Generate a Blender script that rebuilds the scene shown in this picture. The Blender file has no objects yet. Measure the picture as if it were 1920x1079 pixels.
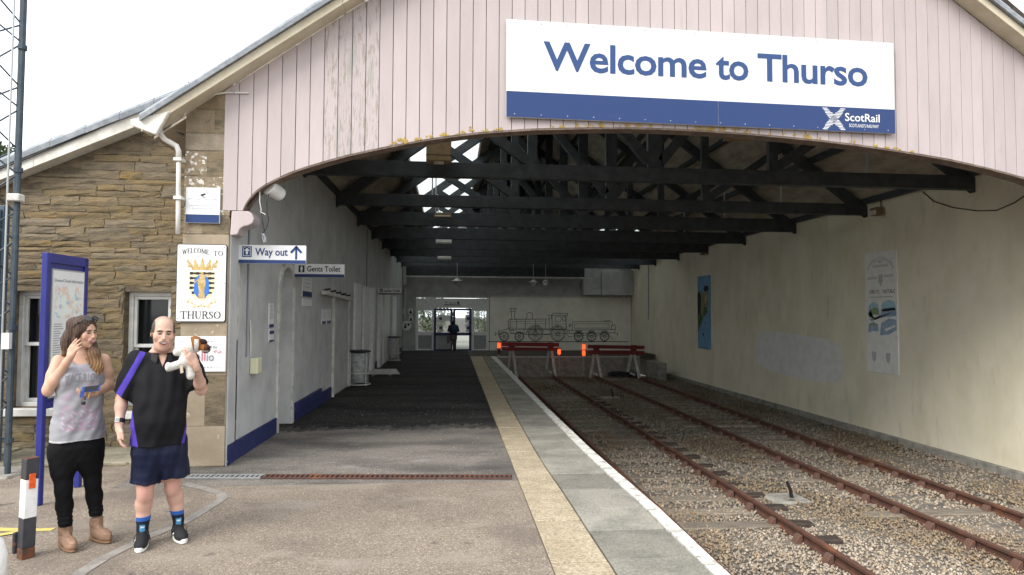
import bpy, bmesh, math, random
import numpy as np
from mathutils import Vector, Matrix

random.seed(7)
rng = np.random.default_rng(7)
sc = bpy.context.scene
COL = sc.collection

# ------------------------------------------------------------------ camera
FPX, YAW, PITCH, ROLL, CH = 1220.0, 0.0928, 0.0400, 0.0046, 1.75
fw = Vector((math.sin(YAW) * math.cos(PITCH), math.cos(YAW) * math.cos(PITCH), math.sin(PITCH)))
r0 = Vector((math.cos(YAW), -math.sin(YAW), 0))
u0 = r0.cross(fw)
cr, sr = math.cos(ROLL), math.sin(ROLL)
RT = cr * r0 + sr * u0
UP = -sr * r0 + cr * u0
CAM = Vector((0, 0, CH))
cd = bpy.data.cameras.new('camera')
cd.sensor_fit = 'HORIZONTAL'
cd.sensor_width = 36
cd.lens = FPX / 1920 * 36
cd.clip_end = 2000
co = bpy.data.objects.new('camera', cd)
COL.objects.link(co)
mw = Matrix.Identity(4)
for i in range(3):
    mw[i][0], mw[i][1], mw[i][2], mw[i][3] = RT[i], UP[i], -fw[i], CAM[i]
co.matrix_world = mw
sc.camera = co

# ------------------------------------------------------------------ light: overcast sky and a very soft sun
SUN_DIR = Vector((0.62, 0.58, -0.74)).normalized()
SUN_EL = math.asin(-SUN_DIR.z)
SUN_AZ = math.atan2(-SUN_DIR.x, -SUN_DIR.y)
wd = bpy.data.worlds.new('World')
sc.world = wd
wd.use_nodes = True
nt = wd.node_tree
bg = nt.nodes['Background']
sky = nt.nodes.new('ShaderNodeTexSky')
sky.sky_type = 'NISHITA'
sky.sun_disc = False
sky.sun_elevation = SUN_EL
sky.sun_rotation = SUN_AZ
tc = nt.nodes.new('ShaderNodeTexCoord')
cn = nt.nodes.new('ShaderNodeTexNoise')
cn.inputs['Scale'].default_value = 2.2
cn.inputs['Detail'].default_value = 5
rp = nt.nodes.new('ShaderNodeValToRGB')
rp.color_ramp.elements[0].position = 0.38
rp.color_ramp.elements[0].color = (8.3, 8.7, 9.3, 1)
rp.color_ramp.elements[1].position = 0.60
rp.color_ramp.elements[1].color = (10.4, 10.5, 10.6, 1)
mx = nt.nodes.new('ShaderNodeMix')
mx.data_type = 'RGBA'
mx.inputs[0].default_value = 0.88
nt.links.new(tc.outputs['Generated'], cn.inputs['Vector'])
nt.links.new(cn.outputs['Fac'], rp.inputs['Fac'])
nt.links.new(sky.outputs[0], mx.inputs[6])
nt.links.new(rp.outputs[0], mx.inputs[7])
nt.links.new(mx.outputs[2], bg.inputs['Color'])
bg.inputs['Strength'].default_value = 0.11
sd = bpy.data.lights.new('sun', 'SUN')
sd.energy = 2.0
sd.angle = math.radians(35)
sd.color = (1.0, 0.96, 0.90)
so = bpy.data.objects.new('sun', sd)
COL.objects.link(so)
so.rotation_euler = SUN_DIR.to_track_quat('-Z', 'Y').to_euler()
so.location = (-5, -8, 20)
sc.view_settings.view_transform = 'Standard'
sc.view_settings.look = 'None'
sc.view_settings.gamma = 1
sc.view_settings.use_curve_mapping = False
sc.view_settings.exposure = 1.05
sc.cycles.max_bounces = 14
sc.cycles.diffuse_bounces = 10
sc.cycles.use_denoising = True

# ------------------------------------------------------------------ helpers
def ray(u, v):
    return RT * ((u - 960) / FPX) + UP * ((539.5 - v) / FPX) + fw

def PX(u, v, X):
    d = ray(u, v); return CAM + d * (X / d.x)

def PY(u, v, Y):
    d = ray(u, v); return CAM + d * (Y / d.y)

def PZ(u, v, Z):
    d = ray(u, v); return CAM + d * ((Z - CH) / d.z)

SLP = 0.0085
def zp(y):
    return 0.0 if y < 8 else -SLP * (y - 8)

def PP(u, v):                       # a point of the platform surface
    p = PZ(u, v, 0)
    if p.y <= 8 and p.y > 0: return p
    d = ray(u, v)
    t = (SLP * 8 - CH) / (d.z + SLP * d.y)
    return CAM + d * t

GY, GS = 7.72, 0.03                 # the gable front stands at Y = GY + GS * X
def gy(x): return GY + GS * (x + 2.5)
def PG(u, v, off=0.0):
    d = ray(u, v)
    t = (GY + GS * 2.5 - off) / (d.y - GS * d.x)
    return CAM + d * t

def lin(c):
    return tuple(((x / 12.92) if x <= 0.04045 else ((x + 0.055) / 1.055) ** 2.4) for x in [k / 255 for k in c])

class MB:
    def __init__(s): s.v = []; s.f = []; s.m = []
    def add(s, vs, fs, mi=0):
        n = len(s.v); s.v += [tuple(p) for p in vs]
        s.f += [tuple(n + i for i in f) for f in fs]; s.m += [mi] * len(fs); return s
    def box(s, x0, x1, y0, y1, z0, z1, mi=0):
        v = [(x, y, z) for x in (x0, x1) for y in (y0, y1) for z in (z0, z1)]
        return s.add(v, [(0, 1, 3, 2), (4, 6, 7, 5), (0, 4, 5, 1), (2, 3, 7, 6), (0, 2, 6, 4), (1, 5, 7, 3)], mi)
    def obox(s, o, a, b, c, mi=0):  # corner o and three edge vectors
        o, a, b, c = Vector(o), Vector(a), Vector(b), Vector(c)
        if a.cross(b).dot(c) < 0: o, a = o + a, -a
        v = [o + a * i + b * j + c * k for i in (0, 1) for j in (0, 1) for k in (0, 1)]
        return s.add(v, [(0, 1, 3, 2), (4, 6, 7, 5), (0, 4, 5, 1), (2, 3, 7, 6), (0, 2, 6, 4), (1, 5, 7, 3)], mi)
    def beam(s, p, q, w, h, up=(0, 0, 1), mi=0):
        p, q = Vector(p), Vector(q); d = (q - p)
        sd_ = d.cross(Vector(up)).normalized(); u_ = sd_.cross(d).normalized()
        return s.obox(p - sd_ * w / 2 - u_ * h / 2, d, sd_ * w, u_ * h, mi)
    def prism(s, poly, ext, mi=0):
        poly = [Vector(p) for p in poly]; e = Vector(ext); n = len(poly)
        nn = Vector((0, 0, 0))
        for i in range(n): nn += poly[i].cross(poly[(i + 1) % n])
        if nn.dot(e) > 0: poly = poly[::-1]
        v = poly + [p + e for p in poly]
        fs = [tuple(range(n)), tuple(range(2 * n - 1, n - 1, -1))]
        fs += [(i, i + n, (i + 1) % n + n, (i + 1) % n) for i in range(n)]
        fs = [fs[0], fs[1]] + [tuple(reversed(f)) if False else f for f in fs[2:]]
        return s.add(v, fs, mi)
    def tube(s, pts, r, n=8, mi=0):
        pts = [Vector(p) for p in pts]; rs = r if isinstance(r, (list, tuple)) else [r] * len(pts)
        rings = []; ref = None
        for i, p in enumerate(pts):
            d = (pts[min(i + 1, len(pts) - 1)] - pts[max(i - 1, 0)]).normalized()
            if ref is None: ref = d.orthogonal().normalized()
            a = (ref - d * ref.dot(d)).normalized(); b = d.cross(a); ref = a
            rings.append([p + (a * math.cos(2 * math.pi * k / n) + b * math.sin(2 * math.pi * k / n)) * rs[i] for k in range(n)])
        v = [q for rg in rings for q in rg]; fs = []
        for i in range(len(pts) - 1):
            for k in range(n):
                fs.append((i * n + k, i * n + (k + 1) % n, (i + 1) * n + (k + 1) % n, (i + 1) * n + k))
        fs.append(tuple(range(n - 1, -1, -1))); fs.append(tuple((len(pts) - 1) * n + k for k in range(n)))
        return s.add(v, fs, mi)
    def flat(s, poly, mi=0):
        return s.add(poly, [tuple(range(len(poly)))], mi)
    def build(s, name, mat, parent=None, smooth=False, bevel=0, seg=1):
        me = bpy.data.meshes.new(name)
        me.from_pydata(s.v, [], s.f)
        mats = mat if isinstance(mat, (list, tuple)) else [mat]
        for m in mats: me.materials.append(m)
        if len(mats) > 1: me.polygons.foreach_set('material_index', s.m)
        if bevel:
            bm = bmesh.new(); bm.from_mesh(me)
            bmesh.ops.bevel(bm, geom=[e for e in bm.edges if e.is_manifold and e.calc_face_angle(0) > 0.5], offset=bevel, segments=seg, affect='EDGES', profile=0.6, clamp_overlap=True)
            bm.to_mesh(me); bm.free()
        if smooth:
            me.polygons.foreach_set('use_smooth', [True] * len(me.polygons))
        me.update()
        return link(name, me, parent)

def link(name, me, parent=None):
    o = bpy.data.objects.new(name, me); COL.objects.link(o)
    if parent is not None:
        o.parent = parent
        if parent.type == 'EMPTY': o.matrix_parent_inverse = parent.matrix_basis.inverted()
    return o

def tag(o, label=None, cat=None, group=None, kind=None):
    if label: o['label'] = label
    if cat: o['category'] = cat
    if group: o['group'] = group
    if kind: o['kind'] = kind
    return o

def thing(name, label, cat, loc, group=None, kind=None):
    o = bpy.data.objects.new(name, None); COL.objects.link(o)
    o.location = loc; o.empty_display_size = 0.2
    return tag(o, label, cat, group, kind)

# ------------------------------------------------------------------ materials
def mat(name, col, rough=0.75, metal=0.0, spec=0.3, c2=None, ns=6.0, lo=0.42, hi=0.62, stretch=(1, 1, 1), det=6,
        bump=0.0, bs=60.0, rnd=0.0, spots=(), attr=None, emit=None, trans=0.0, local=False, hue=0.0, chips=None):
    m = bpy.data.materials.new(name); m.use_nodes = True
    t = m.node_tree; N = t.nodes; L = t.links
    b = N['Principled BSDF']
    b.inputs['Roughness'].default_value = rough
    b.inputs['Metallic'].default_value = metal
    b.inputs['Specular IOR Level'].default_value = spec
    if local:
        src = N.new('ShaderNodeTexCoord').outputs['Object']
    else:
        src = N.new('ShaderNodeNewGeometry').outputs['Position']
    if attr:
        a = N.new('ShaderNodeVertexColor'); a.layer_name = attr; c = a.outputs['Color']
    else:
        rgb = N.new('ShaderNodeRGB'); rgb.outputs[0].default_value = (*col, 1); c = rgb.outputs[0]
    def noise(scale, st=(1, 1, 1), d=6):
        mp = N.new('ShaderNodeMapping'); mp.inputs['Scale'].default_value = st; L.new(src, mp.inputs['Vector'])
        n = N.new('ShaderNodeTexNoise'); n.inputs['Scale'].default_value = scale; n.inputs['Detail'].default_value = d
        n.inputs['Roughness'].default_value = 0.62
        L.new(mp.outputs[0], n.inputs['Vector']); return n.outputs['Fac']
    def ramp(f, l, h):
        r = N.new('ShaderNodeMapRange'); r.inputs[1].default_value = l; r.inputs[2].default_value = h
        r.clamp = True; L.new(f, r.inputs[0]); return r.outputs[0]
    def mixc(f, a_, col2):
        x = N.new('ShaderNodeMix'); x.data_type = 'RGBA'; L.new(f, x.inputs[0]); L.new(a_, x.inputs[6])
        x.inputs[7].default_value = (*col2, 1); return x.outputs[2]
    if c2 is not None:
        c = mixc(ramp(noise(ns, stretch, det), lo, hi), c, c2)
    if chips:                           # aggregate: every small cell its own tone
        vo = N.new('ShaderNodeTexVoronoi'); vo.inputs['Scale'].default_value = chips[0]; L.new(src, vo.inputs['Vector'])
        cr_ = N.new('ShaderNodeValToRGB'); el = cr_.color_ramp.elements
        while len(el) < len(chips[1]): el.new(.5)
        for e_, (ps_, cc_) in zip(el, chips[1]): e_.position = ps_; e_.color = (*cc_, 1)
        sp = N.new('ShaderNodeSeparateColor'); L.new(vo.outputs['Color'], sp.inputs[0]); L.new(sp.outputs[0], cr_.inputs[0])
        x = N.new('ShaderNodeMix'); x.data_type = 'RGBA'; x.blend_type = 'MULTIPLY'; x.inputs[0].default_value = 1
        L.new(c, x.inputs[6]); L.new(cr_.outputs[0], x.inputs[7]); c = x.outputs[2]
    for (sc_, ss, l, h, st) in spots:
        c = mixc(ramp(noise(ss, st, 4), l, h), c, sc_)
    if rnd or hue:
        oi = N.new('ShaderNodeObjectInfo')
        hs = N.new('ShaderNodeHueSaturation')
        r = N.new('ShaderNodeMapRange'); r.inputs[3].default_value = 1 - rnd; r.inputs[4].default_value = 1 + rnd
        L.new(oi.outputs['Random'], r.inputs[0]); L.new(r.outputs[0], hs.inputs['Value'])
        if hue:
            ml = N.new('ShaderNodeMath'); ml.operation = 'MULTIPLY'; ml.inputs[1].default_value = 7.31
            fr = N.new('ShaderNodeMath'); fr.operation = 'FRACT'
            L.new(oi.outputs['Random'], ml.inputs[0]); L.new(ml.outputs[0], fr.inputs[0])
            r2 = N.new('ShaderNodeMapRange'); r2.inputs[3].default_value = 1 - hue; r2.inputs[4].default_value = 1 + hue
            L.new(fr.outputs[0], r2.inputs[0]); L.new(r2.outputs[0], hs.inputs['Saturation'])
        L.new(c, hs.inputs['Color']); c = hs.outputs[0]
    L.new(c, b.inputs['Base Color'])
    if bump:
        bp = N.new('ShaderNodeBump'); bp.inputs['Strength'].default_value = bump; bp.inputs['Distance'].default_value = 0.02
        L.new(noise(bs, stretch, 5), bp.inputs['Height']); L.new(bp.outputs[0], b.inputs['Normal'])
    if emit:
        b.inputs['Emission Color'].default_value = (*emit[0], 1); b.inputs['Emission Strength'].default_value = emit[1]
    if trans:
        b.inputs['Transmission Weight'].default_value = trans
    return m

U = (1, 1, 1)
M = {}
M['pink'] = mat('pink_paint', (0.448, 0.386, 0.380), 0.6, c2=(0.408, 0.353, 0.347), ns=3, stretch=(1, 1, .25), rnd=0.05, bump=.12, bs=25,
                spots=(((0.24, 0.2, 0.19), 34, .70, .76, (1, 1, .7)), ((0.355, 0.32, 0.305), 5, .62, .80, (2, 2, .35))))
M['pink_peel'] = mat('peeling_pink_paint', (0.425, 0.37, 0.365), 0.7, c2=(0.31, 0.27, 0.235), ns=14, lo=.53, hi=.60, stretch=(2.2, 2.2, .35), rnd=0.06, bump=.5, bs=30,
                     spots=(((0.32, 0.31, 0.28), 4, .56, .68, (2, 2, .3)), ((0.24, 0.12, 0.06), 22, .68, .74, (2, 2, .4))))
M['cream'] = mat('cream_paint', (0.58, 0.525, 0.40), 0.6, c2=(0.50, 0.44, 0.32), ns=4, bump=.1, bs=30,
                 spots=(((0.25, 0.2, 0.14), 20, .70, .76, U),))
M['cream2'] = mat('faded_white_paint', (0.72, 0.70, 0.64), 0.6, c2=(0.56, 0.54, 0.48), ns=4, bump=.1, bs=30)
M['lead'] = mat('lead_flashing', (0.20, 0.225, 0.25), 0.55, c2=(0.30, 0.32, 0.34), ns=7, bump=.2, bs=15, rnd=.08)
M['slate'] = mat('slate', (0.10, 0.105, 0.115), 0.7, c2=(0.16, 0.16, 0.16), ns=5, rnd=.15, bump=.2)
M['stone'] = mat('sandstone', (0.232, 0.180, 0.108), 0.95, c2=(0.168, 0.136, 0.09), ns=6, stretch=(1, 1, 3), bump=1.0, bs=26, rnd=.12, hue=.18,
                 spots=(((0.38, 0.34, 0.27), 30, .68, .73, U), ((0.265, 0.18, 0.08), 2.5, .56, .75, (1, 1, 4)), ((0.105, 0.09, 0.07), 7, .58, .72, (.6, 1, 4))))
M['mortar'] = mat('mortar', (0.215, 0.172, 0.11), 0.95, c2=(0.12, 0.098, 0.07), ns=5, bump=1.0, bs=30, stretch=(1, 1, 2.5))
M['ashlar'] = mat('weathered_ashlar', (0.265, 0.212, 0.145), 0.9, c2=(0.20, 0.158, 0.105), ns=6, bump=.8, bs=35, rnd=.12, hue=.2,
                  spots=(((0.60, 0.57, 0.50), 24, .65, .70, U), ((0.14, 0.11, 0.08), 12, .66, .72, U)))
M['ashlar_white'] = mat('lichen_spotted_stone', (0.265, 0.212, 0.145), 0.9, c2=(0.20, 0.158, 0.105), ns=6, bump=1, bs=35, rnd=.1,
                        spots=(((0.66, 0.64, 0.58), 17, .56, .61, U), ((0.14, 0.11, 0.08), 12, .66, .72, U)))
M['render'] = mat('smooth_cement_render', (0.33, 0.272, 0.2), 0.9, c2=(0.265, 0.215, 0.15), ns=3, bump=.3, bs=50,
                  spots=(((0.5, 0.46, 0.4), 6, .66, .72, U), ((0.16, 0.13, 0.1), 25, .70, .75, U)))
M['lwall'] = mat('grey_painted_render', (0.47, 0.475, 0.47), 0.8, c2=(0.385, 0.39, 0.385), ns=2.5, bump=.35, bs=35,
                 spots=(((0.22, 0.21, 0.2), 16, .71, .76, U), ((0.52, 0.52, 0.5), 1.2, .55, .7, (1, 1, .4))))
M['rwall'] = mat('cream_painted_render', (0.75, 0.69, 0.54), 0.85, c2=(0.67, 0.615, 0.465), ns=1.3, bump=.3, bs=30, stretch=(1, 1, .6),
                 spots=(((0.56, 0.51, 0.39), 3.0, .58, .80, (1, 1.4, .35)), ((0.71, 0.665, 0.54), .8, .55, .75, U), ((0.3, 0.25, 0.18), 18, .72, .77, U)))
M['ewall'] = mat('white_painted_wall', (0.80, 0.78, 0.69), 0.8, c2=(0.72, 0.70, 0.61), ns=2, bump=.2, bs=30)
M['gwall'] = mat('grey_upper_wall', (0.36, 0.36, 0.35), 0.85, c2=(0.28, 0.28, 0.27), ns=2, bump=.2, bs=30)
M['patch'] = mat('pale_paint_patch', (0.72, 0.71, 0.68), 0.8, c2=(0.64, 0.63, 0.59), ns=4, bump=.2, bs=30)
M['navy'] = mat('navy_paint', (0.02, 0.027, 0.10), 0.5, c2=(0.05, 0.055, 0.12), ns=9, lo=.5, hi=.75,
                spots=(((0.35, 0.35, 0.36), 14, .71, .74, U),))
CHIPS = (110, ((0, (.55, .55, .55)), (.2, (.8, .79, .78)), (.5, (.98, .97, .95)), (.8, (1.1, 1.09, 1.07)), (.95, (1.4, 1.4, 1.4)), (1, (1.9, 1.9, 1.95))))
M['asphalt'] = mat('weathered_asphalt', (0.232, 0.194, 0.156), 0.92, c2=(0.188, 0.158, 0.130), ns=1.1, bump=.45, bs=70, spec=.2, chips=CHIPS,
                   spots=(((0.275, 0.24, 0.20), .9, .54, .74, (1, 2.2, 1)), ((0.135, 0.113, 0.095), .55, .54, .74, (1, 1, 1)), ((0.085, 0.073, 0.063), 3.1, .65, .74, (1, 1, 1)), ((0.60, 0.57, 0.52), 26, .75, .765, U)))
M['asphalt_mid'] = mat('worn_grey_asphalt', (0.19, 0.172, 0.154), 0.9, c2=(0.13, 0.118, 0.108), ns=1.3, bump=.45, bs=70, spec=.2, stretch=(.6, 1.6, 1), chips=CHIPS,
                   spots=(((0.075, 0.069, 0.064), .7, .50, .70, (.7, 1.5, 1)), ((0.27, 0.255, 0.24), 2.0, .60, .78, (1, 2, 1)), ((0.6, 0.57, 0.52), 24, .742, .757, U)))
M['asphalt_in'] = mat('dark_asphalt', (0.044, 0.042, 0.040), 0.92, c2=(0.026, 0.026, 0.026), ns=.8, bump=.45, bs=70, stretch=(.5, 1.6, 1), spec=.08,
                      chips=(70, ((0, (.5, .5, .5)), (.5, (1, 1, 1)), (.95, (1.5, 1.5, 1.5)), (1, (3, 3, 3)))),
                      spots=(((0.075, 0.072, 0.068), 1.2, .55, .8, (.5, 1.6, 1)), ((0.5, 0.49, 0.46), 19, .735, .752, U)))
M['asphalt_edge'] = mat('mid_dark_asphalt', (0.105, 0.098, 0.09), 0.92, c2=(0.06, 0.056, 0.053), ns=3.5, lo=.38, hi=.62, bump=.45, bs=70, spec=.1, chips=CHIPS)
M['tar'] = mat('tar_patch', (0.27, 0.25, 0.225), 0.9, c2=(0.195, 0.18, 0.163), ns=7, spec=.15, bump=.3, bs=80)
M['tactile'] = mat('buff_slab', (0.365, 0.308, 0.22), 0.9, c2=(0.305, 0.252, 0.175), ns=3, bump=.4, bs=90, rnd=.08, chips=(75, ((0, (.7, .7, .7)), (.5, (1, 1, 1)), (1, (1.25, 1.25, 1.25)))), spec=.15,
                   spots=(((0.46, 0.39, 0.27), 80, .62, .70, U), ((0.17, 0.12, 0.07), 2.6, .66, .82, (.6, 1.6, 1)), ((0.16, 0.12, 0.08), 45, .70, .74, U)))
M['slab'] = mat('grey_paving_slab', (0.245, 0.232, 0.197), 0.95, c2=(0.18, 0.172, 0.148), ns=2.4, bump=.35, bs=70, rnd=.19, spec=.12, chips=(90, ((0, (.8, .8, .8)), (.5, (1, 1, 1)), (1, (1.2, 1.2, 1.2)))),
                spots=(((0.14, 0.145, 0.14), 2.2, .60, .78, (.5, 1.4, 1)), ((0.34, 0.325, 0.29), 60, .67, .72, U)))
M['coping'] = mat('worn_white_line_paint', (0.56, 0.55, 0.51), 0.85, c2=(0.33, 0.31, 0.275), ns=9, lo=.50, hi=.62, bump=.4, bs=50, rnd=.05,
                  spots=(((0.2, 0.18, 0.16), 30, .67, .72, U),))
M['concrete'] = mat('concrete', (0.30, 0.285, 0.25), 0.9, c2=(0.19, 0.18, 0.16), ns=4, bump=.5, bs=40,
                    spots=(((0.06, 0.055, 0.05), 5, .60, .75, U), ((0.42, 0.40, 0.36), 18, .66, .72, U)))
M['dirt'] = mat('dirty_ground', (0.055, 0.047, 0.04), 0.95, c2=(0.09, 0.08, 0.068), ns=5, bump=.8, bs=30)
M['bed'] = mat('ballast_bed', (0.17, 0.15, 0.125), 0.95, c2=(0.11, 0.095, 0.08), ns=4, bump=1, bs=40)
M['ballast'] = mat('ballast', (1, 1, 1), 0.9, attr='col', bump=.3, bs=60)
M['rust'] = mat('rusty_rail', (0.125, 0.058, 0.040), 0.7, metal=.1, c2=(0.085, 0.048, 0.038), ns=7, bump=.4, bs=50, lo=.4, hi=.65, spots=(((0.22, 0.088, 0.04), 3, .56, .74, (1, .4, 1)),))
M['rust_dark'] = mat('dark_rusty_iron', (0.12, 0.076, 0.062), 0.8, metal=.1, c2=(0.145, 0.068, 0.045), ns=20, bump=.5, bs=50)
M['sleeper'] = mat('weathered_timber', (0.25, 0.215, 0.17), 0.95, c2=(0.14, 0.115, 0.09), ns=9, stretch=(.4, 5, 2), bump=.7, bs=20, rnd=.2)
M['dark_timber'] = mat('dark_timber', (0.035, 0.027, 0.022), 0.85, c2=(0.06, 0.045, 0.035), ns=9, bump=.4, bs=30)
M['black'] = mat('black_paint', (0.016, 0.018, 0.02), 0.55, c2=(0.03, 0.032, 0.034), ns=6, bump=.15, bs=30,
                 spots=(((0.35, 0.35, 0.35), 22, .765, .785, U),))
M['truss'] = mat('blue_black_truss_paint', (0.034, 0.039, 0.044), 0.55, c2=(0.052, 0.057, 0.062), ns=5, bump=.15, bs=30,
                 spots=(((0.4, 0.4, 0.4), 20, .775, .79, U),))
M['lining'] = mat('brown_roof_boarding', (0.40, 0.35, 0.28), 0.85, c2=(0.28, 0.24, 0.19), ns=5, stretch=(1, .3, 1), bump=.3, rnd=.1)
M['white'] = mat('white_sign_enamel', (0.66, 0.67, 0.665), 0.35, c2=(0.63, 0.64, 0.635), ns=3)
M['signblue'] = mat('sign_blue', (0.016, 0.040, 0.135), 0.4)
M['letterblue'] = mat('letter_blue', (0.026, 0.062, 0.175), 0.45)
M['signnavy'] = mat('sign_navy', (0.02, 0.03, 0.11), 0.4)
M['ink'] = mat('black_ink', (0.02, 0.02, 0.022), 0.6)
M['greyink'] = mat('grey_ink', (0.22, 0.23, 0.25), 0.6)
M['pinkink'] = mat('pink_ink', (0.55, 0.16, 0.22), 0.6)
M['gold'] = mat('gold_print', (0.40, 0.27, 0.08), 0.5, c2=(0.55, 0.42, 0.2), ns=30)
M['crestblue'] = mat('crest_blue', (0.04, 0.16, 0.5), 0.5)
M['palegold'] = mat('pale_gold_print', (0.66, 0.55, 0.34), 0.5)
M['whitepaint'] = mat('white_gloss', (0.72, 0.72, 0.70), 0.4, c2=(0.62, 0.62, 0.59), ns=7, bump=.08, bs=30)
M['offwhite'] = mat('dirty_white_paint', (0.55, 0.545, 0.51), 0.6, c2=(0.40, 0.385, 0.35), ns=7, bump=.2, bs=30, spots=(((0.15, 0.12, 0.1), 14, .68, .73, U),))
M['glass'] = mat('dark_window_glass', (0.012, 0.015, 0.016), 0.06, spec=.45)
M['clear'] = mat('door_glass', (0.8, 0.85, 0.84), 0.03, trans=1.0, spec=.5)
M['frosted'] = mat('frosted_panel', (0.27, 0.28, 0.27), 0.3, c2=(0.22, 0.23, 0.225), ns=5)
M['totem'] = mat('totem_blue', (0.018, 0.022, 0.16), 0.4, c2=(0.025, 0.03, 0.19), ns=4)
M['mast'] = mat('blue_grey_steel', (0.038, 0.053, 0.07), 0.5, metal=.2, c2=(0.06, 0.078, 0.09), ns=8)
M['galv'] = mat('galvanised_steel', (0.38, 0.39, 0.39), 0.5, metal=.5)
M['pvc'] = mat('pale_plastic', (0.62, 0.60, 0.56), 0.4, c2=(0.54, 0.52, 0.48), ns=6)
M['yellowbox'] = mat('ivory_plastic', (0.62, 0.60, 0.42), 0.45)
M['red'] = mat('red_buffer_paint', (0.19, 0.018, 0.018), 0.6, c2=(0.12, 0.014, 0.014), ns=8, bump=.2, bs=30)
M['lamp_red'] = mat('lit_red_lens', (0.6, 0.03, 0.01), 0.3, emit=((1.0, 0.06, 0.012), 1.7))
M['lamp_off'] = mat('unlit_red_lens', (0.12, 0.01, 0.01), 0.3)
M['orange'] = mat('orange_reflector', (0.75, 0.12, 0.02), 0.3, c2=(0.5, 0.07, 0.02), ns=40)
M['yellow_line'] = mat('yellow_road_paint', (0.58, 0.44, 0.12), 0.85, c2=(0.42, 0.33, 0.13), ns=16, lo=.45, hi=.6)
M['lichen'] = mat('yellow_lichen', (0.50, 0.33, 0.06), 0.95, c2=(0.40, 0.31, 0.12), ns=40, bump=1, bs=120)
M['bag'] = mat('clear_bin_bag', (0.42, 0.43, 0.42), 0.25, c2=(0.28, 0.28, 0.28), ns=12, bump=.6, bs=25)
M['black_plastic'] = mat('black_plastic', (0.015, 0.015, 0.016), 0.4)
M['brownbox'] = mat('brown_painted_steel', (0.25, 0.175, 0.095), 0.7, c2=(0.18, 0.125, 0.07), ns=6)
M['bark'] = mat('bark', (0.07, 0.055, 0.04), 0.9)
M['leaf'] = mat('leaf', (0.05, 0.075, 0.03), 0.8, c2=(0.075, 0.10, 0.04), ns=3)
M['skyblue'] = mat('mural_blue', (0.13, 0.28, 0.46), 0.7, c2=(0.17, 0.33, 0.5), ns=4)
M['muralgreen'] = mat('mural_green', (0.045, 0.085, 0.04), 0.7, c2=(0.08, 0.12, 0.05), ns=12)
M['muralblack'] = mat('mural_dark', (0.02, 0.022, 0.03), 0.7)
M['muralstone'] = mat('mural_stone', (0.27, 0.24, 0.13), 0.7, c2=(0.12, 0.13, 0.08), ns=10)
M['muralyellow'] = mat('mural_yellow', (0.5, 0.36, 0.12), 0.7)
M['posterwhite'] = mat('faded_poster', (0.76, 0.75, 0.71), 0.7, c2=(0.68, 0.67, 0.63), ns=5, spots=(((0.52, 0.49, 0.44), 10, .66, .75, U),))
M['fadeink'] = mat('faded_ink', (0.40, 0.40, 0.40), 0.7, c2=(0.5, 0.5, 0.49), ns=25)
M['fadeblue'] = mat('faded_blue', (0.24, 0.33, 0.45), 0.7, c2=(0.36, 0.43, 0.52), ns=12)
M['fadesky'] = mat('faded_sky_blue', (0.28, 0.48, 0.56), 0.7, c2=(0.4, 0.54, 0.6), ns=12)
M['fadegreen'] = mat('faded_green', (0.20, 0.30, 0.17), 0.7, c2=(0.33, 0.36, 0.2), ns=14)
M['mapprint'] = mat('map_print', (0.66, 0.70, 0.66), 0.6, c2=(0.66, 0.52, 0.44), ns=9, lo=.5, hi=.56, spots=(((0.35, 0.5, 0.6), 14, .58, .62, U),))
M['panelblue'] = mat('slate_blue_panel', (0.055, 0.085, 0.11), 0.45, c2=(0.075, 0.105, 0.13), ns=4)

# corrugated translucent roof light
def trans_mat():
    m = bpy.data.materials.new('translucent_sheet'); m.use_nodes = True
    t = m.node_tree; N = t.nodes; L = t.links
    for n in list(N):
        if n.type != 'OUTPUT_MATERIAL': N.remove(n)
    out = [n for n in N if n.type == 'OUTPUT_MATERIAL'][0]
    tr = N.new('ShaderNodeBsdfTranslucent'); tr.inputs[0].default_value = (0.56, 0.61, 0.595, 1)
    df = N.new('ShaderNodeBsdfDiffuse'); df.inputs[0].default_value = (0.5, 0.55, 0.53, 1)
    mxs = N.new('ShaderNodeMixShader'); mxs.inputs[0].default_value = .12
    L.new(tr.outputs[0], mxs.inputs[1]); L.new(df.outputs[0], mxs.inputs[2]); L.new(mxs.outputs[0], out.inputs[0])
    return m
M['sheet'] = trans_mat()

# ------------------------------------------------------------------ flat print
def text2d(s, bold=0.0, space=1.0):
    cu = bpy.data.curves.new('t', 'FONT'); cu.body = s; cu.offset = bold; cu.resolution_u = 3; cu.space_character = space
    ob = bpy.data.objects.new('t', cu)
    me = bpy.data.meshes.new_from_object(ob)
    v = np.array([x.co[:2] for x in me.vertices]); f = [tuple(p.vertices) for p in me.polygons]
    bpy.data.objects.remove(ob); bpy.data.meshes.remove(me); bpy.data.curves.remove(cu)
    return v, f

class Fr:                             # a flat frame: origin, right, up, outward normal
    def __init__(s, o, r, u): s.o = Vector(o); s.r = Vector(r).normalized(); s.u = Vector(u).normalized(); s.n = s.r.cross(s.u)
    def p(s, x, y, z=0): return s.o + s.r * x + s.u * y + s.n * z

def put_text(mb, fr, s, x0, x1, y0, h=None, z=0.004, bold=0.0, mi=0, space=1.0, thick=0.0):
    """text s, left edge x0, right edge x1, baseline y0, capital height h (None keeps proportions)"""
    v, f = text2d(s, bold, space)
    if len(v) == 0: return
    cap, _ = text2d('H', bold)
    ch = cap[:, 1].max()
    sx = (x1 - x0) / (v[:, 0].max() - v[:, 0].min()); sy = sx if h is None else h / ch
    vs = [fr.p(x0 + (a - v[:, 0].min()) * sx, y0 + b * sy, z) for a, b in v]
    mb.add(vs, f, mi)

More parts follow.
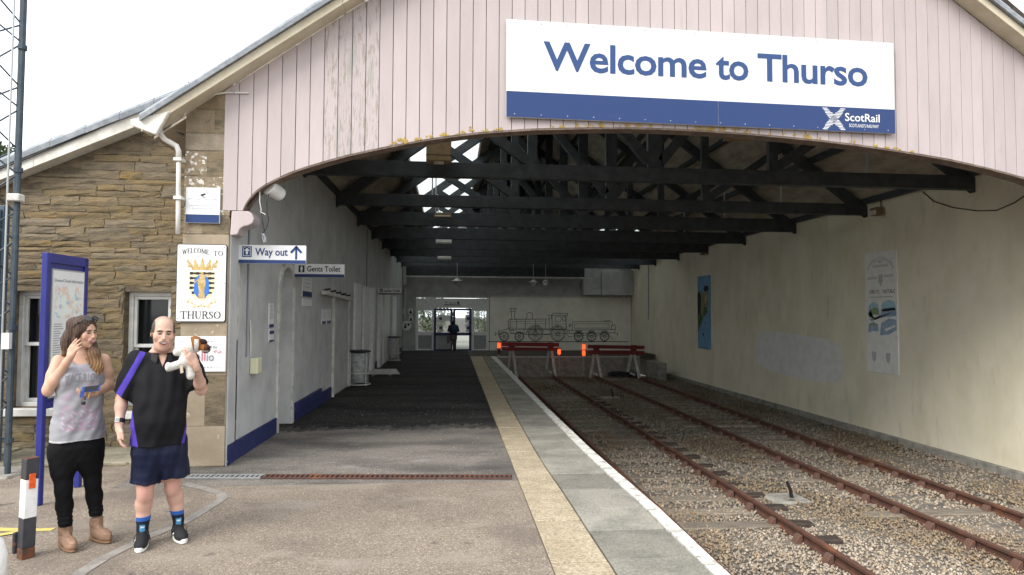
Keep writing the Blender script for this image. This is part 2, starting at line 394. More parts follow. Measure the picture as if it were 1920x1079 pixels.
def stroke(mb, fr, pts, w, z=0.004, closed=False, mi=0):
    pts = [Vector((a, b)) for a, b in pts]
    n = len(pts)
    for i in range(n if closed else n - 1):
        a, b = pts[i], pts[(i + 1) % n]
        d = (b - a)
        if d.length < 1e-6: continue
        d.normalize(); k = Vector((-d.y, d.x)) * w / 2; e = d * w * .4
        mb.flat([fr.p(*(a - e - k), z), fr.p(*(b + e - k), z), fr.p(*(b + e + k), z), fr.p(*(a - e + k), z)], mi)

def circ(cx, cy, r, n=24, a0=0, a1=360, ry=None):
    ry = r if ry is None else ry
    m = n if a1 - a0 >= 360 else n + 1
    return [(cx + r * math.cos(math.radians(a0 + (a1 - a0) * i / n)), cy + ry * math.sin(math.radians(a0 + (a1 - a0) * i / n))) for i in range(m)]

def fpoly(mb, fr, pts, z=0.004, mi=0):
    mb.flat([fr.p(a, b, z) for a, b in pts], mi)

def frect(mb, fr, x0, x1, y0, y1, z=0.004, mi=0):
    fpoly(mb, fr, [(x0, y0), (x1, y0), (x1, y1), (x0, y1)], z, mi)

def plate(fr, x0, x1, y0, y1, t):     # a sign plate, its face on the frame's plane
    b = MB(); b.obox(fr.p(x0, y0, -t), fr.r * (x1 - x0), fr.u * (y1 - y0), fr.n * t); return b
# ================================================================== THE SETTING
XE = 1.74                                                   # platform edge
LW, RW, YE = -2.55, 9.83, 35.0                              # left wall, right wall, end wall of the shed
ZR, ZB = -0.93, -1.06                                       # rail top, ballast level

def sheet(name, pts, m, kind='structure', parent=None):
    b = MB(); b.flat(pts); o = b.build(name, m, parent)
    if kind: tag(o, kind=kind)
    return o

g = sheet('ground', [(-400, -400, -1.6), (400, -400, -1.6), (400, 500, -1.6), (-400, 500, -1.6)], M['dirt'])
tag(g, 'dark flat ground far around the station')

# outlines of the platform strips, read from points on the platform surface
def curve_from(pts):
    q = [PP(*p) for p in pts]
    ys = np.array([p.y for p in q]); xs = np.array([p.x for p in q]); k = np.argsort(ys)
    return lambda y: float(np.interp(y, ys[k], xs[k]))
yl = curve_from([(1040, 1079), (996, 965), (960, 873), (918, 765), (880, 665)])
yr = curve_from([(1157, 1079), (1060, 930), (1015, 865), (958, 765), (903, 665)])
wl = curve_from([(1338, 1079), (1200, 945), (1098, 852), (1010, 762), (922, 671)])
wr = curve_from([(1372, 1079), (1228, 945), (1120, 852), (1024, 762), (932, 671)])
YPE = 29.3                                                  # where the platform edge ends at the dock wall
# forecourt and platform: one asphalt sheet with a sloping far part
b = MB()
ysamp = [-60, -5, 2, 3, 4, 5, 6, 6.86]
for i in range(len(ysamp) - 1):
    y0, y1 = ysamp[i], ysamp[i + 1]
    b.flat([(-80, y0, 0), (yl(y0), y0, 0), (yl(y1), y1, 0), (-80, y1, 0)])
fc = b.build('forecourt', M['asphalt']); tag(fc, 'brown grey speckled asphalt forecourt in front of the shed', kind='structure')
b = MB()
nx = 90; edge_y = [9.1 + 0.03 * math.sin(i * 1.7) + 0.07 * math.sin(i * .17 + 1) + random.uniform(-.10, .10) for i in range(nx + 1)]
xs = [LW - .8 + (0.74 - LW + .8) * i / nx for i in range(nx + 1)]
xs[-1] = yl(9.3)
for (y0, y1) in ((6.86, 8.0), (8.0, 9.1)):
    b.flat([(LW - .8, y0, 0), (yl(y0), y0, 0), (yl(y1), y1, zp(y1)), (LW - .8, y1, zp(y1))])
b2 = MB(); b2.flat([(-80, 6.86, 0), (LW - .8, 6.86, 0), (LW - .8, 9.1, 0), (-80, 9.1, 0)]); b2.build('verge', M['asphalt'], fc)
for i in range(nx):                                         # mid-grey apron up to a ragged edge
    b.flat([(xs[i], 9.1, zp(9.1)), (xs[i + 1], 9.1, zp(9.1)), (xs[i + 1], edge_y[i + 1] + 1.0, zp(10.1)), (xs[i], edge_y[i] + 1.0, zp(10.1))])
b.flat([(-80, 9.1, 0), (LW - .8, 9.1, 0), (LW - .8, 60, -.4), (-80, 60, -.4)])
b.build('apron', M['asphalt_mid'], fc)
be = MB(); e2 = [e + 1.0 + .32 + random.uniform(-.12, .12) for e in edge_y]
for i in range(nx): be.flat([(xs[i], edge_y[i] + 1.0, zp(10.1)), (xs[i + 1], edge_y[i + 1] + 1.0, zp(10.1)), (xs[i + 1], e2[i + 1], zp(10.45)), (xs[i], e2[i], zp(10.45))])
be.build('graded_margin', M['asphalt_edge'], fc)  # ragged strip grading the mid-grey apron into the near-black platform
b = MB()
for i in range(nx):
    b.flat([(xs[i], e2[i], zp(10.45)), (xs[i + 1], e2[i + 1], zp(10.45)), (xs[i + 1], 14, zp(14)), (xs[i], 14, zp(14))])
ysamp = [14, 18, 22, 26, YPE]
for i in range(len(ysamp) - 1):
    y0, y1 = ysamp[i], ysamp[i + 1]
    b.flat([(LW - .8, y0, zp(y0)), (yl(14 if i == 0 else y0), y0, zp(y0)), (yl(y1), y1, zp(y1)), (LW - .8, y1, zp(y1))])
b.flat([(LW - .8, YPE, zp(YPE)), (yl(YPE), YPE, zp(YPE)), (yl(YPE), YE + .2, zp(YE)), (LW - .8, YE + .2, zp(YE))])
pf = b.build('platform', M['asphalt_in']); tag(pf, 'dark asphalt platform under the shed roof', kind='structure')

# platform edge: buff strip, grey slabs and white coping stones, piece by piece
b = MB()
yy = np.arange(1.0, YPE + .01, .8)
for i in range(len(yy) - 1):
    y0, y1 = yy[i], yy[i + 1]
    b.obox((yl(y0) - .02, y0, zp(y0) - 1.3), (wr(y0) - .06 - yl(y0), 0, 0), (0, y1 - y0, 0), (0, 0, 1.22))
pw = b.build('platform_edge_wall', M['concrete']); tag(pw, 'concrete platform edge wall beside the rusty rails', kind='structure')
def slabs(name, m, fa, fb, step, rise, gap=.016, jit=.003):
    y = .9
    while y < YPE:
        y1 = min(y + step, YPE)
        ya, yb = y + gap / 2, y1 - gap / 2
        xa0, xa1, xb0, xb1 = fa(ya) + gap / 2, fb(ya) - gap / 2, fa(yb) + gap / 2, fb(yb) - gap / 2
        dz = [rise + random.uniform(-jit, jit) for _ in range(4)]
        top = [(xa0, ya, zp(ya) + dz[0]), (xa1, ya, zp(ya) + dz[1]), (xb1, yb, zp(yb) + dz[2]), (xb0, yb, zp(yb) + dz[3])]
        bot = [(p[0], p[1], zp(p[1]) - .08) for p in top]
        q = MB(); q.add(bot + top, [(3, 2, 1, 0), (4, 5, 6, 7), (0, 1, 5, 4), (1, 2, 6, 5), (2, 3, 7, 6), (3, 0, 4, 7)])
        q.build(name, m, pw, bevel=.004)
        y = y1
slabs('buff_slab', M['tactile'], yl, yr, .92, .006)
slabs('paving_slab', M['slab'], yr, wl, .62, .004)
slabs('coping_stone', M['coping'], wl, wr, .62, .008)

# pale grit and droppings scattered on the dark asphalt and along the drain
q = MB()
for i in range(520):
    if i < 330: x, y = random.uniform(-2.3, .5), random.uniform(8.6, 17) if random.random() < .5 else random.gauss(12.2, .9)
    elif i < 430: x, y = random.uniform(-2.3, .6), random.gauss(7.25, .12)
    else: x, y = random.uniform(-2.2, .6), random.uniform(4.4, 9)
    r = random.uniform(.004, .012) * (1 if i < 330 else .75); n = 5; a0 = random.random() * 6
    ring = [(x + r * math.cos(a0 + k * 1.257) * random.uniform(.6, 1.2), y + r * math.sin(a0 + k * 1.257) * random.uniform(.6, 1.2), zp(y) + .003) for k in range(n)]
    q.add(ring + [(x, y, zp(y) + .003 + r * .5)], [(k, (k + 1) % n, n) for k in range(n)])
tag(q.build('grit', mat('pale_grit', (.45, .43, .38), .9, c2=(.25, .2, .14), ns=3)), 'pale grit scattered over the platform asphalt and along the drain', kind='stuff')

# dock: raised ground behind the buffers, and the concrete wall below it
b = MB()
b.flat([(yl(YPE), YPE, zp(YPE)), (RW - 1.3, YPE + .0, zp(YPE)), (RW, YPE + 1.4, zp(YPE)), (RW, YE + .2, zp(YE)), (yl(YPE), YE + .2, zp(YE))])
dk = b.build('dock_floor', M['dirt']); tag(dk, 'dark dirty floor behind the buffer stops', kind='structure')
b = MB(); b.box(wr(29) - .05, RW - 1.3, YPE - .30, YPE - .002, ZB - .1, zp(YPE) + .01)
dw = tag(b.build('dock_wall', M['concrete'], bevel=.01), 'stained concrete dock wall behind the red buffer stops', 'wall')
b = MB(); b.box(wr(29) - .05, RW - 1.3, YPE - .34, YPE - .29, zp(YPE) - .03, zp(YPE) + .02); b.build('coping_strip', M['coping'], dw)
p = PY(1236, 680, 27.6)
b = MB(); b.box(p.x - .20, p.x + .20, 27.2, 28.9, ZB - .1, p.z)
tag(b.build('concrete_block', M['concrete'], bevel=.02), 'weathered concrete block at the foot of the cream wall beside the dock', 'block')

# trackbed
b = MB()
nxx, nyy = 34, 120
X = np.linspace(XE - .12, RW + .05, nxx); Y = np.linspace(-30, YPE - .3, nyy)
X = np.linspace(1.60, RW + .05, nxx)
vv = []
for yv in Y:
    for xv in X:
        vv.append((xv, yv, ZB - .02 + .02 * math.sin(xv * 3 + yv * 1.3) * math.sin(yv * .9)))
ff = [(j * nxx + i, j * nxx + i + 1, (j + 1) * nxx + i + 1, (j + 1) * nxx + i) for j in range(nyy - 1) for i in range(nxx - 1)]
b.add(vv, ff)
tb = b.build('trackbed', M['bed'], smooth=True); tag(tb, 'trackbed under the ballast between platform and cream wall', kind='structure')

# loose ballast
def ballast():
    ico = bmesh.new(); bmesh.ops.create_icosphere(ico, subdivisions=1, radius=1.0)
    bv = np.array([v.co[:] for v in ico.verts]); bf = np.array([[v.index for v in f.verts] for f in ico.faces]); ico.free()
    def zone(y0, y1, dens, s0, s1):
        n = int((y1 - y0) * (RW - 1.9) * dens)
        x = rng.uniform(1.74, RW - .12, n); y = rng.uniform(y0, y1, n)
        return x, y, rng.uniform(s0, s1, n) * rng.choice([.7, 1, 1, 1.25], n)
    zs = [zone(3.4, 9, 850, 0.012, .023), zone(9, 15, 300, .018, .032), zone(15, 28.8, 120, .022, .038)]
    x = np.concatenate([z[0] for z in zs]); y = np.concatenate([z[1] for z in zs]); s = np.concatenate([z[2] for z in zs])
    n = len(x)
    q = rng.normal(size=(n, 4)); q /= np.linalg.norm(q, axis=1)[:, None]
    w_, a, bb, c = q.T
    R = np.stack([1 - 2 * (bb * bb + c * c), 2 * (a * bb - c * w_), 2 * (a * c + bb * w_), 2 * (a * bb + c * w_), 1 - 2 * (a * a + c * c), 2 * (bb * c - a * w_),
                  2 * (a * c - bb * w_), 2 * (bb * c + a * w_), 1 - 2 * (a * a + bb * bb)], 1).reshape(n, 3, 3)
    loc = bv[None] * rng.uniform(.65, 1.25, (n, 12, 1)) * (np.stack([np.ones(n), rng.uniform(.6, 1, n), rng.uniform(.45, .8, n)], 1)[:, None, :])
    V = np.einsum('nij,nkj->nki', R, loc) * s[:, None, None]
    z = ZB - .012 + .012 * np.sin(x * 2.1 + y) + rng.uniform(-.004, .02, n)
    V += np.stack([x, y, z], 1)[:, None, :]
    Fc = (bf[None] + (np.arange(n) * 12)[:, None, None]).reshape(-1, 3)
    me = bpy.data.meshes.new('ballast')
    me.vertices.add(n * 12); me.vertices.foreach_set('co', V.reshape(-1).astype(np.float32))
    me.loops.add(Fc.size); me.loops.foreach_set('vertex_index', Fc.reshape(-1).astype(np.int32))
    me.polygons.add(len(Fc)); me.polygons.foreach_set('loop_start', np.arange(0, Fc.size, 3, dtype=np.int32))
    me.update(calc_edges=True)
    pal = np.array([[.24, .21, .175], [.29, .255, .21], [.33, .28, .21], [.20, .18, .16], [.27, .19, .12], [.37, .335, .29], [.17, .16, .15], [.46, .43, .39], [.235, .165, .10]])
    k = rng.choice(len(pal), n, p=[.2, .18, .13, .14, .08, .1, .1, .03, .04])
    darker = np.clip((y - 7.5) / 7, 0, 1)[:, None]            # stones get steadily darker from the gable inwards
    c = (pal[k] * .62 + pal.mean(0) * .38) * 1.12 * np.array([1.04, 1.0, .94]) * rng.uniform(.8, 1.2, (n, 1)) * (1 - .45 * darker)
    pn = .5 + .25 * np.sin(x * 1.9 + 1.3 * np.sin(y * .7)) + .25 * np.sin(y * 1.3 + 1.7 * np.sin(x * 1.1))
    c = c * (.74 + .42 * pn)[:, None] * np.where(pn[:, None] < .4, np.array([1.0, .93, .82]), 1.0)
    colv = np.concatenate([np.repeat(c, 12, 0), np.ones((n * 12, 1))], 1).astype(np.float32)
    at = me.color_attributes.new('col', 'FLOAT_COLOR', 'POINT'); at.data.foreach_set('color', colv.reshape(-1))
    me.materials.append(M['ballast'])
    tag(link('ballast', me), 'loose grey and brown ballast stones between the rails', kind='stuff')
ballast()

# concrete kerb along the foot of the right wall
b = MB(); b.box(RW - .10, RW - .004, 4, 28.9, ZB - .1, ZB + .13)
tag(b.build('wall_kerb', M['concrete'], bevel=.01), 'low grey concrete kerb along the foot of the cream wall', kind='structure')

# ------------------------------------------------------------------ railway tracks
def rail_line(p0, p1):
    a, c = PZ(*p0, ZR), PZ(*p1, ZR); return a, c
def rail_x(p0, p1):
    a, c = rail_line(p0, p1)
    return lambda y: a.x + (c.x - a.x) * (y - a.y) / (c.y - a.y)
r1 = rail_x((1640, 1079), (1040, 705)); r2 = rail_x((1920, 1045), (1135, 712)); r3 = rail_x((1920, 965), (1215, 712))
r0_ = lambda y: r1(y) - 1.50
YR0, YR1 = -8.0, 28.3
def make_rail(fx, parent):
    prof = [(-.035, 0), (.035, 0), (.036, -.03), (.028, -.045), (.009, -.055), (.009, -.105), (.03, -.12), (.034, -.145), (-.034, -.145), (-.03, -.12), (-.009, -.105), (-.009, -.055), (-.028, -.045), (-.036, -.03)]
    b = MB(); ys = np.linspace(YR0, YR1, 12); n = len(prof); vs = []
    for y in ys: vs += [(fx(y) + p[0], y, ZR + p[1]) for p in prof]
    fs = [(i * n + k, (i + 1) * n + k, (i + 1) * n + (k + 1) % n, i * n + (k + 1) % n) for i in range(len(ys) - 1) for k in range(n)]
    fs += [tuple(range(n)), tuple((len(ys) - 1) * n + k for k in range(n - 1, -1, -1))]
    b.add(vs, fs); return b.build('rail', M['rust'], parent, bevel=0)
cb = MB()
cb.box(-.16, .16, -.085, .085, -.185, -.147)
for sx in (-1, 1):
    cb.prism([(sx * .04, -.055, -.15), (sx * .145, -.055, -.15), (sx * .115, -.055, -.09), (sx * .078, -.055, -.035), (sx * .04, -.055, -.035)], (0, .11, 0))
cme = cb.build('chair', M['rust_dark'], bevel=.006); chair_me = cme.data; bpy.data.objects.remove(cme)
sb_ = MB(); sb_.box(-1.25, 1.25, -.125, .125, -.13, 0)
sme = sb_.build('sleeper', M['sleeper'], bevel=.012); sleeper_me = sme.data; bpy.data.objects.remove(sme)
tbk = MB(); tbk.box(0, .36, -.09, .09, -.10, 0)
tme = tbk.build('sleeper_end', M['dark_timber'], bevel=.015); tend_me = tme.data; bpy.data.objects.remove(tme)
for (fa, fb, lab, ph) in ((r0_, r1, 'rusty railway track beside the platform edge', 0.0), (r2, r3, 'rusty railway track beside the cream wall', .3)):
    t = thing('railway_track', lab, 'railway track', (fa(10), 10, ZB), 'railway tracks in the shed')
    make_rail(fa, t); make_rail(fb, t)
    y = 3.2 + ph; k = 0
    while y < 28.2:
        o = link('sleeper', sleeper_me, t)
        o.location = ((fa(y) + fb(y)) / 2, y, ZB + .012 + (random.choice([-.045, -.03, -.02, .006]) if y < 9 else random.uniform(-.03, .004)))
        o.rotation_euler = (0, 0, random.uniform(-.015, .015))
        for fx in (fa, fb):
            c = link('chair', chair_me, t); c.location = (fx(y), y, ZR); c.rotation_euler = (0, 0, random.uniform(-.04, .04))
        if fa is r0_ and 7.2 < y < 22:
            e = link('sleeper_end', tend_me, t); e.location = (fb(y) + .10, y + random.uniform(-.03, .03), ZB + random.uniform(.035, .055)); e.rotation_euler = (0, random.uniform(-.04, .04), random.uniform(-.15, .15))
        y += .66
# ================================================================== TRAIN SHED
shed = thing('train_shed', 'large pink boarded train shed open over platform and tracks', 'train shed', (3.6, 8, 0))
WT = 4.42                                                   # wall top
# --- gable outline (metres on the gable plane)
arch_px = [(455, 394), (460, 383), (468, 371), (480, 358), (497, 346), (520, 334), (545, 323), (570, 314), (610, 302), (650, 291), (700, 280), (750, 270), (800, 261), (850, 254), (900, 248), (950, 244.5), (1000, 241.5), (1060, 240), (1120, 239), (1180, 239), (1240, 240.5), (1300, 243), (1360, 247), (1420, 251.5), (1480, 257), (1540, 263), (1600, 270), (1660, 278.5), (1720, 288), (1780, 298.5), (1850, 314), (1920, 333)]
arch = [PG(*p) for p in arch_px]
AX = np.array([p.x for p in arch]); AZ = np.array([p.z for p in arch])
def az(x):
    if x > AX[-1]: return float(max(AZ[-1] - (x - AX[-1]) * .30 - (x - AX[-1]) ** 2 * .10, 2.9))
    return float(np.interp(x, AX, AZ))
pa, pb = PG(430, 165), PG(690, 0); qa, qb = PG(1785, 0), PG(1920, 106)
sl_l = (pb.z - pa.z) / (pb.x - pa.x); sl_r = (qb.z - qa.z) / (qb.x - qa.x)
xa = (qa.z - pa.z + sl_l * pa.x - sl_r * qa.x) / (sl_l - sl_r); za = pa.z + sl_l * (xa - pa.x)
print('apex', xa, za, sl_l, sl_r, pa, qb)
def rz(x): return pa.z + sl_l * (x - pa.x) if x < xa else qa.z + sl_r * (x - qa.x)   # roof underside at the gable
XC = (LW + RW) / 2                                          # the interior roof is even about the middle of the span
def ri(x): return pa.z + sl_l * ((x if x < XC else 2 * XC - x) - pa.x)
XL = PG(419, 300).x; XR = RW + .25
# --- boards, each its own piece
bw = PG(700, 100).x - PG(674.4, 100).x
x = XL; boards = []
zb0 = PG(430, 395).z
while x < XR:
    x1 = min(x + bw, XR); g = .0035
    xs_ = [x + g, x + g + (bw - 2 * g) / 3, x + g + 2 * (bw - 2 * g) / 3, x1 - g]
    def low(v):
        return zb0 if v < AX[0] + .002 else az(v)
    yo = random.uniform(-.003, .003)
    bot = [(v, gy(v) + yo, low(v)) for v in xs_]
    extra = []
    if x < AX[0] < x1: bot = [(x + g, gy(x) + yo, zb0), (AX[0], gy(AX[0]) + yo, zb0)] + [(v, gy(v) + yo, low(v)) for v in np.linspace(AX[0] + .008, x1 - g, 4)]
    top = [(x1 - g, gy(x1) + yo, rz(x1)), (x + g, gy(x) + yo, rz(x))]
    if x < xa < x1: top.insert(1, (xa, gy(xa) + yo, za))
    u = 846 + 1220 * (x / 8)
    peel = PG(603, 150).x < x < PG(700, 150).x - .05
    q = MB(); q.prism(bot + top, (0, .022, 0))
    q.build('gable_board', M['pink_peel'] if peel else M['pink'], shed, bevel=.0025)
    x += bw
# dark framing panel behind the boards
b = MB(); xs_ = np.linspace(XL + .01, XR - .01, 60)
for i in range(len(xs_) - 1):
    c, d = xs_[i], xs_[i + 1]
    lo_c, lo_d = max(az(c), zb0) + .01 if c > AX[0] else zb0 + .01, max(az(d), 2.9) + .01 if d > AX[0] else zb0 + .01
    b.prism([(c, gy(c) + .028, lo_c), (d, gy(d) + .028, lo_d), (d, gy(d) + .028, max(rz(d) - .01, min(ri(d), rz(d) + .9))), (c, gy(c) + .028, max(rz(c) - .01, min(ri(c), rz(c) + .9)))], (0, .06, 0))
b.build('gable_backing', M['dark_timber'], shed)
# thin brown lining strip along the arch
b = MB(); pts = [(AX[0], zb0)] + list(zip(AX, AZ)) + [(v, az(v)) for v in np.linspace(AX[-1] + .2, XR, 10)]
for (x0, z0), (x1, z1) in zip(pts[:-1], pts[1:]):
    b.add([(x0, gy(x0) + .004, z0 - .022), (x1, gy(x1) + .004, z1 - .022), (x1, gy(x1) + .004, z1 - .001), (x0, gy(x0) + .004, z0 - .001),
           (x0, gy(x0) + .20, z0 - .022), (x1, gy(x1) + .20, z1 - .022), (x1, gy(x1) + .20, z1 - .001), (x0, gy(x0) + .20, z0 - .001)],
          [(0, 1, 2, 3), (4, 7, 6, 5), (0, 4, 5, 1), (2, 6, 7, 3)])
b.build('arch_lining', mat('brown_arch_lining', (.13, .095, .075), .8, c2=(.2, .15, .12), ns=9), shed)
# yellow lichen on the lower board ends
lb = MB()
cen = [x_ for x_ in np.arange(PG(760, 260).x, PG(1720, 280).x, bw)]
x = XL
while x < XR:
    if PG(735, 260).x < x < PG(1720, 280).x:
        for j in range(random.choice([0, 1, 2, 3, 4])):
            cx = x + random.gauss(0, .028); r = random.uniform(.008, .026)
            zc = az(cx) + random.uniform(0, .02)
            for _ in range(5):
                r_ = r * random.uniform(.35, .8); ox, oz = random.gauss(0, r * .8), abs(random.gauss(0, r * .7)); n = 7
                ring = [(cx + ox + r_ * math.cos(a) * random.uniform(.7, 1.2), gy(cx) - .004, zc + oz + r_ * math.sin(a) * random.uniform(.7, 1.2)) for a in [2 * math.pi * k / n for k in range(n)]]
                v = ring + [(cx + ox, gy(cx) - .004 - r_ * .15, zc + oz)]
                lb.add(v, [(k, (k + 1) % n, n) for k in range(n)])
    x += bw
tag(lb.build('lichen', M['lichen'], shed), kind='stuff')

# --- roof slopes, eaves, bargeboards
OH = .24
YB = YE + .4
def rakeY(x): return gy(x) - OH
xe = PG(283, 250).x                                         # left eave in the gable plane
ze = rz(xe)
xr_e = XR + .45; zr_e = rz(xr_e)
# bargeboard: fascia and soffit on each side, in lengths
def rake(x0, x1, nm):
    parts = int(abs(x1 - x0) / 3.1) + 1
    for i in range(parts):
        c = x0 + (x1 - x0) * i / parts + .002; d = x0 + (x1 - x0) * (i + 1) / parts - .002
        b = MB()
        b.prism([(c, gy(c) - OH, rz(c)), (d, gy(d) - OH, rz(d)), (d, gy(d) - OH, rz(d) + .115), (c, gy(c) - OH, rz(c) + .115)], (0, .03, 0))
        b.build('bargeboard', M['cream'], shed, bevel=.004)
        b = MB()
        b.prism([(c, gy(c) - OH + .03, rz(c) + .012), (d, gy(d) - OH + .03, rz(d) + .012), (d, gy(d) - OH + .03, rz(d) + .03), (c, gy(c) - OH + .03, rz(c) + .03)], (0, OH - .025, 0))
        b.build('soffit_board', M['cream'], shed)
    n = int(abs(x1 - x0) / .45)
    for i in range(n):                                      # lead dressed over the verge, sheet by sheet
        c = x0 + (x1 - x0) * i / n + .003; d = x0 + (x1 - x0) * (i + 1) / n + .012
        h = .20 + random.uniform(-.008, .008)
        b = MB()
        prof = [(-.055, .105), (-.06, .16), (-.04, h), (.02, h + .02), (.16, h + .03), (.16, .118), (0, .118)]
        k = len(prof)
        vs = [(c, gy(c) - OH + a, rz(c) + z) for a, z in prof] + [(d, gy(d) - OH + a, rz(d) + z + .004) for a, z in prof]
        b.add(vs, [(j, (j + 1) % k, (j + 1) % k + k, j + k) for j in range(k)] + [tuple(range(k - 1, -1, -1)), tuple(range(k, 2 * k))])
        o = b.build('lead_sheet', M['lead'], shed, smooth=False)
        s = MB()
        for f_ in (.25, .7):
            e = c + (d - c) * f_
            s.add([(e + .006 * math.cos(a), gy(e) - OH - .060, rz(e) + .15 + .006 * math.sin(a)) for a in np.linspace(0, 2 * math.pi, 7)[:-1]] + [(e, gy(e) - OH - .066, rz(e) + .15)], [(j, (j + 1) % 6, 6) for j in range(6)])
        s.build('nail', M['galv'], o)
rake(xe, xa, 'l'); rake(xa, xr_e, 'r')
# boxed eave end at the left
p0 = Vector((xe, gy(xe) - OH, ze))
b = MB(); b.prism([(xe - .09, gy(xe) - OH - .01, ze + .06), (xe + .16, gy(xe) - OH - .01, ze - .03), (xe + .30, gy(xe) - OH - .01, ze + .24), (xe - .12, gy(xe) - OH - .01, ze + .13)], (0, .06, 0))
b.build('eave_end', M['cream2'], shed, bevel=.01)
# roof covering: left slope with roof lights, right slope
sky_x0, sky_x1 = PY(742, 288, 12.2).x, PY(930, 262, 12.2).x
RT_ = .10
def roofstrip(name, x0, x1, y0, y1, m, up=.04, th=.06, parent=shed):
    b = MB(); b.obox((x0, y0, ri(x0) + up), (x1 - x0, 0, ri(x1) - ri(x0)), (0, y1 - y0, 0), (0, 0, th)); return b.build(name, m, parent)
yf = gy(0) + .09
for (a_, c_, y0_, y1_) in ((xe - .05, -2.25, yf, YB), (-2.25, sky_x0 - .02, yf, 28.0), (-2.25, sky_x0 - .02, YE, YB)):
    roofstrip('roof_covering', a_, c_, y0_, y1_, M['slate'], .11, .05); roofstrip('roof_lining', a_, c_, y0_, y1_, M['lining'], .07, .03)
roofstrip('roof_covering', sky_x1 + .02, XC, yf, YB, M['slate'], .11, .05)
rx0, rx1, ry0 = 7.6, 9.35, 28.0                             # added low roof lights, hidden by the tie beams, brightening the far end
lx0 = LW + .3
def rruled(nm, m, up, th):                                  # front of the right slope, twisted onto the gable rake
    b = MB(); xs_ = np.linspace(XC, 2 * XC - xe, 9)
    v = [(x, y, (rz(x) if y < 9 else ri(x)) + up + t) for t in (0, th) for y in (yf, 10.6) for x in xs_]; n = 9
    for i in range(n - 1): b.add([v[k + i + d] for k in (0, n, 2 * n, 3 * n) for d in (0, 1)], [(0, 1, 3, 2), (4, 6, 7, 5), (0, 4, 5, 1), (2, 3, 7, 6)])
    b.build(nm, m, shed)
for nm, m, up, th in (('roof_covering', M['slate'], .11, .05), ('roof_lining', M['lining'], .07, .03)):
    rruled(nm, m, up, th)
    roofstrip(nm, XC, rx0, 10.6, YB, m, up, th); roofstrip(nm, rx1, 2 * XC - xe, 10.6, YB, m, up, th); roofstrip(nm, rx0, rx1, 10.6, ry0, m, up, th); roofstrip(nm, rx0, rx1, YE, YB, m, up, th)
roofstrip('roof_lining', sky_x1, XC, yf, YB, M['lining'], .07, .03)
# lining boards: joints along the slope
# roof light: corrugated translucent sheets
y = yf + .1; i = 0
while y < YE - .9:
    y1 = y + 1.0
    b = MB(); nc = 56; vs = []
    for k in range(nc + 1):
        yy_ = y + (y1 - .004 - y) * k / nc; zo = .012 * math.sin(k * math.pi / 2 * 1.0)
        for xx in (sky_x0 - .05, sky_x1 + .05): vs.append((xx, yy_, ri(xx) + .125 + zo))
    b.add(vs, [(2 * k, 2 * k + 1, 2 * k + 3, 2 * k + 2) for k in range(nc)])
    b.build('roof_light', M['sheet'], shed)
    if y > ry0 - .5:  # extra sheets low on both slopes, added to light the end wall
      for rx0, rx1 in ((7.6, 9.35), (-2.2, sky_x0 - .08)):
        b = MB(); vs = []
        for k in range(nc + 1):
            yy_ = y + (y1 - .004 - y) * k / nc; zo = .012 * math.sin(k * math.pi / 2)
            for xx in (rx0 - .05, rx1 + .05): vs.append((xx, yy_, ri(xx) + .175 + zo))
        b.add(vs, [(2 * k, 2 * k + 1, 2 * k + 3, 2 * k + 2) for k in range(nc)]); b.build('roof_light', M['sheet'], shed)
    y = y1; i += 1
roofstrip('roof_covering', sky_x0 - .02, sky_x1 + .02, YE + .05, YB, M['slate'], .11, .05)
for xx in (sky_x0 - .03, sky_x1 + .0):
    b = MB(); b.beam((xx + .015, yf, ri(xx) + .06), (xx + .015, YE, ri(xx) + .06), .05, .12); b.build('roof_light_kerb', M['offwhite'], shed)
# purlins
for xx in [xe + .9 + i * 1.25 for i in range(5)] + [XC + .9 + i * 1.3 for i in range(5)]:
    if sky_x0 - .1 < xx < sky_x1 + .1: continue
    b = MB(); b.beam((xx, yf if xx < XC - .6 else 10.7, ri(xx) - .0), (xx, YB - .1, ri(xx) - .0), .09, .13); b.build('purlin', M['truss'], shed)
b = MB(); b.beam((XC, 10.7, ri(XC) - .06), (XC, YB - .1, ri(XC) - .06), .06, .22); b.build('ridge_board', M['truss'], shed)

